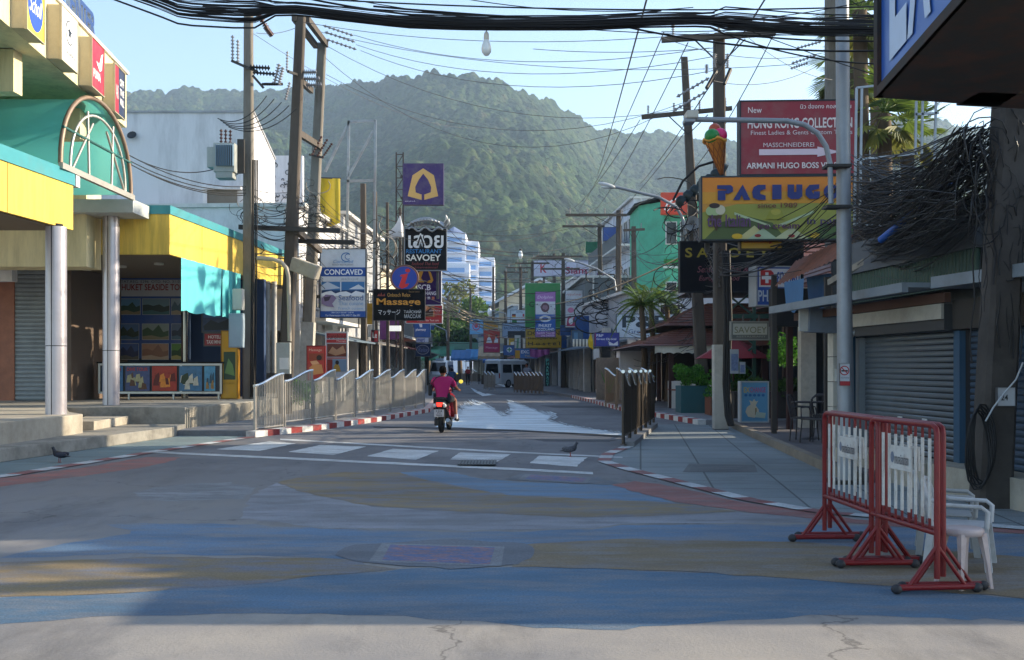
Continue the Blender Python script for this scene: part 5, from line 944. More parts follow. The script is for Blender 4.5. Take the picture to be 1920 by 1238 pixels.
# overhead exchange box at the top right
r = thing('exchange_box', 'big blue EXCHANGE light box with white letters overhanging at the top right', 'sign', (2.9, 6, 3.29)); BX = mat('2a5aa6', .3, .06); 
D1 = mat('26241f', .7, .3, 3, dirt=.7, dcol='5a2f18', dsc=3)
xa, xb, yn, yf, z0 = 2.1, 2.42, 4.2, 7.0, 3.29
b = MB(); b.prism([(xa, yn, z0+.05), (xb, yf, z0+.05), (xb+.05, yf, z0+.05), (xa+.05, yn, z0+.05)], (0, 0, 1.8), BX); b.build('panel', r)
b = MB(); b.prism([(xa-.02, yn, z0), (xb-.02, yf+.03, z0), (xb+.9, yf+.28, z0), (xa+.95, yn, z0)], (0, 0, .05), D1); b.prism([(xb-.02, yf+.03, z0+.05), (xb+1.9, yf+.45, z0+.05), (xb+1.9, yf+.4, z0+.05), (xb, yf, z0+.05)], (0, 0, 1.8), D1); b.prism([(xb+.6, yf-.1, z0), (xb+2, yf+.1, z0), (xb+2, yf+.5, z0), (xb+.6, yf+.25, z0)], (0, 0, .05), D1)
b.prism([(xa-.025, yn, z0), (xb-.025, yf+.03, z0), (xb-.0, yf+.03, z0), (xa, yn, z0)], (0, 0, .06), D1); b.prism([(xb-.03, yf-.02, z0), (xb+.02, yf-.02, z0), (xb+.02, yf+.05, z0), (xb-.03, yf+.05, z0)], (0, 0, 1.85), D1); b.build('frame', r)
b = MB(); b.prism([(xa+.95, yn, z0+.35), (xb+.9, yf+.1, z0+.35), (xb+3, yf+.1, z0+.35), (xa+3, yn, z0+.35)], (0, 0, .05), mat('9a948a', .8, .1, dirt=.3)); b.build('ceiling', r)
b = MB(); b.prism([(xb+.62, yf-.75, z0+.28), (xb+3, yf-.6, z0+.28), (xb+3, yf-.0, z0+.28), (xb+.62, yf-.1, z0+.28)], (0, 0, .06), mat('4a2614', .8, .3, 3, dirt=.6, dcol='1c1008')); b.build('fascia', r)
u = Vector((xa-xb, yn-yf, 0)).normalized(); b = MB(); O = Vector((xb-.006, yf, z0))
for ch, s0, w_ in (('E', .28, .42), ('X', .72, .5), ('C', 1.25, .5), ('H', 1.8, .5), ('A', 2.35, .5)):
    v, f = fit_text(ch, s0, .15, s0+w_, 1.3, .03, .0); b.add([O+u*q[0]+Vector((-.004, 0, q[1])) for q in v], f, mat('b9c6da', .4))
b.build('lettering', r, recalc=False)
r = building('corner_shop', 'unseen corner shop at the right edge carrying the overhead exchange box, wall placed for its shadow', (7, 8, 0)); b = MB(); b.b2(6.4, 8.1, 0, 12, 8.35, 3.6, GREY); b.build('wall', r); b = MB(); b.b2(2.0, 4.2, 5.12, 5.2, 7.5, 5.3, GREY); b.build('roof', r); b = MB(); b.b2(4.9, 4.2, 0, 5.1, 4.4, 5.12, GREY); b.build('post', r)  # out of view; wall placed to set the foreground shadow edge, roof holds the box
building('shade_block', 'unseen plain grey block added to shade the ground on the left', (16, 19, 0)); b = MB(); b.b2(13, 14.4, 0, 20, 25, 9.6, GREY); b.build('wall', bpy.data.objects['shade_block'])  # added out of view, only to keep the left road in shadow
# ================================================================ POLES AND WIRES
PC = mat('77726a', .85, .25, 1.5, bump=.2, dirt=.65, dcol='3c352c', dsc=2, stretch=(1, 1, .25)); PC2 = mat('544c44', .85, .3, 1.5, bump=.2, dirt=.7, dcol='2a241e', dsc=2, stretch=(1, 1, .25)); PW = mat('b4b1a8', .7, .1, dirt=.5)
INS = mat('8f8d90', .25, .05); INB = mat('4a2a22', .25, .1); IRON = mat('3c3a38', .6, .2, metal=.4, dirt=.4); RUB = mat('121214', .55, .1, 6); 
def insul(b, p, d, L, r=.05, m=INS, n=6):
    p = Vector(p); d = Vector(d).normalized(); M = d.to_track_quat('Z', 'Y').to_matrix(); pr = [(r*.35, 0)]
    for k in range(n): z = L*(k+.5)/n; pr += [(r*.35, z-L*.3/n), (r, z), (r*.35, z+L*.3/n)]
    pr.append((r*.35, L)); b.lathe(pr, p, m, 8, M)
def upole(label, base, top, w0=.34, w1=.22, name='utility_pole', white=0, m=PC, arms=(), group='concrete utility poles'):
    """base/top: world points; arms: (z, halfwidthL, halfwidthR, tilt, ninsul)"""
    base = Vector(base); top = Vector(top); r = thing(name, label, 'utility pole', base, 0, group)
    b = MB(); secs = []
    for t in (0, .25, .5, .75, 1):
        p = base.lerp(top, t); w_ = (w0+(w1-w0)*t)/2; c_ = w_*.75
        secs.append([p+Vector(v) for v in ((-w_, -c_, 0), (-c_, -w_, 0), (c_, -w_, 0), (w_, -c_, 0), (w_, c_, 0), (c_, w_, 0), (-c_, w_, 0), (-w_, c_, 0))])
    b.loft(secs, m, smooth=False); b.build('shaft', r)
    if white: b = MB(); p = base.lerp(top, white/(top.z-base.z)); w_ = w0/2+.006; b.bar(base+Vector((0, 0, .02)), p, w0+.012, w0+.012, PW); b.build('painted_base', r)
    for (z, l, rr, tl, ni) in arms:
        t = (z-base.z)/(top.z-base.z); p = base.lerp(top, t); w_ = (w0+(w1-w0)*t)/2+.07; a = MB(); p0 = p+Vector((-l, -w_, tl*-l)); p1 = p+Vector((rr, -w_, tl*rr))
        a.bar(p0, p1, .11, .13, m); a.bar(p+Vector((0, -w_, -.7)), p+Vector((-l*.45, -w_, -.07)), .03, .03, IRON); a.bar(p+Vector((0, -w_, -.7)), p+Vector((rr*.45, -w_, -.07)), .03, .03, IRON)
        ao = a.build('crossarm', r)
        for k in range(ni):
            q = p0.lerp(p1, (k+.25)/(ni-.5)) if ni > 1 else p0; i_ = MB(); insul(i_, q+Vector((0, 0, .06)), (0, 0, 1), .3, .05); i_.build('insulator', ao)
    return r
# left side
p1b = Vector((-7.85, 31.8, .6)); p1t = P(466, 22, 31.8); P1 = upole('tall round edged pole carrying the grey transformer, left of the twin poles', p1b, p1t, .32, .24)
p2b = P(533, 715, 33); p2b.z = .12; p2t = P(564, 32, 33); P2 = upole('dark leaning pole, nearer of the twin poles', p2b, p2t, .42, .28, m=PC2)
p3b = P(571, 715, 37); p3b.z = .12; p3t = P(604, 82, 37); P3 = upole('leaning pole with pale white lower part, farther of the twin poles', p3b, p3t, .42, .28, m=PC, white=3.0)
for a_, c_ in (((551, 33, 32.8), (592, 86, 36.8)), ((576, 36, 33.2), (612, 84, 37.2)), ((560, 148, 33), (584, 170, 36.8)), ((560, 250, 33), (600, 275, 36.9)), ((556, 432, 32.7), (600, 470, 36.7))):
    t = thing('connecting_beam', 'concrete beam bridging the twin poles, %s' % {33: 'near one of the top pair', 36: 'far one of the top pair', 148: 'second highest level', 250: 'middle level', 432: 'lowest level'}[a_[1]], 'beam', P(*a_)); b = MB(); b.bar(P(*a_), P(*c_), .14, .2, PC2); b.build('beam', t)
b = MB()
def arm(label, a, c, w_=.14, m=IRON): t = thing('crossarm', label, 'crossarm', P(*a)); b = MB(); b.bar(P(*a), P(*c), w_, w_, m); b.build('beam', t)
arm('long dark horizontal crossarm passing in front of the twin poles', (448, 426, 32.7), (638, 433, 32.7)); arm('shorter dark crossarm below the long one beside the twin poles', (560, 452, 34), (665, 455, 34))
t = thing('concrete_block', 'thick concrete bracket block jutting right from the nearer twin pole', 'bracket', P(570, 500, 32.7)); b = MB(); b.bar(P(550, 495, 32.6), P(596, 512, 32.2), .3, .42, CONC2); b.build('block', t, bevel=.02)
# transformer
t = thing('transformer', 'grey finned transformer with brown bushings mounted on the leftmost pole', 'transformer', P(426, 330, 31.4)); TG = mat('9a9f9c', .5, .08, dirt=.3); c_ = P(424, 298, 31.3)
b = MB(); b.box(c_+Vector((0, .0, 0)), (.62, .5, .85), TG); b.box(c_+Vector((0, 0, -.5)), (.5, .45, .2), TG); b.build('tank', t, bevel=.02)
b = MB()
for k in range(9): b.box(c_+Vector((-.2+k*.06, -.3, .05)), (.018, .12, .62), mat('6d8496', .5))
b.build('cooling_fins', t)
b = MB(); b.box(c_+Vector((-.42, 0, .02)), (.2, .35, .6), TG); b.build('side_box', t, bevel=.02)
for k in range(3): b = MB(); insul(b, c_+Vector((-.12+k*.12, .05*k-.1, .43)), (0, 0, 1), .42, .055, INB, 4); b.build('bushing', t)
b = MB(); b.box(c_+Vector((.4, .15, .1)), (.2, .12, 1.0), IRON); b.build('bracket', t)
# insulator hardware near tops
def hw(label, pieces, loc, extra=None):
    t = thing('insulator_set', label, 'insulators', P(*loc)); 
    for (a_, d_, L_, r_, m_) in pieces: b = MB(); insul(b, P(*a_), d_, L_, r_, m_, 7); b.build('insulator', t)
    if extra:
        b = MB()
        for a_, c_ in extra: b.bar(P(*a_), P(*c_), .07, .07, IRON)
        b.build('bracket', t)
hw('pair of pale upright insulators left of the transformer pole', [((436, 112, 31.6), (0, 0, 1), .72, .06, INS), ((446, 118, 31.6), (0, 0, 1), .68, .06, INS)], (440, 120, 31.6), [((434, 114, 31.6), (466, 128, 31.6))])
hw('slanted brown disc insulators hanging from the cable bundle', [((483, 26, 31.5), (.55, 0, -.85), .5, .09, INB), ((497, 50, 31.5), (.6, 0, -.8), .35, .09, INB)], (490, 30, 31.5))
hw('black and pale cutout switches right of the transformer pole', [((468, 126, 31.5), (1, 0, -.05), .6, .09, RUB), ((474, 136, 31.5), (1, 0, -.08), .65, .08, RUB), ((490, 158, 31.5), (1, 0, 0), .5, .05, RUB), ((514, 158, 31.6), (.25, 0, 1), .62, .08, INS), ((522, 160, 31.6), (.25, 0, 1), .55, .08, INS), ((538, 134, 31.8), (.02, 0, 1), .6, .05, INS), ((535, 188, 31.8), (.25, 0, 1), .55, .06, INS)], (490, 150, 31.5), [((456, 124, 31.6), (482, 134, 31.5)), ((474, 142, 31.5), (494, 165, 31.5)), ((540, 134, 31.8), (556, 140, 32.8)), ((494, 158, 31.5), (530, 158, 31.8))])
hw('pale ribbed insulators between the twin poles', [((570, 136, 33), (1, 0, .02), .4, .1, INS), ((570, 148, 33.2), (1, 0, -.02), .5, .1, INS), ((574, 160, 33.4), (1, 0, 0), .5, .1, INS)], (575, 148, 33))
hw('three tilted fuse cutouts on the middle beam of the twin poles', [((584, 292, 36), (.45, 0, .85), .75, .06, INB), ((594, 294, 36.2), (.5, 0, .82), .7, .06, INB), ((604, 296, 36.4), (.55, 0, .8), .6, .06, INB)], (590, 290, 36), [((580, 290, 36.8), (606, 296, 36.6))])
for k, (y0, x1, y1) in enumerate(((48, 664, 66), (60, 668, 84), (74, 676, 95))): hw('string of small tension insulators running right from the twin poles, %s of three' % ('top', 'middle', 'bottom')[k], [((606+k*3, y0, 37), (.95, 0, -.32), 1.1, .06, INS)], (606+k*3, y0, 37))
# electrical boxes on the leftmost pole
for (x, y, w_, h_, m_, lb) in ((447, 562, .3, .62, 'b8b8b0', 'grey upper meter cabinet on the leftmost pole'), (444, 620, .42, 1.0, '8fa0ac', 'blue grey lower meter cabinet on the leftmost pole')):
    t = thing('meter_cabinet', lb, 'cabinet', P(x, y, 31.2), 0, 'cabinets on the leftmost pole'); b = MB(); b.box(P(x, y, 31.2), (w_, .25, h_), mat(m_, .5, .1, dirt=.3)); b.build('box', t, bevel=.015); b = MB(); b.box(P(x, y, 31.2)+Vector((0, -.13, 0)), (w_*.85, .02, h_*.9), mat(m_, .45, .1)); b.build('door', t)
t = thing('meter_cabinet', 'white meter box on the foot of the nearer twin pole', 'cabinet', P(532, 675, 32)); b = MB(); b.box(P(532, 672, 32.4), (.42, .2, .95), mat('a9aaa4', .6, .1, dirt=.4)); b.build('box', t, bevel=.01); b = MB(); b.box(P(534, 682, 32.4)+Vector((0, -.11, 0)), (.28, .01, .35), mat('d8d4d0', .5)); b.build('notice', t)
t = thing('drain_pipe', 'bent grey pipe arm rising beside the nearer twin pole', 'pipe', P(543, 640, 31)); b = MB(); b.tube([P(543, 640, 31), P(541, 520, 31), P(537, 503, 31), P(527, 491, 31), P(510, 486, 31), P(482, 484, 31)], .06, mat('a59c8c', .5, .1, dirt=.3), 8); b.build('pipe', t)
for k, x in enumerate((502, 514)): t = thing('drain_pipe', 'pale vertical pipe on the shop corner, %s one of the pair' % ('left', 'right')[k], 'pipe', P(x, 690, 35), 0, 'vertical pipes at the corner'); b = MB(); b.cyl(P(x, 700, 35), P(x, 528, 35), .09, PW, 10); b.build('pipe', t)
# right side poles
r1b = G(1351, 803, .03); r1b.z = 0; r1t = P(1348, 64, r1b.y); R1 = upole('big pole with white painted foot behind the pavement barriers on the right', r1b, r1t, .34, .26, m=PC2, white=2.1, arms=((r1t.z-.12, 1.45, 1.35, .06, 3),))
r2b = Vector((6.2, 34.5, .13)); r2t = P(1283, 108, 34.5); R2 = upole('leaning dark pole behind the restaurant hedge on the right', r2b, r2t, .4, .2, m=PC2, arms=((P(1290, 214, 34.5).z, 1.5, 1.4, .1, 4),))
for lb, x0, x1, yt, Y, arms in (('pole behind the small optician sign', 1158, 1160, 395, 56, ((9.55, 2.8, .4, 0, 4),)), ('tall leaning pole left of the optician poles', 1128, 1124, 420, 66, ((10.3, 2.3, .3, 0, 3),)), ('short armed pole before the balcony block', 1190, 1188, 425, 60, ((9.3, .6, .6, .05, 2),)),
        ('pole right of the green billboard', 1056, 1056, 475, 78, ((9.7, 2, 1.4, 0, 5), (8.8, 1.6, 1.2, 0, 4))), ('pole behind the green billboard', 1040, 1039, 476, 92, ((11, 2, 1.2, 0, 4),)), ('pole above the green billboard', 998, 998, 490, 88, ((10.2, 1.4, 1.4, 0, 4),)),
        ('pole with lamp globe above the foodland board', 977, 976, 500, 96, ((10.6, 1.3, 1.3, 0, 3),)), ('pole left of the gabled house', 948, 948, 508, 105, ((11, .2, 2.2, 0, 3),)), ('thin pole before the gabled house', 925, 925, 500, 120, ()), ('thin far pole over the market awnings', 883, 882, 540, 130, ((11, 1.4, 1.4, 0, 4),)),
        ('far pole over the market awnings beside the trees', 840, 840, 555, 110, ((8.5, 1.3, 1.3, 0, 4),)), ('pole on the left pavement beyond the bank sign', 800, 801, 540, 90, ())):
    bb = P(x0, 700, Y); bb.z = .1; upole(lb, bb, P(x1, yt, Y), .38, .24, m=PC2, arms=arms)
for lb, x, y0, y1, Y, w_ in (('dark pole behind the massage signboard', 705, 360, 700, 47, .2), ('rusty brown post behind the massage signboard', 728, 380, 700, 47, .14), ('slim dark post under the black massage board', 752, 390, 700, 52, .16), ('square dark post between the restaurant and massage boards', 683, 345, 700, 45, .26)):
    bb = P(x, y1, Y); bb.z = .1; upole(lb, bb, P(x-2, y0, Y), w_, w_*.85, m=PC2)
hw('upright insulators beside the big right pole', [((1340, 128, 25.9), (0, 0, 1), .35, .06, INS), ((1364, 128, 25.9), (0, 0, 1), .35, .06, INS), ((1325, 138, 25.9), (0, 0, 1), .22, .05, INS)], (1348, 140, 25.9), [((1325, 166, 25.6), (1343, 134, 26)), ((1358, 158, 25.7), (1370, 130, 26))])
for k in range(2): hw('slanted tension insulator string left of the big right pole, %s one' % ('upper', 'lower')[k], [((1330-k*6, 146+k*26, 26), (-.8, .3, -.42), .9, .055, INS)], (1330, 150+k*20, 26))
hw('tension insulator strings left of the palm trunk', [((1540, 78, 29), (-.9, 0, -.25), .7, .05, INS), ((1530, 104, 29), (-.9, 0, -.3), .7, .05, INS), ((1515, 118, 29), (-.9, 0, -.3), .5, .05, INS)], (1530, 90, 29))
# thick pole 24 and concrete pole behind lamp post
pb = Vector((5.2, 11.6, 0)); upole('thick dark pole wearing the number 24 plate at the right edge', pb, (5.55, 11.6, 7), .36, .28, m=mat('45403c', .85, .3, 1.5, bump=.3, dirt=.6, dcol='1c1a18', dsc=2))
pb = P(1562, 690, 30); pb.z = .1; upole('pale concrete pole behind the red tailor signboard', pb, P(1559, -40, 30), .38, .32, m=PC)
# lamp post with bent arm
lx, ly = 4.36, 14.0; LP_ = mat('8d9298', .45, .1, 1.5, metal=.35, dirt=.3)
r = thing('lamp_post', 'grey steel lamp post with a bent pipe arm carrying a small lamp', 'lamp post', (lx, ly, 0)); b = MB()
b.tube([(lx+.03, ly, .02), (lx, ly, 2.8), (lx-.04, ly, 8.2)], [.115, .095, .08], LP_, 16); b.build('post', r)
b = MB(); b.tube([P(1558, 382, 13.85), P(1557, 330, 13.85), P(1556, 305, 13.85), P(1549, 275, 13.85), P(1533, 250, 13.85), P(1508, 234, 13.85), P(1475, 227, 13.85), P(1420, 226, 13.85), P(1300, 224, 13.85)], .034, LP_, 10); b.build('arm', r)
for y in (313, 389): b = MB(); b.box(P(1569, y, 13.92), (.32, .24, .035), IRON); b.build('clamp', r)
b = MB(); p_ = P(1296, 218, 13.85); b.box(p_, (.15, .26, .1), mat('b7b3a8', .5)); b.box(p_+Vector((-.03, 0, -.07)), (.14, .2, .06), LP_); b.build('lamp_head', r, bevel=.015)
b = MB(); b.b2(lx-.2, ly-.2, 0, lx+.24, ly+.2, .05, IRON); b.build('base_plate', r)
def slamp(label, base, pts, Y, hd):
    r = thing('street_lamp', label, 'street lamp', base); b = MB(); b.tube([P(*q, Y) for q in pts], .05, LP_, 8); b.build('arm', r); p_ = P(*hd, Y); b = MB(); M = Matrix.Rotation(R(15), 3, 'Y'); b.ell(p_, (.3, .13, .08), mat('b9bcbe', .4), M=M); b.build('lamp_head', r); b = MB(); b.ell(p_+Vector((0, 0, -.05)), (.2, .1, .06), mat('d5dde0', .2)); b.build('lens', r)
slamp('cobra head street lamp reaching left from the right side poles', P(1280, 440, 33.8), [(1285, 440), (1280, 410), (1268, 388), (1235, 370), (1160, 352), (1150, 350)], 33.8, (1138, 348))
slamp('cobra head street lamp over the optician sign', P(1150, 545, 55), [(1155, 545), (1152, 525), (1120, 505), (1085, 492), (1070, 489)], 55, (1068, 488))
slamp('cobra head street lamp beyond the blue pharmacy board', P(838, 660, 80), [(838, 640), (836, 620), (815, 610)], 80, (810, 608))
slamp('far cobra head lamp over the market', P(950, 600, 100), [(950, 600), (948, 588), (925, 583), (905, 585)], 100, (902, 585))
for k, (x, y, Y) in enumerate(((976, 478, 96), (918, 585, 100))):
    t = thing('globe_lamp', ('white bulb lamp on top of the pole above the foodland board', 'white bulb lamp beside the small red billboard')[k], 'lamp', P(x, y, Y)); b = MB(); b.ell(P(x, y, Y), (.2, .2, .38), mat('d5dadd', .3)); b.build('globe', t); b = MB(); b.cyl(P(x, y-8, Y), P(x, y-11, Y), .12, IRON); b.build('cap', t)
# hanging bulb
t = thing('hanging_bulb', 'clear white light bulb hanging from the overhead cable bundle', 'light bulb', P(912, 60, 13)); b = MB(); p_ = P(912, 90, 13)
b.lathe([(.001, -.1), (.03, -.09), (.055, -.055), (.062, -.01), (.055, .035), (.035, .08), (.028, .1)], p_, mat('dfe0dc', .15, .03, spec=.8), 16); b.build('bulb', t); b = MB(); b.lathe([(.03, .1), (.034, .11), (.03, .17), (.012, .2), (.002, .2)], p_, mat('c9c3b4', .4), 12); b.build('socket', t); b = MB(); b.cyl(p_+Vector((0, 0, .2)), P(912, 50, 13), .006, RUB, 5); b.build('wire', t)
# ---- wires: every span an object of its own
WN = 0
def wire(a, c, sag=.3, r=.012, m=RUB, label='thin black overhead wire crossing the street', group='overhead wires along the street', n=14, name='overhead_wire'):
    a = Vector(a); c = Vector(c); pts = []
    for i in range(n+1): q = i/n; p = a.lerp(c, q); p.z -= sag*4*q*(1-q); pts.append(p)
    b = MB(); b.tube(pts, r, m, 4, cap=False); o = b.build(name, recalc=False); tag(o, label, 'wire', group); return o
rnd = random.Random(21)
base = [(60, -90), (200, -40), (300, -4), (340, 12), (450, 18), (560, 16), (640, 26), (760, 40), (860, 44), (950, 45), (1100, 45), (1200, 40), (1300, 38), (1380, 42), (1500, 50), (1560, 52), (1660, 52), (1900, 20)]
for k in range(32):
    oy = max(-24, min(22, rnd.gauss(0, 11))); ph = rnd.uniform(0, 6); am = rnd.uniform(2, 9); Y = 13+rnd.uniform(-.12, .12)
    pts = []; pl = [Vector((x, y, 0)) for x, y in base]
    for i in range(49):
        u = i/48*(len(pl)-1); j = min(int(u), len(pl)-2); q = pl[j].lerp(pl[j+1], u-j); spread = 1.5 if (q.x < 500) else (.55 if q.x < 1350 else 1.1); pts.append(P(q.x, q.y+oy*spread+am*math.sin(q.x/210+ph)*spread*.6, Y+.0*i))
    b = MB(); b.tube(pts, rnd.choice((.004, .005, .007, .009, .012)), RUB, 5, cap=False); o = b.build('bundle_cable', recalc=False); tag(o, 'black cable in the thick bundle sagging across the top of the picture', 'cable', 'cables of the thick overhead bundle')
for k, (x0, y0, x1, y1, s_) in enumerate(((420, -6, 1660, 30, .15), (500, -8, 1660, 12, .1), (640, -4, 1640, 60, .2), (700, 12, 1660, 40, .1), (860, -4, 1300, 14, .1), (1180, 40, 1660, -6, .12), (1240, 60, 1660, 30, .05), (1350, 60, 1660, 120, .1), (1360, 40, 1670, 150, .02), (1180, 52, 1660, 95, .1), (560, -6, 1240, 20, .2), (380, 12, 1340, 24, .1))):
    wire(P(x0, y0, 13.3), P(x1, y1, 13.3), s_, rnd.choice((.006, .01, .013)), label='thin loose cable near the thick overhead bundle', group='loose cables near the bundle', name='bundle_cable')
def w2(x0, y0, Y0, x1, y1, Y1, s_=.4, r=.012, **k): return wire(P(x0, y0, Y0), P(x1, y1, Y1), s_, r, **k)
HV = dict(label='long thin high voltage wire spanning the sky between the left and right poles', group='high voltage wires in the sky')
for a_ in ((664, 66, 37, 1330, 90, 26, .6), (668, 84, 37, 1345, 105, 26, .7), (676, 95, 37, 1350, 130, 26, .8), (612, 86, 37, 1300, 200, 34, 1.2), (612, 140, 37, 1290, 190, 34, 1.4), (600, 100, 37, 1240, 215, 34, 2.0), (470, 60, 31.8, 900, 240, 60, .8), (560, 40, 33, 1330, 62, 26, .4), (480, 62, 31.8, 560, 50, 33, .1), (600, 60, 37, 1500, 120, 29, .6), (1400, 68, 26, 1560, 150, 29, .2), (1240, 70, 26, 1540, 100, 29, .3), (1330, 150, 26, 1540, 120, 29, .3), (1000, 92, 30, 1340, 90, 26, .1)):
    w2(*a_, r=.009, m=mat('55565a', .5), **HV)
DG = dict(label='thin guy wire running diagonally up from the far street to the right poles', group='diagonal wires on the right')
for a_ in ((1215, -10, 14, 1120, 330, 70, .1), (1245, 60, 26, 1085, 395, 75, .4), (1290, 80, 26, 1100, 410, 72, .6), (1440, -10, 14, 1200, 345, 60, .2), (1450, 66, 26, 1290, 330, 40, .3), (1200, 225, 34, 1060, 400, 80, .5), (1310, 210, 34, 1100, 430, 70, .8)): w2(*a_, r=.014, m=mat('3c3c40', .5), **DG)
# street wires: pole to pole
L_ = dict(label='black low wire strung along the left shop fronts', group='wires along the left shop fronts')
for k in range(22):
    y = 395+rnd.uniform(-40, 120); w2(470, y+rnd.uniform(-12, 12), 31.8, 548+rnd.uniform(0, 40), y+rnd.uniform(-12, 12), 34, rnd.uniform(.05, .5), rnd.choice((.009, .014)), **L_)
    w2(560+rnd.uniform(0, 30), y+rnd.uniform(-20, 20), 35, 690+rnd.uniform(0, 40), y+60+rnd.uniform(-40, 40), 50, rnd.uniform(.1, .7), rnd.choice((.01, .015)), **L_)
for (x0, y0, x1, y1) in ((240, 290, 462, 350), (240, 300, 462, 356), (240, 306, 462, 362), (244, 308, 460, 366), (236, 288, 400, 318)): w2(x0, y0, 27, x1, y1, 31.7, .25, .014, label='black service cable running from the porch to the leftmost pole', group='service cables to the leftmost pole')
for k in range(5): w2(408+k*5, 222+4*k, 31.3, 500+14*k, 180+6*k, 31.6, .35, .013, label='black jumper lead above the transformer', group='jumper leads above the transformer')
S2 = dict(label='black wire crossing above the far street between sign boards', group='wires across the far street')
for k in range(30):
    y = rnd.uniform(380, 640); Y0 = rnd.uniform(45, 60); Y1 = rnd.uniform(50, 100); w2(rnd.uniform(690, 840), y, Y0, rnd.uniform(1040, 1300), min(690, y+rnd.uniform(-60, 50)), Y1, rnd.uniform(.4, 1.8), rnd.choice((.01, .014, .022)), **S2)
for k in range(12): w2(815, 548+k*2.2, 55, 960+rnd.uniform(-20, 40), 600+k*2, 105, rnd.uniform(.3, .9), .022, m=mat('a89c84', .6), label='pale bundle wire sagging beyond the purple bank sign', group='pale bundle beyond the bank sign')
R_ = dict(label='black low wire between the right side poles', group='wires along the right side')
for k in range(30):
    x0 = rnd.choice((1128, 1160, 1190)); y = rnd.uniform(430, 640); w2(x0, y, 58, 1300+rnd.uniform(-6, 6), y-rnd.uniform(-60, 90), 34.5, rnd.uniform(.2, 1.6), rnd.choice((.01, .016)), **R_)
for k in range(22): w2(1300, rnd.uniform(400, 560), 34, 1350, rnd.uniform(420, 540), 26, rnd.uniform(0, .5), rnd.choice((.007, .012)), **R_)
for k in range(18): w2(1350, rnd.uniform(430, 520), 26, 1580+rnd.uniform(0, 60), rnd.uniform(300, 480), 18, rnd.uniform(.1, .6), rnd.choice((.008, .014)), **R_)
w2(1010, 572, 78, 1330, 455, 34, .5, .03, m=mat('a8906c', .6), label='pale brown cable passing in front of the green billboard', group='brown cable at the green billboard')
# tangles: uncountable
def tangle(name, label, gen, n, rr, mm=RUB):
    b = MB()
    for k in range(n): b.tube(gen(k), rnd.choice(rr), mm if not isinstance(mm, list) else rnd.choice(mm), 4, cap=False)
    o = b.build(name, recalc=False); tag(o, label, 'cables', kind='stuff')
def g1(k):
    y0 = rnd.uniform(400, 540)+0; a = P(rnd.uniform(1590, 1640), y0-rnd.uniform(0, 130), 17.5); f = rnd.random(); c = P(rnd.uniform(1790, 1885), 235+190*f**1.3, 11.8+rnd.uniform(-.2, .2)); s_ = rnd.uniform(-.1, .5); m1 = a.lerp(c, .5)+Vector((rnd.uniform(-.2, .2), 0, -s_))
    return [a.lerp(c, i/14)+Vector((.008*math.sin(i*.8+k), 0, -s_*4*(i/14)*(1-i/14)+.012*math.sin(i*.9+k))) for i in range(15)]
WM = [RUB, RUB, mat('1b1a1c', .6), mat('2c2a2a', .5), mat('2a2826', .4)]
tangle('cable_tangle', 'dense black tangle of cables sweeping to the thick pole at the right', g1, 380, (.0035, .005, .007, .01), WM)
def g2(k):
    c = P(rnd.uniform(1830, 1915), rnd.uniform(250, 480), 11.5); r_ = rnd.uniform(.1, .45); a0 = rnd.uniform(0, 6); e_ = rnd.uniform(.3, 1); return [c+Vector((r_*e_*math.cos(a0+i*.42), .1*math.sin(i), r_*math.sin(a0+i*.42)*1.2)) for i in range(13)]
tangle('cable_coils', 'loops of spare cable hung around the thick pole', g2, 30, (.004, .006, .009), WM)
def g3(k):
    x = rnd.uniform(1825, 1915); a = P(x, 240+rnd.uniform(0, 60), 11.6); c = P(x+rnd.uniform(-14, 14), rnd.uniform(500, 700), 11.4); return [a.lerp(c, i/10)+Vector((.02*math.sin(i*1.7+k), 0, 0)) for i in range(11)]
tangle('hanging_cables', 'vertical cables hanging down the thick pole', g3, 16, (.005, .009), WM)
def g4(k):
    c = P(rnd.gauss(1302, 22), rnd.gauss(470, 45), 34+rnd.uniform(-.5, .5)); r_ = rnd.uniform(.2, .7); a0 = rnd.uniform(0, 6); return [c+Vector((r_*math.cos(a0+i*.4), .2*math.sin(i), r_*math.sin(a0+i*.4)*.7)) for i in range(11)]
tangle('cable_coils', 'messy coils of cable on the leaning pole at the right', g4, 46, (.01, .015, .022))
def g5(k):
    c = P(rnd.choice((1128, 1160))+rnd.gauss(0, 16), rnd.gauss(560, 30), 57); r_ = rnd.uniform(.2, .9); a0 = rnd.uniform(0, 6); return [c+Vector((r_*math.cos(a0+i*.35), .2*math.sin(i), r_*math.sin(a0+i*.35)*.6)) for i in range(11)]
tangle('cable_coils', 'dark cable bunches on the poles above the optician sign', g5, 46, (.02, .035))
def g6(k):
    c = P(rnd.choice((470, 545, 585))+rnd.gauss(0, 10), rnd.gauss(400, 30), 33); r_ = rnd.uniform(.1, .4); a0 = rnd.uniform(0, 6); return [c+Vector((r_*math.cos(a0+i*.4), .1*math.sin(i), r_*math.sin(a0+i*.4)*.7)) for i in range(11)]
tangle('cable_coils', 'grey and black cable coils around the left poles', g6, 46, (.008, .014), [RUB, mat('8a857c', .5), RUB])
def g7(k):
    c = P(rnd.uniform(640, 740), rnd.uniform(420, 600), 46); r_ = rnd.uniform(.15, .6); a0 = rnd.uniform(0, 6); return [c+Vector((r_*math.cos(a0+i*.3), .2*math.sin(i), r_*math.sin(a0+i*.3))) for i in range(11)]
tangle('cable_coils', 'black cable loops between the signboards on the left', g7, 44, (.012, .022), [RUB, RUB, mat('8a857c', .5)])
t = thing('black_conduit', 'bunch of thick black conduits running down the foot of the big right pole', 'conduit', r1b); 
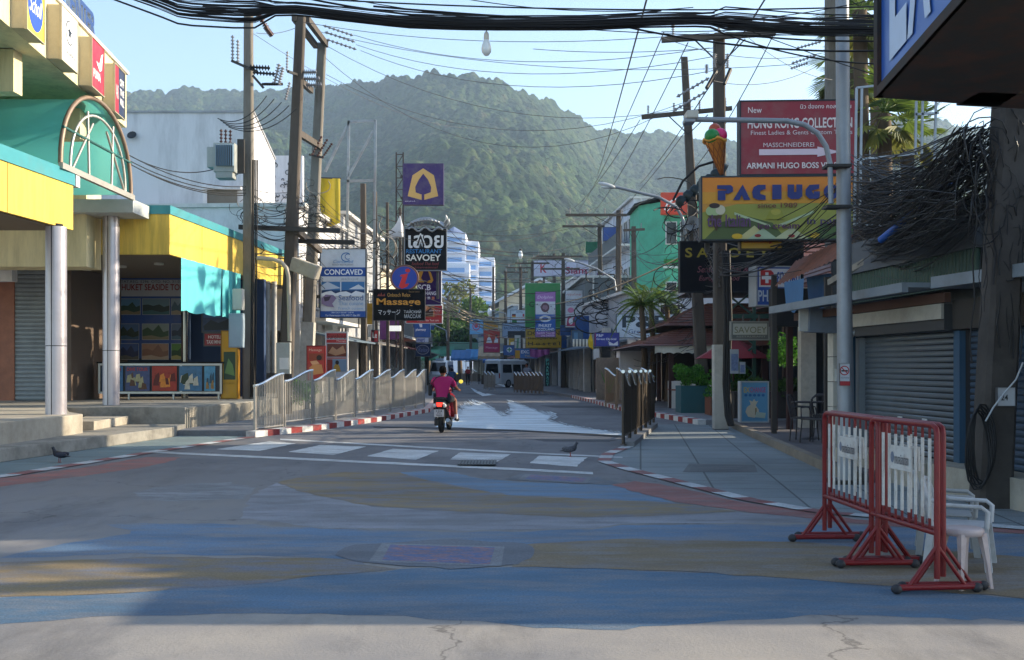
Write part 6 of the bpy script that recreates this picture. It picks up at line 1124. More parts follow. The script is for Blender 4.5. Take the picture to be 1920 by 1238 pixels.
for k in range(3): b = MB(); b.tube([P(1356+k*5, 470, 25.8), P(1360+k*5, 600, 25.7), P(1358+k*4, 720, 25.7), P(1362+k*4, 780, 25.7), P(1368+k*3, 798, 25.6)], .045, RUB, 8); b.build('conduit', t)
for k in range(4): w2(474+k*3, 300, 31.6, 470+k*3, 745, 31.6, 0, .02, label='black cable clipped down the transformer pole', group='cables down the transformer pole')
t = thing('wire_rope_coil', 'dark hose coil hanging on the thick pole above the pavement', 'coil', P(1835, 800, 11.4))
for k in range(5): b = MB(); c_ = P(1832+k*3, 845, 11.36); b.tube([c_+Vector((.12*math.cos(i*.5+k*.2), .03*math.sin(i), .42*math.sin(i*.5+k*.2)+.02*k)) for i in range(14)], .012, RUB, 5); b.build('loop', t)
t = thing('tie_rope', 'white rope tied diagonally in front of the number plate', 'cord', P(1870, 780, 11.2)); b = MB(); b.tube([P(1848, 790, 11.3), P(1862, 765, 11.3), P(1885, 735, 11.3), P(1905, 712, 11.3), P(1918, 680, 11.3)], .009, mat('a9adb0', .5), 6); b.build('cord', t)
t = thing('blue_pipe', 'blue plastic pipe slanting through the cable tangle', 'pipe', P(1652, 450, 15.4)); b = MB(); b.cyl(P(1652, 450, 15.4), P(1782, 345, 13.6), .055, mat('1f4f9c', .45, .1), 10); b.build('pipe', t)
t = thing('roof_frame', 'galvanised billboard frame standing on the roof behind the cable tangle', 'frame', P(1606, 430, 17.8)); gf = mat('9aa0a6', .4, .15, metal=.6, dirt=.3)
for a_, c_, n_ in (((1606, 165), (1602, 425), 'post'), ((1616, 165), (1612, 425), 'post'), ((1718, 190), (1716, 290), 'post'), ((1730, 190), (1728, 290), 'post'), ((1606, 165), (1650, 160), 'rail'), ((1606, 300), (1720, 288), 'rail'), ((1604, 420), (1670, 424), 'rail'), ((1716, 215), (1760, 212), 'rail'), ((1755, 190), (1752, 300), 'post')):
    b = MB(); b.bar(P(*a_, 17.8), P(*c_, 17.8), .035, .035, gf); b.build(n_, t)
t = thing('striped_awning', 'scalloped dark green shop awning hanging behind the ice cream cone', 'awning', P(1290, 350, 24)); b = MB(); AW = mat('1c2a2c', .5, .2)
for k in range(7):
    x = 1268+k*13; y = 372-k*10; c_ = P(x, y, 24.5); b.lathe([(.01, 0), (.1, .03), (.14, .1), (.15, .2)], c_, AW, 10, Matrix.Rotation(R(120), 3, 'Y'))
b.build('scallops', t); b = MB(); b.tube([P(1262, 376, 24.4), P(1280, 340, 24.4), P(1310, 312, 24.4), P(1350, 300, 24.4)], .03, RUB, 6); b.build('frame', t)
t = thing('loudspeaker', 'grey horn loudspeaker on the leaning right pole', 'loudspeaker', P(1296, 421, 33.9)); b = MB(); b.lathe([(.02, 0), (.05, .08), (.12, .16), (.24, .22)], P(1296, 421, 34), mat('8d9092', .4), 16, Matrix.Rotation(R(90), 3, 'X')); b.build('horn', t)
# ================================================================ RAILINGS, BARRIERS, CHAIRS
RST = mat('a29e98', .35, .12, 3, metal=.5, dirt=.25, dcol='5a544c'); RTP = mat('c3c8cc', .2, .05, metal=.8)
def railing(p0, p1, label, group, h0=1.12, h1=1.38, flip=False, nb=15, z=0.1, m=RST, dense=1):
    a = Vector((*p0, 0)); c = Vector((*p1, 0)); L = (c-a).length; ang = math.atan2(c.y-a.y, c.x-a.x)
    r = thing('railing_panel', label, 'railing', (a.x, a.y, z), ang, group)
    H = lambda u: (h0+(h1-h0)*(3*u*u-2*u**3)) if not flip else (h1+(h0-h1)*(3*u*u-2*u**3))
    for k, u in enumerate((.03, L-.03)):
        b = MB(); b.cyl((u, 0, 0), (u, 0, H(u/L)-.02), .032, m, 10); b.lathe([(.07, 0), (.07, .012), (.035, .016)], (u, 0, 0), m, 10); b.build('post', r, local=True)
    b = MB(); b.tube([(L*i/14, 0, H(i/14)) for i in range(15)], .036, RTP, 8); b.build('top_rail', r, local=True)
    b = MB(); b.cyl((.03, 0, .16), (L-.03, 0, .16), .022, m, 8); b.build('bottom_rail', r, local=True)
    b = MB()
    for k in range(nb): u = L*(k+1)/(nb+1); b.cyl((u, 0, .17), (u, 0, H(u/L)-.02), .013*dense, m, 6)
    b.build('infill_bars', r, local=True)
    return r
LJ = [G(475, 818), G(531, 810), G(586, 803), G(628, 796), G(664, 790), G(699, 785), G(731, 780), G(757, 776), G(779, 772), G(796, 769)]
ords = ('nearest the camera', 'second from the near end', 'third from the near end', 'fourth from the near end', 'fifth from the near end', 'sixth from the near end', 'seventh from the near end', 'second from the far end', 'at the far end')
for k in range(9):
    a = LJ[k]; c = LJ[k+1]; d = (c-a).normalized()*.05; railing((a+d).xy, (c-d*.2).xy, 'wavy topped steel railing panel on the left kerb, '+ords[k], 'wavy railing panels on the left kerb', z=.0 if k < 1 else .08, nb=17)
# right near run (seen end-on) and the one behind it
q = [Vector((2.12+1.6*i/6, 20.4+7.6*i/6, 0)) for i in range(7)]
o6 = ('nearest', 'second', 'third', 'fourth', 'fifth', 'farthest')
DKR = mat('4c443c', .4, .2, 3, metal=.5, dirt=.3)
for k in range(6): d = (q[k+1]-q[k]).normalized()*.05; railing((q[k]+d).xy, q[k+1].xy, 'wavy railing panel of the near right run, '+o6[k], 'near right railing run', h0=1.12, h1=1.4, flip=True, nb=13, z=.05, m=DKR)
def run(pts, n, label, group, **kw):
    q_ = interp([(p.x, p.y, 0) for p in pts], n)
    for k in range(n):
        d = (q_[k+1]-q_[k]).normalized()*.05; railing((q_[k]+d).xy, q_[k+1].xy, '%s, panel %s' % (label, ('first from the left', 'second from the left', 'third from the left', 'fourth from the left', 'fifth from the left', 'sixth from the left', 'seventh from the left', 'eighth from the left', 'last on the right')[k]), group, **kw)
run([Vector((3.35, 38.5, 0)), Vector((4.6, 34.5, 0))], 4, 'brown wavy railing beyond the near right run', 'middle right railing run', flip=True, z=.13, nb=12, m=mat('7a6858', .4, .15, 3, metal=.5))
run([Vector((.1, 64, 0)), Vector((1.75, 60, 0))], 8, 'low wavy railing beside the parked white van', 'railing beside the parked van', flip=True, z=.1, nb=8, h0=1.0, h1=1.2, m=mat('6c6056', .4, .15, 3, metal=.5))
run([Vector((-1.9, 72, 0)), Vector((-1.1, 69, 0))], 3, 'short railing behind the parked white van', 'railing behind the parked van', flip=True, z=.1, nb=8, h0=1.0, h1=1.2, m=RST)
run([Vector((-5.2, 110, 0)), Vector((-3.4, 104, 0))], 3, 'far railing on the bend of the road', 'far railing on the bend', flip=True, z=.1, nb=10, m=RST)
run([Vector((-6.2, 66, 0)), Vector((-4.9, 61, 0))], 3, 'dim railing behind the rider in the purple shirt', 'railing behind the rider', z=.1, nb=10, m=RST)
# red and white crowd barriers
RED = mat('741318', .4, .15, 4, dirt=.35, dcol='3a1614', dsc=6); WHB = mat('c4c2bd', .5, .08, 5, dirt=.5, dcol='6b4a38', dsc=7); BLKC = mat('2c2c30', .6)
def barrier(p0, p1, label, nb=9, H=1.12):
    a = Vector((*p0, 0)); c = Vector((*p1, 0)); L = (c-a).length; ang = math.atan2(c.y-a.y, c.x-a.x)
    r = thing('crowd_barrier', label, 'barrier', a, ang, 'red and white crowd barriers')
    zb = .4; rr = .02; cr = .06
    b = MB(); b.tube([(0, 0, .1), (0, 0, H-cr), (.012, 0, H-.02), (cr, 0, H), (L-cr, 0, H), (L-.012, 0, H-.02), (L, 0, H-cr), (L, 0, .1)], rr, RED, 10); b.build('outer_tube', r, local=True)
    b = MB(); b.cyl((0, 0, zb), (L, 0, zb), rr*.9, RED, 8); b.build('bottom_tube', r, local=True)
    for k in range(nb):
        u = L*(k+1)/(nb+1); b = MB(); b.b2(u-.0125, -.004, zb+.01, u+.0125, .004, H-.01, RED); b.b2(u-.014, -.0055, zb+.09, u+.014, .0055, H-.09, WHB); b.build('bar', r, local=True)
    for u in (0, L):
        b = MB(); b.cyl((u, -.27, .045), (u, .27, .045), .022, RED, 8); b.cyl((u, -.19, .06), (u, 0, .32), .014, RED, 6); b.cyl((u, .19, .06), (u, 0, .32), .014, RED, 6); fo = b.build('foot', r, local=True)
        for s_ in (-1, 1): b = MB(); b.ell((u, s_*.28, .036), (.032, .04, .034), BLKC, 10, 6); o_ = b.build('rubber_cap', fo, local=True)
    b = MB(); s0, s1 = L*.36, L*.68; b.b2(s0, -.026, .78, s1, -.012, .95, WHB); pl = b.build('plate', r, local=True)
    b = MB(); v, f = fit_text('เทศบาลเมืองป่าตอง', s0+.08, .82, s1-.03, .9, .01); b.add([(q_[0], -.028, q_[1]) for q_ in v], f, mat('2c3344', .5)); n = 16; b.add([(s0+.045+.028*math.cos(2*PI*k/n), -.028, .865+.04*math.sin(2*PI*k/n)) for k in range(n)], [tuple(range(n))], mat('6c7484', .5)); b.build('lettering', pl, local=True, recalc=False)
    return r
def Gx(px, Y): return ((px-960)*Y/F, Y)
barrier(Gx(1546, 9.25), Gx(1646, 8.02), 'farther red and white crowd barrier with a small municipal plate')
barrier(Gx(1634, 8.12), Gx(1757, 7.12), 'nearer red and white crowd barrier in front of the plastic chairs')
barrier(Gx(1556, 9.4), Gx(1660, 8.15), 'rear crowd barrier standing close behind the farther one', nb=1)
barrier(Gx(1655, 8.2), Gx(1768, 7.2), 'rear crowd barrier standing close behind the nearer one', nb=1)
# white plastic chairs and stool
PLW = mat('b3b4b6', .4, .08, 5, dirt=.45, dcol='6c6a66', dsc=6); PLP = mat('b3a4a2', .45, .08, 5, dirt=.4, dcol='7a6a68', dsc=6)
def chair(x, y, rz, label, m):
    r = thing('plastic_chair', label, 'chair', (x, y, 0), rz, 'white plastic armchairs')
    b = MB(); b.box((0, 0, .43), (.44, .44, .025), m); b.build('seat', r, local=True, bevel=.01)
    for sx in (-1, 1):
        for sy in (-1, 1): b = MB(); b.loft([[Vector((sx*(.27 if z < .2 else .22)+dx*(.03), sy*(.26 if z < .2 else .22)+dy*.03, z)) for dx, dy in ((-1, -1), (1, -1), (1, 1), (-1, 1))] for z in (0, .43)], m, smooth=False); b.build('leg', r, local=True)
        b = MB(); b.tube([(sx*.26, -.24, .43), (sx*.27, -.25, .6), (sx*.275, -.2, .645), (sx*.27, .12, .65), (sx*.25, .24, .7)], .022, m, 8); b.build('armrest', r, local=True)
    b = MB()
    for k in range(7):
        u = -.18+k*.06; b.loft([[Vector((u-.02, .22+.07*q, .46+.4*q-.0*abs(u))), Vector((u+.02, .22+.07*q, .46+.4*q)), Vector((u+.02, .235+.07*q, .46+.4*q)), Vector((u-.02, .235+.07*q, .46+.4*q))] for q in (0, .5, .97)], m, smooth=False)
    b.tube([(-.23, .22, .43), (-.235, .26, .7), (-.17, .3, .86), (0, .31, .89), (.17, .3, .86), (.235, .26, .7), (.23, .22, .43)], .024, m, 8); b.build('backrest', r, local=True); r.scale = (.84, .84, .74)
    return r
cx, cy = Gx(1800, 8.15); chair(cx, cy, R(62), 'white plastic armchair facing right behind the crowd barriers', PLW)
cx, cy = Gx(1775, 8.75); chair(cx, cy, R(70), 'second grimy white plastic armchair half hidden by the first', mat('9a9a98', .45, .1, 5, dirt=.5))
sx, sy = Gx(1806, 7.35); r = thing('plastic_stool', 'pinkish white plastic stool at the foot of the plastic chairs', 'stool', (sx, sy, 0), R(18)); r.scale = (.8, .8, .9); b = MB(); b.lathe([(.001, .455), (.15, .455), (.165, .448), (.17, .43), (.165, .4), (.15, .4)], (0, 0, 0), PLP, 24); b.build('seat', r, local=True)
for k in range(4):
    a_ = PI/4+k*PI/2; b = MB(); b.loft([[Vector((math.cos(a_)*rr, math.sin(a_)*rr, z))+Vector((dx, dy, 0))*w_ for dx, dy in ((-1, -1), (1, -1), (1, 1), (-1, 1))] for z, rr, w_ in ((0, .22, .014), (.2, .19, .018), (.42, .145, .03))], PLP, smooth=False); b.build('leg', r, local=True)
# dark cafe chairs on the terrace
CH = mat('26242a', .5)
for k, (px_, Y, rz) in enumerate(((1508, 20.5, 60), (1530, 20, -40), (1545, 21.5, 160))):
    x, y = Gx(px_, Y); r = thing('cafe_chair', ('dark cafe chair left of the terrace table', 'dark cafe chair before the terrace table', 'dark cafe chair behind the terrace table')[k], 'chair', (x, y, .12), R(rz), 'dark cafe chairs on the terrace')
    b = MB(); b.box((0, 0, .44), (.42, .42, .03), CH); b.build('seat', r, local=True)
    for sx in (-1, 1):
        for sy in (-1, 1): b = MB(); b.cyl((sx*.22, sy*.22, 0), (sx*.19, sy*.19, .44), .013, CH, 6); b.build('leg', r, local=True)
    b = MB(); b.tube([(-.2, .2, .44), (-.21, .27, .8), (-.12, .3, .88), (.12, .3, .88), (.21, .27, .8), (.2, .2, .44)], .015, CH, 6)
    for u in (-.1, 0, .1): b.cyl((u, .2, .45), (u, .3, .87), .009, CH, 5)
    b.build('backrest', r, local=True); b = MB(); b.tube([(-.22, .2, .66), (-.23, -.15, .65), (-.2, -.2, .44)], .012, CH, 5); b.build('armrest', r, local=True); b = MB(); b.tube([(.22, .2, .66), (.23, -.15, .65), (.2, -.2, .44)], .012, CH, 5); b.build('armrest', r, local=True)
x, y = Gx(1520, 21); r = thing('cafe_table', 'small round dark cafe table on the terrace', 'table', (x, y, .12)); b = MB(); b.lathe([(.001, .74), (.38, .74), (.38, .715), (.001, .715)], (0, 0, 0), CH, 20); b.build('tabletop', r, local=True); b = MB(); b.cyl((0, 0, .02), (0, 0, .72), .025, CH, 8); b.lathe([(.22, 0), (.2, .02), (.03, .04)], (0, 0, 0), CH, 12); b.build('pedestal', r, local=True)
# red parasol, planters
r = thing('parasol', 'dark red square parasol in front of the restaurant', 'parasol', (6.6, 32, .12)); PR = mat('7c1a24', .7, .1); b = MB(); n = 8; c_ = P(1375, 632, 31)
rg = [c_+Vector((1.15*math.cos(2*PI*k/n+.4), 1.0*math.sin(2*PI*k/n+.4), -.62-.02*(k % 2))) for k in range(n)]; b.add([c_+Vector((0, 0, .02))]+rg, [(0, k+1, (k+1) % n+1) for k in range(n)], PR); b.build('canopy', r); b = MB(); b.cyl((c_.x, c_.y, .12), (c_.x, c_.y, c_.z), .03, mat('3c2a20', .6)); b.build('pole', r)
for k in range(n): b = MB(); b.bar(rg[k]+Vector((0, 0, -.01)), c_, .02, .02, mat('3c2a20', .6)); b.build('rib', r)
# ---------------------------------------------------------------- pigeons
def pigeon(x, y, rz, label, m, m2, up=0):
    r = thing('pigeon', label, 'pigeon', (x, y, .004), rz, 'pigeons on the road')
    b = MB(); secs = []
    for (xx, zz, w_, h_) in ((-.17, .1, .012, .006), (-.12, .105, .03, .014), (-.07, .115, .05, .04), (0, .125, .062, .056), (.06, .14, .055, .055), (.095, .165, .036, .038), (.11, .2, .024, .026), (.118, .225, .025, .025), (.13, .24, .022, .022), (.146, .238, .01, .01)):
        tl = 0 if xx < .06 else 1; secs.append([Vector((xx-(h_*math.sin(2*PI*k/12)*.7 if tl else 0), w_*math.cos(2*PI*k/12), zz+h_*math.sin(2*PI*k/12)*(1 if not tl else .75))) for k in range(12)])
    b.loft(secs, m); b.build('body', r, local=True)
    for s_ in (-1, 1):
        b = MB(); b.ell((-.03, s_*.048, .13), (.1, .014, .04), m2, 12, 6, Matrix.Rotation(R(6), 3, 'Y')); b.build('wing', r, local=True)
        b = MB(); b.cyl((.01, s_*.022, .08), (.015, s_*.022, .01), .005, mat('a8504c', .6), 6)
        for tx in (.035, .03, -.012): b.cyl((.015, s_*.022, .006), (tx, s_*.022+(s_*.012 if tx == .03 else 0), .003), .003, mat('a8504c', .6), 5)
        b.build('leg', r, local=True)
    b = MB(); b.loft([[Vector((.15, -.005, .238)), Vector((.15, .005, .238)), Vector((.15, 0, .228))], [Vector((.172, -.001, .228)), Vector((.172, .001, .228)), Vector((.172, 0, .226))]], mat('5c5450', .5)); b.build('beak', r, local=True)
g = G(113, 868); pigeon(g.x, g.y, R(172), 'dark pigeon walking on the left pavement', mat('26262c', .5, .2, 20), mat('343440', .5, .3, 30))
g = G(1068, 857); pigeon(g.x, g.y, R(8), 'speckled black and white pigeon on the crossing', mat('3c3c42', .5, .4, 40), mat('55555c', .5, .6, 50, dirt=.8, dcol='101014', dsc=30))
# ================================================================ PEOPLE
SKN = mat('7a4c38', .55, .08, 8)
def skin_geo(J, E, Rd, sub=2):
    names = list(J); me = bpy.data.meshes.new('sk'); me.from_pydata([tuple(J[n]) for n in names], [(names.index(a), names.index(b)) for a, b in E], [])
    ob = bpy.data.objects.new('sk', me); COL.objects.link(ob); ob.modifiers.new('s', 'SKIN'); 
    for i, n in enumerate(names): r = Rd[n]; me.skin_vertices[0].data[i].radius = r if isinstance(r, tuple) else (r, r)
    me.skin_vertices[0].data[0].use_root = True
    m = ob.modifiers.new('u', 'SUBSURF'); m.levels = sub; m.render_levels = sub
    dg = bpy.context.evaluated_depsgraph_get(); me2 = bpy.data.meshes.new_from_object(ob.evaluated_get(dg)); v = [tuple(q.co) for q in me2.vertices]; f = [tuple(p.vertices) for p in me2.polygons]
    bpy.data.objects.remove(ob); bpy.data.meshes.remove(me); bpy.data.meshes.remove(me2); return v, f
def person(label, loc, rz, J, shirt, short, hair='14110f', long_legs=False, helmet=None, group=None, cat='person'):
    r = thing('person', label, cat, loc, rz, group); V = Vector; J = {k: V(v) for k, v in J.items()}
    R0 = dict(pelvis=(.135, .1), spine=(.125, .09), chest=(.13, .085), neck=.05, sho_l=.062, sho_r=.062, elb_l=.042, elb_r=.042, wri_l=.028, wri_r=.028, hip_l=.09, hip_r=.09, kne_l=.06, kne_r=.06, ank_l=.038, ank_r=.038, toe_l=.032, toe_r=.032, han_l=.03, han_r=.03, hea=.055)
    E = [('pelvis', 'spine'), ('spine', 'chest'), ('chest', 'neck'), ('neck', 'hea')]
    for s in 'lr': E += [('chest', 'sho_'+s), ('sho_'+s, 'elb_'+s), ('elb_'+s, 'wri_'+s), ('wri_'+s, 'han_'+s), ('pelvis', 'hip_'+s), ('hip_'+s, 'kne_'+s), ('kne_'+s, 'ank_'+s), ('ank_'+s, 'toe_'+s)]
    b = MB(); v, f = skin_geo({k: J[k] for k in (['pelvis']+[k for k in J if k != 'pelvis'])}, E, R0); b.add(v, f, SKN, True)
    h = J['hea']; up = (J['hea']-J['neck']).normalized(); c = h+up*.045
    b.ell(c, (.078, .098, .118), SKN, 16, 12); b.ell(c+V((0, .09, -.02)), (.013, .02, .02), SKN, 8, 6)
    for s in (-1, 1): b.ell(c+V((s*.08, 0, -.005)), (.012, .02, .03), SKN, 8, 6); b.ell(c+V((s*.03, .088, .01)), (.011, .008, .008), mat('1a1614', .3), 8, 5)
    b.ell(c+V((0, .09, -.055)), (.022, .008, .006), mat('6c3430', .5), 8, 5)
    for s in 'lr':
        hd = J['han_'+s]; d = (hd-J['wri_'+s]).normalized(); sd_ = d.cross(V((0, 0, 1))).normalized() if abs(d.z) < .9 else V((0, 1, 0)); dn = V((0, 0, -1)) if abs(d.z) < .9 else V((0, .5, 0))
        for k in range(4):
            L = (.07, .08, .076, .06)[k]; p = hd+sd_*(.028-.018*k); b.tube([p, p+d*L*.5+dn*.008, p+d*L*.75+dn*L*.45, p+d*L*.55+dn*L*.75], [.0095, .009, .008, .006], SKN, 6)
        p = hd-d*.02+sd_*.03*(1 if s == 'l' else -1); b.tube([p, p+sd_*.025*(1 if s == 'l' else -1)+d*.03, p+sd_*.015*(1 if s == 'l' else -1)+d*.055+dn*.02], [.011, .01, .008], SKN, 6)
    b.build('body', r, local=True)
    m = mat(shirt, .8, .08, 6); J2 = {k: J[k] for k in ('pelvis', 'spine', 'chest', 'sho_l', 'sho_r')}; J2['low'] = J['pelvis']+V((0, 0, -.02)); J2['nk'] = J['chest'].lerp(J['neck'], .8)
    for s in 'lr': J2['sl_'+s] = J['sho_'+s].lerp(J['elb_'+s], .75)
    R2 = dict(pelvis=(.17, .135), low=(.172, .14), spine=(.158, .125), chest=(.185, .14), nk=(.085, .085), sho_l=.088, sho_r=.088, sl_l=.07, sl_r=.07)
    J3 = {'spine': J2['spine']}; J3.update(J2); v, f = skin_geo(J3, [('low', 'pelvis'), ('pelvis', 'spine'), ('spine', 'chest'), ('chest', 'nk'), ('chest', 'sho_l'), ('chest', 'sho_r'), ('sho_l', 'sl_l'), ('sho_r', 'sl_r')], R2)
    b = MB(); b.add(v, f, m, True); b.build('shirt', r, local=True)
    m = mat(short, .85, .1, 6); q = 1.0 if not long_legs else 1.0; J4 = {'pelvis': J['pelvis']+V((0, 0, -.03)), 'hip_l': J['hip_l'], 'hip_r': J['hip_r']}
    E4 = [('pelvis', 'hip_l'), ('pelvis', 'hip_r')]; R4 = dict(pelvis=(.155, .125), hip_l=.115, hip_r=.115)
    for s in 'lr':
        J4['k'+s] = J['hip_'+s].lerp(J['kne_'+s], .8 if not long_legs else 1); R4['k'+s] = .09 if not long_legs else .075; E4.append(('hip_'+s, 'k'+s))
        if long_legs: J4['a'+s] = J['kne_'+s].lerp(J['ank_'+s], .95); R4['a'+s] = .06; E4.append(('k'+s, 'a'+s))
    v, f = skin_geo(J4, E4, R4); b = MB(); b.add(v, f, m, True); b.build('shorts' if not long_legs else 'trousers', r, local=True)
    if helmet: b = MB(); b.ell(c+V((0, -.005, .03)), (.125, .14, .13), mat(helmet, .2, .03), 18, 10); b.build('helmet', r, local=True)
    else:
        b = MB(); hm_ = mat(hair, .95, .2, 30, spec=.05); prof = [(.001, .128), (.05, .118), (.078, .085), (.088, .04), (.086, -.01), (.074, -.045)]; b.lathe(prof, c+V((0, -.014, 0)), hm_, 16, sx=1, sy=1.16); b.build('hair', r, local=True)
    for s in 'lr':
        a = J['ank_'+s]; t_ = J['toe_'+s]; b = MB(); d = (t_-a); d.z = 0; d.normalize(); b.tube([a-d*.06+V((0, 0, -.05)), a+V((0, 0, -.045)), t_+V((0, 0, -.0)), t_+d*.05], [.03, .045, .042, .022], mat('1c1c20', .5), 8)
        if not long_legs: b.tube([a+V((0, 0, -.03)), a+V((0, 0, .07))], [.043, .042], mat('c9c9cc', .8), 8)
        b.build('shoe', r, local=True)
    return r
RJ = dict(pelvis=(0, .1, .83), spine=(0, .12, 1.0), chest=(.0, .17, 1.2), neck=(0, .2, 1.32), hea=(0, .22, 1.4), sho_l=(-.19, .17, 1.23), sho_r=(.19, .17, 1.23), elb_l=(-.29, .3, 1.0), elb_r=(.31, .36, 1.03), wri_l=(-.3, .55, .98), wri_r=(.34, .6, .98), han_l=(-.3, .62, 1.0), han_r=(.33, .67, 1.0),
          hip_l=(-.1, .16, .8), hip_r=(.1, .16, .8), kne_l=(-.2, .55, .76), kne_r=(.24, .52, .76), ank_l=(-.2, .52, .36), ank_r=(.29, .4, .34), toe_l=(-.21, .66, .3), toe_r=(.31, .56, .28))
def scooter(label, loc, rz, col, group=None, plate=True):
    r = thing('motor_scooter', label, 'scooter', loc, rz, group); BK = mat('141416', .35, .05); BD = mat(col, .25, .05); TY = mat('18181a', .8, .1); MT = mat('8d9094', .3, .1, metal=.8)
    for y, n in ((0, 'rear_wheel'), (1.24, 'front_wheel')):
        M = Matrix.Rotation(R(90), 3, 'Y'); w_ = MB(); w_.lathe([(.1, -.03), (.13, -.03), (.13, .03), (.1, .03)], (0, y, .25), MT, 24, M); 
        for k in range(5): a = 2*PI*k/5; w_.bar((0, y, .25), (0, y+.13*math.cos(a), .25+.13*math.sin(a)), .03, .03, MT)
        wo = w_.build(n, r, local=True); t_ = MB(); t_.lathe([(.155, -.04), (.19, -.056), (.23, -.045), (.25, -.02), (.25, .02), (.23, .045), (.19, .056), (.155, .04), (.13, .03), (.13, -.03), (.155, -.04)], (0, y, .25), TY, 28, M); t_.build('tyre', wo, local=True)
    def ring(y, w_, z0, z1, n=12, p=2.6):
        return [Vector((w_*math.copysign(abs(math.cos(2*PI*k/n))**(2/p), math.cos(2*PI*k/n)), y, (z0+z1)/2+(z1-z0)/2*math.copysign(abs(math.sin(2*PI*k/n))**(2/p), math.sin(2*PI*k/n)))) for k in range(n)]
    b = MB(); b.loft([ring(-.3, .05, .6, .7), ring(-.27, .1, .55, .74), ring(-.15, .14, .5, .77), ring(.1, .16, .42, .76), ring(.35, .16, .36, .72), ring(.5, .12, .3, .62)], BK); b.build('rear_cowl', r, local=True)
    b = MB(); 
    for s in (-1, 1): b.loft([[Vector((s*(.145+.012*t), y, z)) for t in (0, 1) for z in ((z0, z1) if t == 0 else (z1, z0))] for y, z0, z1 in ((-.2, .56, .66), (.1, .46, .62), (.42, .34, .6))], BD, smooth=False)
    b.build('side_panel', r, local=True)
    b = MB(); b.loft([ring(-.22, .09, .74, .8), ring(-.1, .13, .75, .84), ring(.2, .14, .74, .82), ring(.45, .1, .72, .79), ring(.55, .05, .7, .76)], mat('1a1a1c', .6)); b.build('seat', r, local=True)
    b = MB(); b.tube([(-.1, .05, .8), (-.13, -.2, .82), (-.08, -.33, .83), (.08, -.33, .83), (.13, -.2, .82), (.1, .05, .8)], .014, BK, 6); b.build('grab_rail', r, local=True)
    b = MB(); b.add([(-.075, -.315, .71), (.075, -.315, .71), (.05, -.325, .62), (-.05, -.325, .62)], [(0, 1, 2, 3)], mat('e02818', .2, 0, emit=1.6)); b.prism([(-.085, -.31, .72), (.085, -.31, .72), (.055, -.31, .61), (-.055, -.31, .61)], (0, .05, 0), mat('8a1210', .2)); b.build('tail_light', r, local=True)
    for s in (-1, 1): b = MB(); b.ell((s*.115, -.27, .64), (.045, .04, .05), mat('c9ccce', .15), 10, 6); b.build('indicator', r, local=True)
    b = MB(); b.box((0, -.36, .47), (.23, .008, .17), mat('b9b2b4', .4)); po = b.build('number_plate', r, local=True)
    b = MB()
    for t_, z0, z1, w_ in (('134', .495, .54, .07), ('ภก', .455, .485, .045), ('905', .4, .44, .07)): v, f = fit_text(t_, -w_, z0, w_, z1, .01); b.add([(q[0], -.366, q[1]) for q in v], f, mat('2a1c20', .5))
    b.build('lettering', po, local=True, recalc=False)
    b = MB(); b.loft([ring(-.34, .05, .36, .58), ring(-.2, .07, .4, .6), ring(0, .08, .5, .6)], BK); b.build('rear_fender', r, local=True)
    b = MB(); b.box((-.09, .1, .25), (.12, .5, .16), mat('2c2c30', .4, metal=.4)); b.build('engine', r, local=True, bevel=.02)
    b = MB(); b.tube([(.14, .45, .22), (.17, .2, .22), (.175, .0, .25), (.18, -.22, .3)], [.025, .05, .06, .05], MT, 10); b.build('exhaust', r, local=True)
    b = MB(); b.box((0, .7, .3), (.34, .42, .06), BK); b.build('floorboard', r, local=True, bevel=.01)
    b = MB(); b.loft([ring(.86, .2, .28, .5), ring(.93, .22, .4, .75), ring(1.0, .2, .5, .92), ring(1.06, .1, .6, .9)], BD); b.build('leg_shield', r, local=True)
    b = MB(); b.loft([ring(1.0, .05, .42, .5), ring(1.24, .07, .48, .56), ring(1.45, .05, .36, .46)], BD); b.build('front_fender', r, local=True)
    for s in (-1, 1): b = MB(); b.cyl((s*.05, 1.05, .6), (s*.06, 1.24, .26), .02, MT, 8); b.build('fork', r, local=True)
    b = MB(); b.tube([(-.36, .64, 1.0), (-.2, .74, 1.0), (0, .84, .96), (.2, .74, 1.0), (.36, .64, 1.0)], .014, BK, 8); b.cyl((0, .86, .5), (0, .82, .98), .03, BK); b.build('handlebar', r, local=True)
    b = MB(); b.loft([ring(.72, .08, .94, 1.02), ring(.86, .12, .9, 1.06), ring(.97, .08, .86, 1.0)], BD); b.build('headlamp_cowl', r, local=True)
    for s in (-1, 1): b = MB(); b.cyl((s*.25, .72, 1.0), (s*.34, .74, 1.16), .006, BK, 6); b.ell((s*.36, .74, 1.19), (.052, .012, .05), mat('d9c24a' if s > 0 else '30343a', .2, emit=.5 if s > 0 else 0), 12, 6); b.build('mirror', r, local=True)  # right mirror's bright reflection is painted as a yellow glow
    return r
sx_, sy_ = -1.66, 25.1
scooter('black and red motor scooter with lit tail light on the road, nearest one', (sx_, sy_, .005), R(-5), '8a1a20', 'motor scooters on the road')
person('person in a magenta t-shirt and dark shorts riding the near scooter', (sx_, sy_, .005), R(-5), RJ, 'a3195c', '20242c')
t = thing('shoulder_bag', 'small dark shoulder bag hanging at the left hip of the near rider', 'bag', (sx_-.24, sy_+.1, .95)); b = MB(); b.box((sx_-.27, sy_+.08, 1.0), (.08, .2, .26), mat('1c1a1c', .7)); b.build('pouch', t, bevel=.02); b = MB(); b.tube([(sx_-.27, sy_+.05, 1.12), (sx_-.12, sy_+.02, 1.3), (sx_+.05, sy_+.12, 1.36)], .012, mat('1c1a1c', .7), 5); b.build('strap', t)
scooter('dark motor scooter farther down the road', (-4.0, 71, .005), R(4), '1c1c22', 'motor scooters on the road')
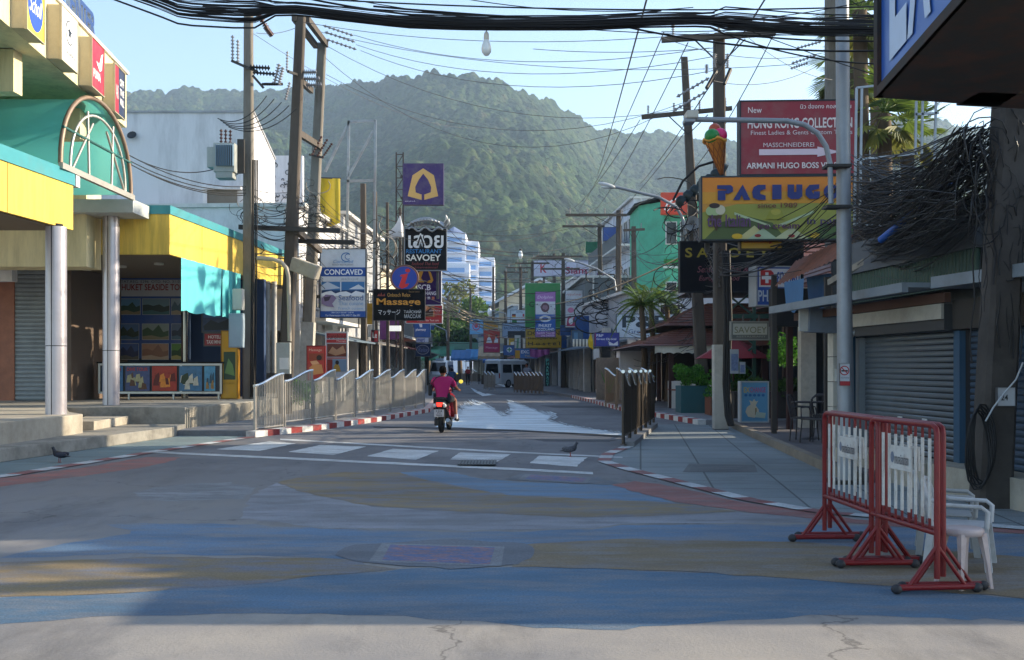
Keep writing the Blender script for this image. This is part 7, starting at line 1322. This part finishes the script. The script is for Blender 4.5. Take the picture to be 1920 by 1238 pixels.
person('person in a blue shirt and dark helmet riding the far scooter', (-4.0, 71, .005), R(4), RJ, '2c4a6c', '20242c', helmet='2c2438', long_legs=True)
SJ = dict(pelvis=(0, 0, .95), spine=(0, 0, 1.12), chest=(0, .01, 1.32), neck=(0, .01, 1.46), hea=(0, .02, 1.54), sho_l=(-.17, 0, 1.36), sho_r=(.17, 0, 1.36), elb_l=(-.25, -.02, 1.1), elb_r=(.25, -.02, 1.1), wri_l=(-.26, .06, .88), wri_r=(.26, .06, .88), han_l=(-.26, .08, .81), han_r=(.26, .08, .81), hip_l=(-.1, 0, .92), hip_r=(.1, 0, .92), kne_l=(-.1, .03, .5), kne_r=(.12, .06, .5), ank_l=(-.1, -.04, .1), ank_r=(.12, .0, .1), toe_l=(-.11, .1, .05), toe_r=(.14, .14, .05))
person('person in a grey shirt standing behind the railing under the hostel sign', (.9, 64, .14), R(150), SJ, '6c7484', '26282e', long_legs=True)
person('person in a red top standing at the market stalls', (-4.05, 98, .02), R(200), SJ, '8a1c24', '1c1c22', long_legs=True)
# ---------------------------------------------------------------- vans
def van(label, loc, rz, sign_top=False):
    r = thing('minivan', label, 'van', loc, rz, 'white vans on the street'); WV = mat('c6c9cc', .2, .03, metal=.1); L, W_, H_ = 4.8, .86, 2.25; GL = mat('14181c', .05, .02, spec=.8)
    def sec(y, w0, w1, z0, zs, z1): return [Vector(v) for v in ((-w0, y, z0), (w0, y, z0), (w0+.02, y, zs*.6), (w0, y, zs), (w1, y, z1-.08), (w1-.12, y, z1), (-w1+.12, y, z1), (-w1, y, z1-.08), (-w0, y, zs), (-w0-.02, y, zs*.6))]
    b = MB(); b.loft([sec(-2.4, .8, .72, .35, 1.1, 2.15), sec(-2.3, W_, .76, .28, 1.1, 2.25), sec(.9, W_, .76, .28, 1.1, 2.25), sec(1.4, W_, .72, .28, 1.08, 2.1), sec(2.1, .84, .66, .28, 1.05, 1.28), sec(2.4, .74, .6, .32, .8, 1.0)], WV, smooth=False); b.build('body', r, local=True, bevel=.04)
    b = MB(); b.add([(-.66, -2.415, 1.15), (.66, -2.415, 1.15), (.58, -2.4, 1.9), (-.58, -2.4, 1.9)], [(0, 1, 2, 3)], GL); b.build('rear_window', r, local=True)
    b = MB(); b.add([(-.62, 2.13, 1.3), (.62, 2.13, 1.3), (.58, 1.44, 2.06), (-.58, 1.44, 2.06)], [(3, 2, 1, 0)], GL); b.build('windscreen', r, local=True, recalc=False)
    for s in (-1, 1):
        for y0, y1 in ((-2.1, -.9), (-.8, .3), (.4, 1.25)): b = MB(); b.add([(s*(W_+.004), y0, 1.18), (s*(W_+.004), y1, 1.18), (s*(.79+.012), y1-.05, 1.85), (s*(.79+.012), y0+.05, 1.85)], [(0, 1, 2, 3)], GL); b.build('side_window', r, local=True)
        for y in (-1.4, 1.5):
            M = Matrix.Rotation(R(90), 3, 'Y'); b = MB(); b.lathe([(.12, -.1), (.3, -.11), (.34, -.09), (.34, .09), (.3, .11), (.12, .1)], (s*.78, y, .34), mat('18181a', .8), 20, M); wo = b.build('wheel', r, local=True); b = MB(); b.lathe([(.001, .115*s), (.2, .115*s), (.22, .08*s)], (s*.78, y, .34), mat('9a9ea2', .3, metal=.7), 16, M); b.build('hubcap', wo, local=True)
        b = MB(); b.box((s*.76, -2.41, .95), (.1, .04, .4), mat('8a1a1c', .3)); b.build('tail_light', r, local=True); b = MB(); b.box((s*.55, 2.38, .78), (.24, .06, .14), mat('d0d4d8', .1)); b.build('headlight', r, local=True)
        b = MB(); b.box((s*.98, 1.7, 1.35), (.16, .06, .2), BLK); b.build('mirror', r, local=True)
    b = MB(); b.box((0, 2.44, .42), (1.5, .1, .2), mat('6c7074', .5)); b.build('bumper', r, local=True); b = MB(); b.box((0, -2.44, .42), (1.5, .1, .2), mat('b9bcbe', .4)); b.build('bumper', r, local=True)
    b = MB(); b.box((0, -2.44, .8), (.36, .01, .16), mat('c9b84a', .5)); b.build('number_plate', r, local=True)
    if sign_top: b = MB(); b.box((0, 1.0, 2.34), (.7, .2, .16), mat('9ab0c4', .5)); b.build('roof_sign', r, local=True)
    return r
van('white minivan parked at an angle behind the low railing on the right', (-.1, 86.5, .01), R(-38))
van('white minivan with a roof sign driving towards the camera', (-6.3, 95, .01), R(176), True)
# ---------------------------------------------------------------- market awnings
rnd = random.Random(5)
for k, (x0, x1, y0, Y, c_, nm) in enumerate(((776, 822, 672, 118, '2c6a4c', 'green'), (800, 850, 664, 130, '35705a', 'pale green'), (845, 882, 672, 122, '2a5c8c', 'blue'), (872, 905, 670, 126, '3a78a8', 'light blue'), (836, 900, 655, 140, '2f5c44', 'dark green'), (896, 938, 668, 104, '8c7c64', 'tan'), (905, 935, 676, 112, '2c5a94', 'deep blue'))):
    a = P(x0, y0, Y); c = P(x1, y0, Y); r = thing('market_awning', '%s cloth awning of a far market stall, %s' % (nm, ('leftmost', 'second from left', 'in the middle', 'right of the middle one', 'highest at the back', 'above the parked van', 'behind the railing')[k]), 'awning', (a.x, Y, 0), 0, 'market stall awnings'); m = mat(c_, .7, .12, 2, dirt=.2)
    b = MB(); hh = a.z; vs = []; n = 10
    for i in range(n+1): q = i/n; x = a.x+(c.x-a.x)*q; vs += [(x, Y, hh+.04*math.sin(i*2)), (x, Y+2.6, hh+1.0), (x, Y-.02, hh-.3+.06*(i % 2))]
    b.add(vs, [(3*i, 3*i+3, 3*i+4, 3*i+1) for i in range(n)]+[(3*i+2, 3*i+5, 3*i+3, 3*i) for i in range(n)], m); b.build('cloth', r)
    for x in (a.x+.1, c.x-.1): b = MB(); b.cyl((x, Y+.1, 0), (x, Y+.1, hh), .04, IRON, 6); b.build('pole', r)
    b = MB(); b.b2(a.x+.3, Y+1, 0, c.x-.3, Y+2, .9, mat('4a4038', .8)); b.build('stall_table', r)
# ================================================================ PLANTS
def leafmat(c, c2, tr=.35):
    m = bpy.data.materials.new('leaf'); m.use_nodes = True; n = m.node_tree; b = n.nodes['Principled BSDF']; N = n.nodes.new; L = n.links.new
    g = N('ShaderNodeNewGeometry'); cr = N('ShaderNodeValToRGB'); L(g.outputs['Random Per Island'], cr.inputs[0]); cr.color_ramp.elements[0].color = (*lin(c), 1); cr.color_ramp.elements[1].color = (*lin(c2), 1); L(cr.outputs[0], b.inputs['Base Color']); b.inputs['Roughness'].default_value = .6; b.inputs['Specular IOR Level'].default_value = .3
    t = N('ShaderNodeBsdfTranslucent'); L(cr.outputs[0], t.inputs[0]); x = N('ShaderNodeMixShader'); x.inputs[0].default_value = tr; L(b.outputs[0], x.inputs[1]); L(t.outputs[0], x.inputs[2]); L(x.outputs[0], n.nodes['Material Output'].inputs[0]); return m
LG1 = leafmat('2f4a1c', '5c7a2c'); LG2 = leafmat('4a5a2a', '8a8a4a'); LG3 = leafmat('243c18', '4a6a2a'); LPM = leafmat('3a5424', '7a9040'); BARK = mat('5a4c3c', .9, .3, 3, bump=.4, stretch=(1, 1, .3))
def leaves(blobs, n, size, m, seed):
    rs = np.random.RandomState(seed); b = MB(); vs = []; fs = []; tot = sum(q[3]**2 for q in blobs)
    for (x, y, z, r_) in blobs:
        k = max(6, int(n*r_*r_/tot)); d = rs.normal(size=(k, 3)); d /= np.linalg.norm(d, axis=1)[:, None]; rad = r_*(.55+.5*rs.rand(k)**.6)[:, None]; c = np.array([x, y, z])+d*rad*np.array([1, 1, .8])
        u = rs.normal(size=(k, 3)); u /= np.linalg.norm(u, axis=1)[:, None]; w_ = np.cross(u, rs.normal(size=(k, 3))); w_ /= np.linalg.norm(w_, axis=1)[:, None]; s = size*(.6+.8*rs.rand(k))[:, None]
        for a_ in range(k):
            o = len(vs); cc = c[a_]; U_ = u[a_]*s[a_]; W_ = w_[a_]*s[a_]*.5; vs += [tuple(cc-U_), tuple(cc+W_), tuple(cc+U_), tuple(cc-W_)]; fs.append((o, o+1, o+2, o+3))
    b.add(vs, fs, m); return b
def tree(label, x, y, h, cr, m, seed, n=3500, size=.3, name='broadleaf_tree', group=None, flat=1.):
    r = thing(name, label, 'tree', (x, y, 0), 0, group); rnd = random.Random(seed); b = MB(); th = h*.45
    b.tube([(x, y, 0), (x+rnd.uniform(-.1, .1), y, th*.5), (x+rnd.uniform(-.3, .3), y, th)], [h*.035, h*.028, h*.02], BARK, 8); blobs = []
    for k in range(9):
        a = rnd.uniform(0, 6.28); q = rnd.uniform(.25, .95)*cr; e = Vector((x+q*math.cos(a), y+q*math.sin(a), th+(h-th)*rnd.uniform(.15, .85)*flat)); b.tube([(x, y, th*.8), Vector((x, y, th)).lerp(e, .5)+Vector((0, 0, .3)), e], [h*.014, h*.009, h*.004], BARK, 5); blobs.append((*e, cr*rnd.uniform(.28, .5)))
    for k in range(8): a = rnd.uniform(0, 6.28); q = rnd.uniform(.1, 1.05)*cr; blobs.append((x+q*math.cos(a), y+q*math.sin(a), th+(h-th)*rnd.uniform(.1, 1)*flat, cr*rnd.uniform(.15, .3)))
    b.build('trunk', r); leaves(blobs, n, size, m, seed).build('crown', r, recalc=False); return r
for k, (x, h, Y, m, cr, lb) in enumerate(((-19.5, 13.5, 165, LG2, 5.5, 'brownish spreading tree below the hotel, left one'), (-13.5, 14.5, 172, LG2, 6, 'brownish spreading tree below the hotel, middle one'), (-8, 12.5, 165, LG1, 5.0, 'bright green tree below the hotel, right one'), (-2.5, 13.2, 190, LG1, 5, 'green tree behind the gabled house'), (-16, 9, 150, LG3, 5, 'dark low tree above the market awnings, left one'), (-10, 9, 152, LG3, 5, 'dark low tree above the market awnings, right one'), (-12.5, 8, 135, LG3, 4, 'dark bushy tree beside the far shop row'), (-24, 13, 170, LG3, 6, 'dark tree behind the bank sign'))):
    tree(lb, x, Y, h, cr, m, 30+k, 4200, .34, group='trees at the end of the street')
def frond(b, p, a, L, droop, m, w_=.28, n=9, seed=0):
    rise = 1.25-droop; d = Vector((math.cos(a), math.sin(a), 0)); pts = [p+d*L*(i/n)*(1-.25*rise)+Vector((0, 0, L*(rise*(i/n)-(.35+droop*.7)*(i/n)**2))) for i in range(n+1)]; b.tube(pts, [.02*(1-i/n)+.004 for i in range(n+1)], m, 4, cap=False)
    sd_ = d.cross(Vector((0, 0, 1)))
    for i in range(1, n*3):
        q = i/(n*3); j = min(int(q*n), n-1); c = pts[j].lerp(pts[j+1], q*n-j); l = w_*L*(math.sin(PI*min(1, q*1.02+.08))**.6)
        for s in (-1, 1): e = c+sd_*s*l+d*l*.5+Vector((0, 0, -l*.55)); t_ = (d*.018*L); b.add([c-t_, c+t_, e], [(0, 1, 2)], m)
def cpalm(label, x, y, h, seed, L=1.7):
    r = thing('palm_tree', label, 'palm tree', (x, y, .1), 0, 'coconut palms by the restaurant'); rnd = random.Random(seed); b = MB(); b.tube([(x, y, .1), (x+.08, y, h*.5), (x-.05, y, h)], [.16, .12, .1], BARK, 8); b.build('trunk', r); b = MB()
    for k in range(26): frond(b, Vector((x-.05, y, h)), 2*PI*k/13+rnd.uniform(-.2, .2), L*rnd.uniform(.8, 1.1), rnd.uniform(.05, 1.35), LPM, .22)
    b.build('crown', r, recalc=False)
for k, (px_, Y, py_, L_p) in enumerate(((1205, 41, 572, 1.25), (1222, 43, 556, 1.35), (1252, 45, 566, 1.1))): p = P(px_, py_, Y); cpalm(('small palm left of the restaurant roof', 'taller palm between the optician sign and restaurant roof', 'palm close behind the restaurant roof')[k], p.x, Y, p.z, 60+k, L_p)
def fanpalm(label, x, y, h, seed, R_=1.3, n=24):
    r = thing('fan_palm', label, 'palm tree', (x, y, 0), 0, 'tall fan palms on the right'); rnd = random.Random(seed); b = MB(); b.tube([(x, y, 0), (x+.1, y, h*.5), (x, y, h)], [.24, .19, .2], BARK, 10)
    b.build('trunk', r); b = MB(); D = mat('4a3c28', .9, .2)
    for k in range(n):
        a = rnd.uniform(0, 6.28); el = rnd.uniform(-1.2, 1.25); d = Vector((math.cos(a)*math.cos(el), math.sin(a)*math.cos(el), math.sin(el))); st = Vector((x, y, h+.1)); c = st+d*R_*rnd.uniform(.45, .7); m = LPM if el > -.5 else LG2; b.tube([st, c], .018, m, 4); s_ = d.cross(Vector((0, 0, 1))).normalized(); u_ = s_.cross(d)
        for j in range(17): t_ = -1.35+2.7*j/16; e = c+(d*math.cos(t_)+s_*math.sin(t_))*R_*rnd.uniform(.5, .62)+Vector((0, 0, -.08*R_)); pr = (s_*math.cos(t_)-d*math.sin(t_))*.035*R_; b.add([c, c.lerp(e, .6)+pr+u_*.02, e, c.lerp(e, .6)-pr], [(0, 1, 2, 3)], m)
    b.build('crown', r, recalc=False)
for k, (px_, py_, Y, R_p) in enumerate(((1598, 120, 34, 1.5), (1657, 215, 30, 1.35), (1612, 20, 30, 1.4), (1640, 60, 38, 1.8), (1700, 250, 32, 1.2))):
    p = P(px_, py_, Y); fanpalm(('fan palm crown left behind the lamp post', 'fan palm with a thick trunk under the exchange box', 'highest fan palm crown behind the lamp post', 'fan palm crown tucked behind the exchange box', 'low fan palm at the right of the thick trunked one')[k], p.x, Y, p.z, 80+k, R_p)
for k, (x, y, h) in enumerate(((13.5, 10.9, 10), (14.2, 12.4, 9), (12.8, 11.9, 6.9), (14, 13.8, 7.4))): fanpalm('unseen fan palm added to cast shadow bands, %s' % ('tallest', 'second', 'third', 'nearest')[k], x, y, h, 90+k, 1.3, 16)  # added out of view so their shadows streak the left foreground
tree('unseen small leafy tree added to dapple the shadow edge of the corner shop', 11.6, 9.5, 5.2, .9, LG3, 77, 1800, .1)  # added out of view to break up the straight shadow edge
def hedge(label, x0, y0, x1, y1, z0, z1, m, n, seed, box=None, sz=.05):
    r = thing('hedge', label, 'hedge', ((x0+x1)/2, (y0+y1)/2, .1)); rs = random.Random(seed); bl = []
    for k in range(26): bl.append((rs.uniform(x0, x1), rs.uniform(y0, y1), rs.uniform(z0+.1, z1-.08), rs.uniform(.14, .26)))
    leaves(bl, n, sz, m, seed).build('foliage', r, recalc=False)
    if box: b = MB(); b.b2(x0-.05, y0-.08, .12, x1+.05, y1+.05, z0+.12, mat(box, .6, .15, dirt=.3)); b.build('planter', r)
G5 = leafmat('2a5a1a', '58922c')
hedge('bright green clipped hedge in a teal planter box right of the tiled counter', 5.3, 33.2, 6.1, 34.2, .85, 1.6, G5, 2600, 1, '23525a')
hedge('green hedge behind the big right pole in a brown pot', 5.9, 31.5, 6.9, 32.3, .55, 1.55, G5, 2600, 2, '6b3a24')
hedge('long low hedge behind the exchange board', 6.2, 29.6, 8.4, 30.4, .75, 1.2, LG3, 3000, 3, '2c2826')
hedge('small bush at the foot of the twin poles', P(566, 0, 33).x-.25, 33, P(566, 0, 33).x+.3, 33.5, .4, 1.1, G5, 1300, 4)
hedge('bush hanging by the dark posts of the restaurant', 6.4, 25.6, 6.8, 26.1, 1.6, 2.3, G5, 900, 5)
r = thing('potted_plant', 'spiky potted plant behind the middle railing', 'plant', (4.1, 45, .13)); b = MB()
for k in range(9): a = k*.7; b.add([(4.1-.03, 45, .4), (4.1+.03, 45, .4), (4.1+.4*math.cos(a), 45+.4*math.sin(a), 1.5)], [(0, 1, 2)], G5)
b.build('leaves', r); b = MB(); b.lathe([(.14, 0), (.2, .35), (.17, .35)], (4.1, 45, .13), mat('7a4030', .7), 14); b.build('pot', r)
# ---- extra street things
t = thing('pennant', 'yellow pennant flag hanging by the striped awning', 'flag', P(1108, 640, 50)); b = MB(); b.add([P(1108, 624, 50), P(1112, 640, 49.9), P(1112, 656, 50), P(1104, 650, 50.1), P(1102, 640, 50)], [(0, 1, 2, 3, 4)], mat('b9a01c', .7)); b.build('cloth', t)
t = thing('shop_awning', 'cream striped curved shop awning left of the yellow pennant', 'awning', P(1090, 650, 54)); b = MB(); vs = []
for i in range(13):
    x = 1074+i*3.1
    for q in range(6): a = q/5*PI/2; vs.append(P(x, 650-14*math.sin(a), 54.5-1.2*math.cos(a)))
b.add(vs, [(i*6+q, (i+1)*6+q, (i+1)*6+q+1, i*6+q+1) for i in range(0, 12, 2) for q in range(5)], mat('b9b09a', .7)); b.add(vs, [(i*6+q, (i+1)*6+q, (i+1)*6+q+1, i*6+q+1) for i in range(1, 12, 2) for q in range(5)], mat('4c4a44', .7)); b.build('cloth', t)
t = thing('meter_cabinet', 'pale meter box on the pole by the yellow pennant', 'cabinet', P(1118, 664, 50)); b = MB(); b.box(P(1118, 664, 50), (.28, .2, .5), mat('a9adb0', .5, dirt=.3)); b.build('box', t); b = MB(); b.cyl(P(1118, 675, 50), P(1118, 730, 50), .06, PC2); b.build('post', t)
t = thing('white_kiosk', 'small white walled kiosk left of the restaurant counter', 'kiosk', P(1185, 690, 47)); b = MB(); a = P(1162, 690, 47); c = P(1214, 690, 47); b.b2(a.x, 47, .1, c.x, 48.5, 2.3, WALLW); b.build('wall', t); b = MB(); b.b2(a.x-.1, 46.8, 2.3, c.x+.1, 48.6, 2.4, WALLG); b.build('roof', t); b = MB(); b.b2(a.x-1.0, 47.3, .1, a.x-.02, 47.5, 2.0, mat('8a7a6c', .9, .3, dirt=.6)); b.build('brick_wall', t)
t = thing('sun_umbrella', 'white shop valance', 'umbrella', (0, 0, 0)); bpy.data.objects.remove(t)
for k, (x, y) in enumerate(((5.15, 27.2), (5.45, 27.35))):
    t = thing('notice_board', ('hanging framed menu board on the big right pole', 'second smaller leaflet board by the big right pole')[k], 'board', (x, y, 1.6)); b = MB(); p_ = P(1377 if k == 0 else 1392, 678 if k == 0 else 690, 25.4); b.box(p_, (.2-.06*k, .03, .58-.3*k), mat('8f969c', .5, .15, dirt=.3)); b.build('board', t); b = MB(); b.box(p_+Vector((0, -.02, -.02)), (.16-.06*k, .01, .4-.22*k), mat('5c6c8c', .5, .4, 20)); b.build('print', t)
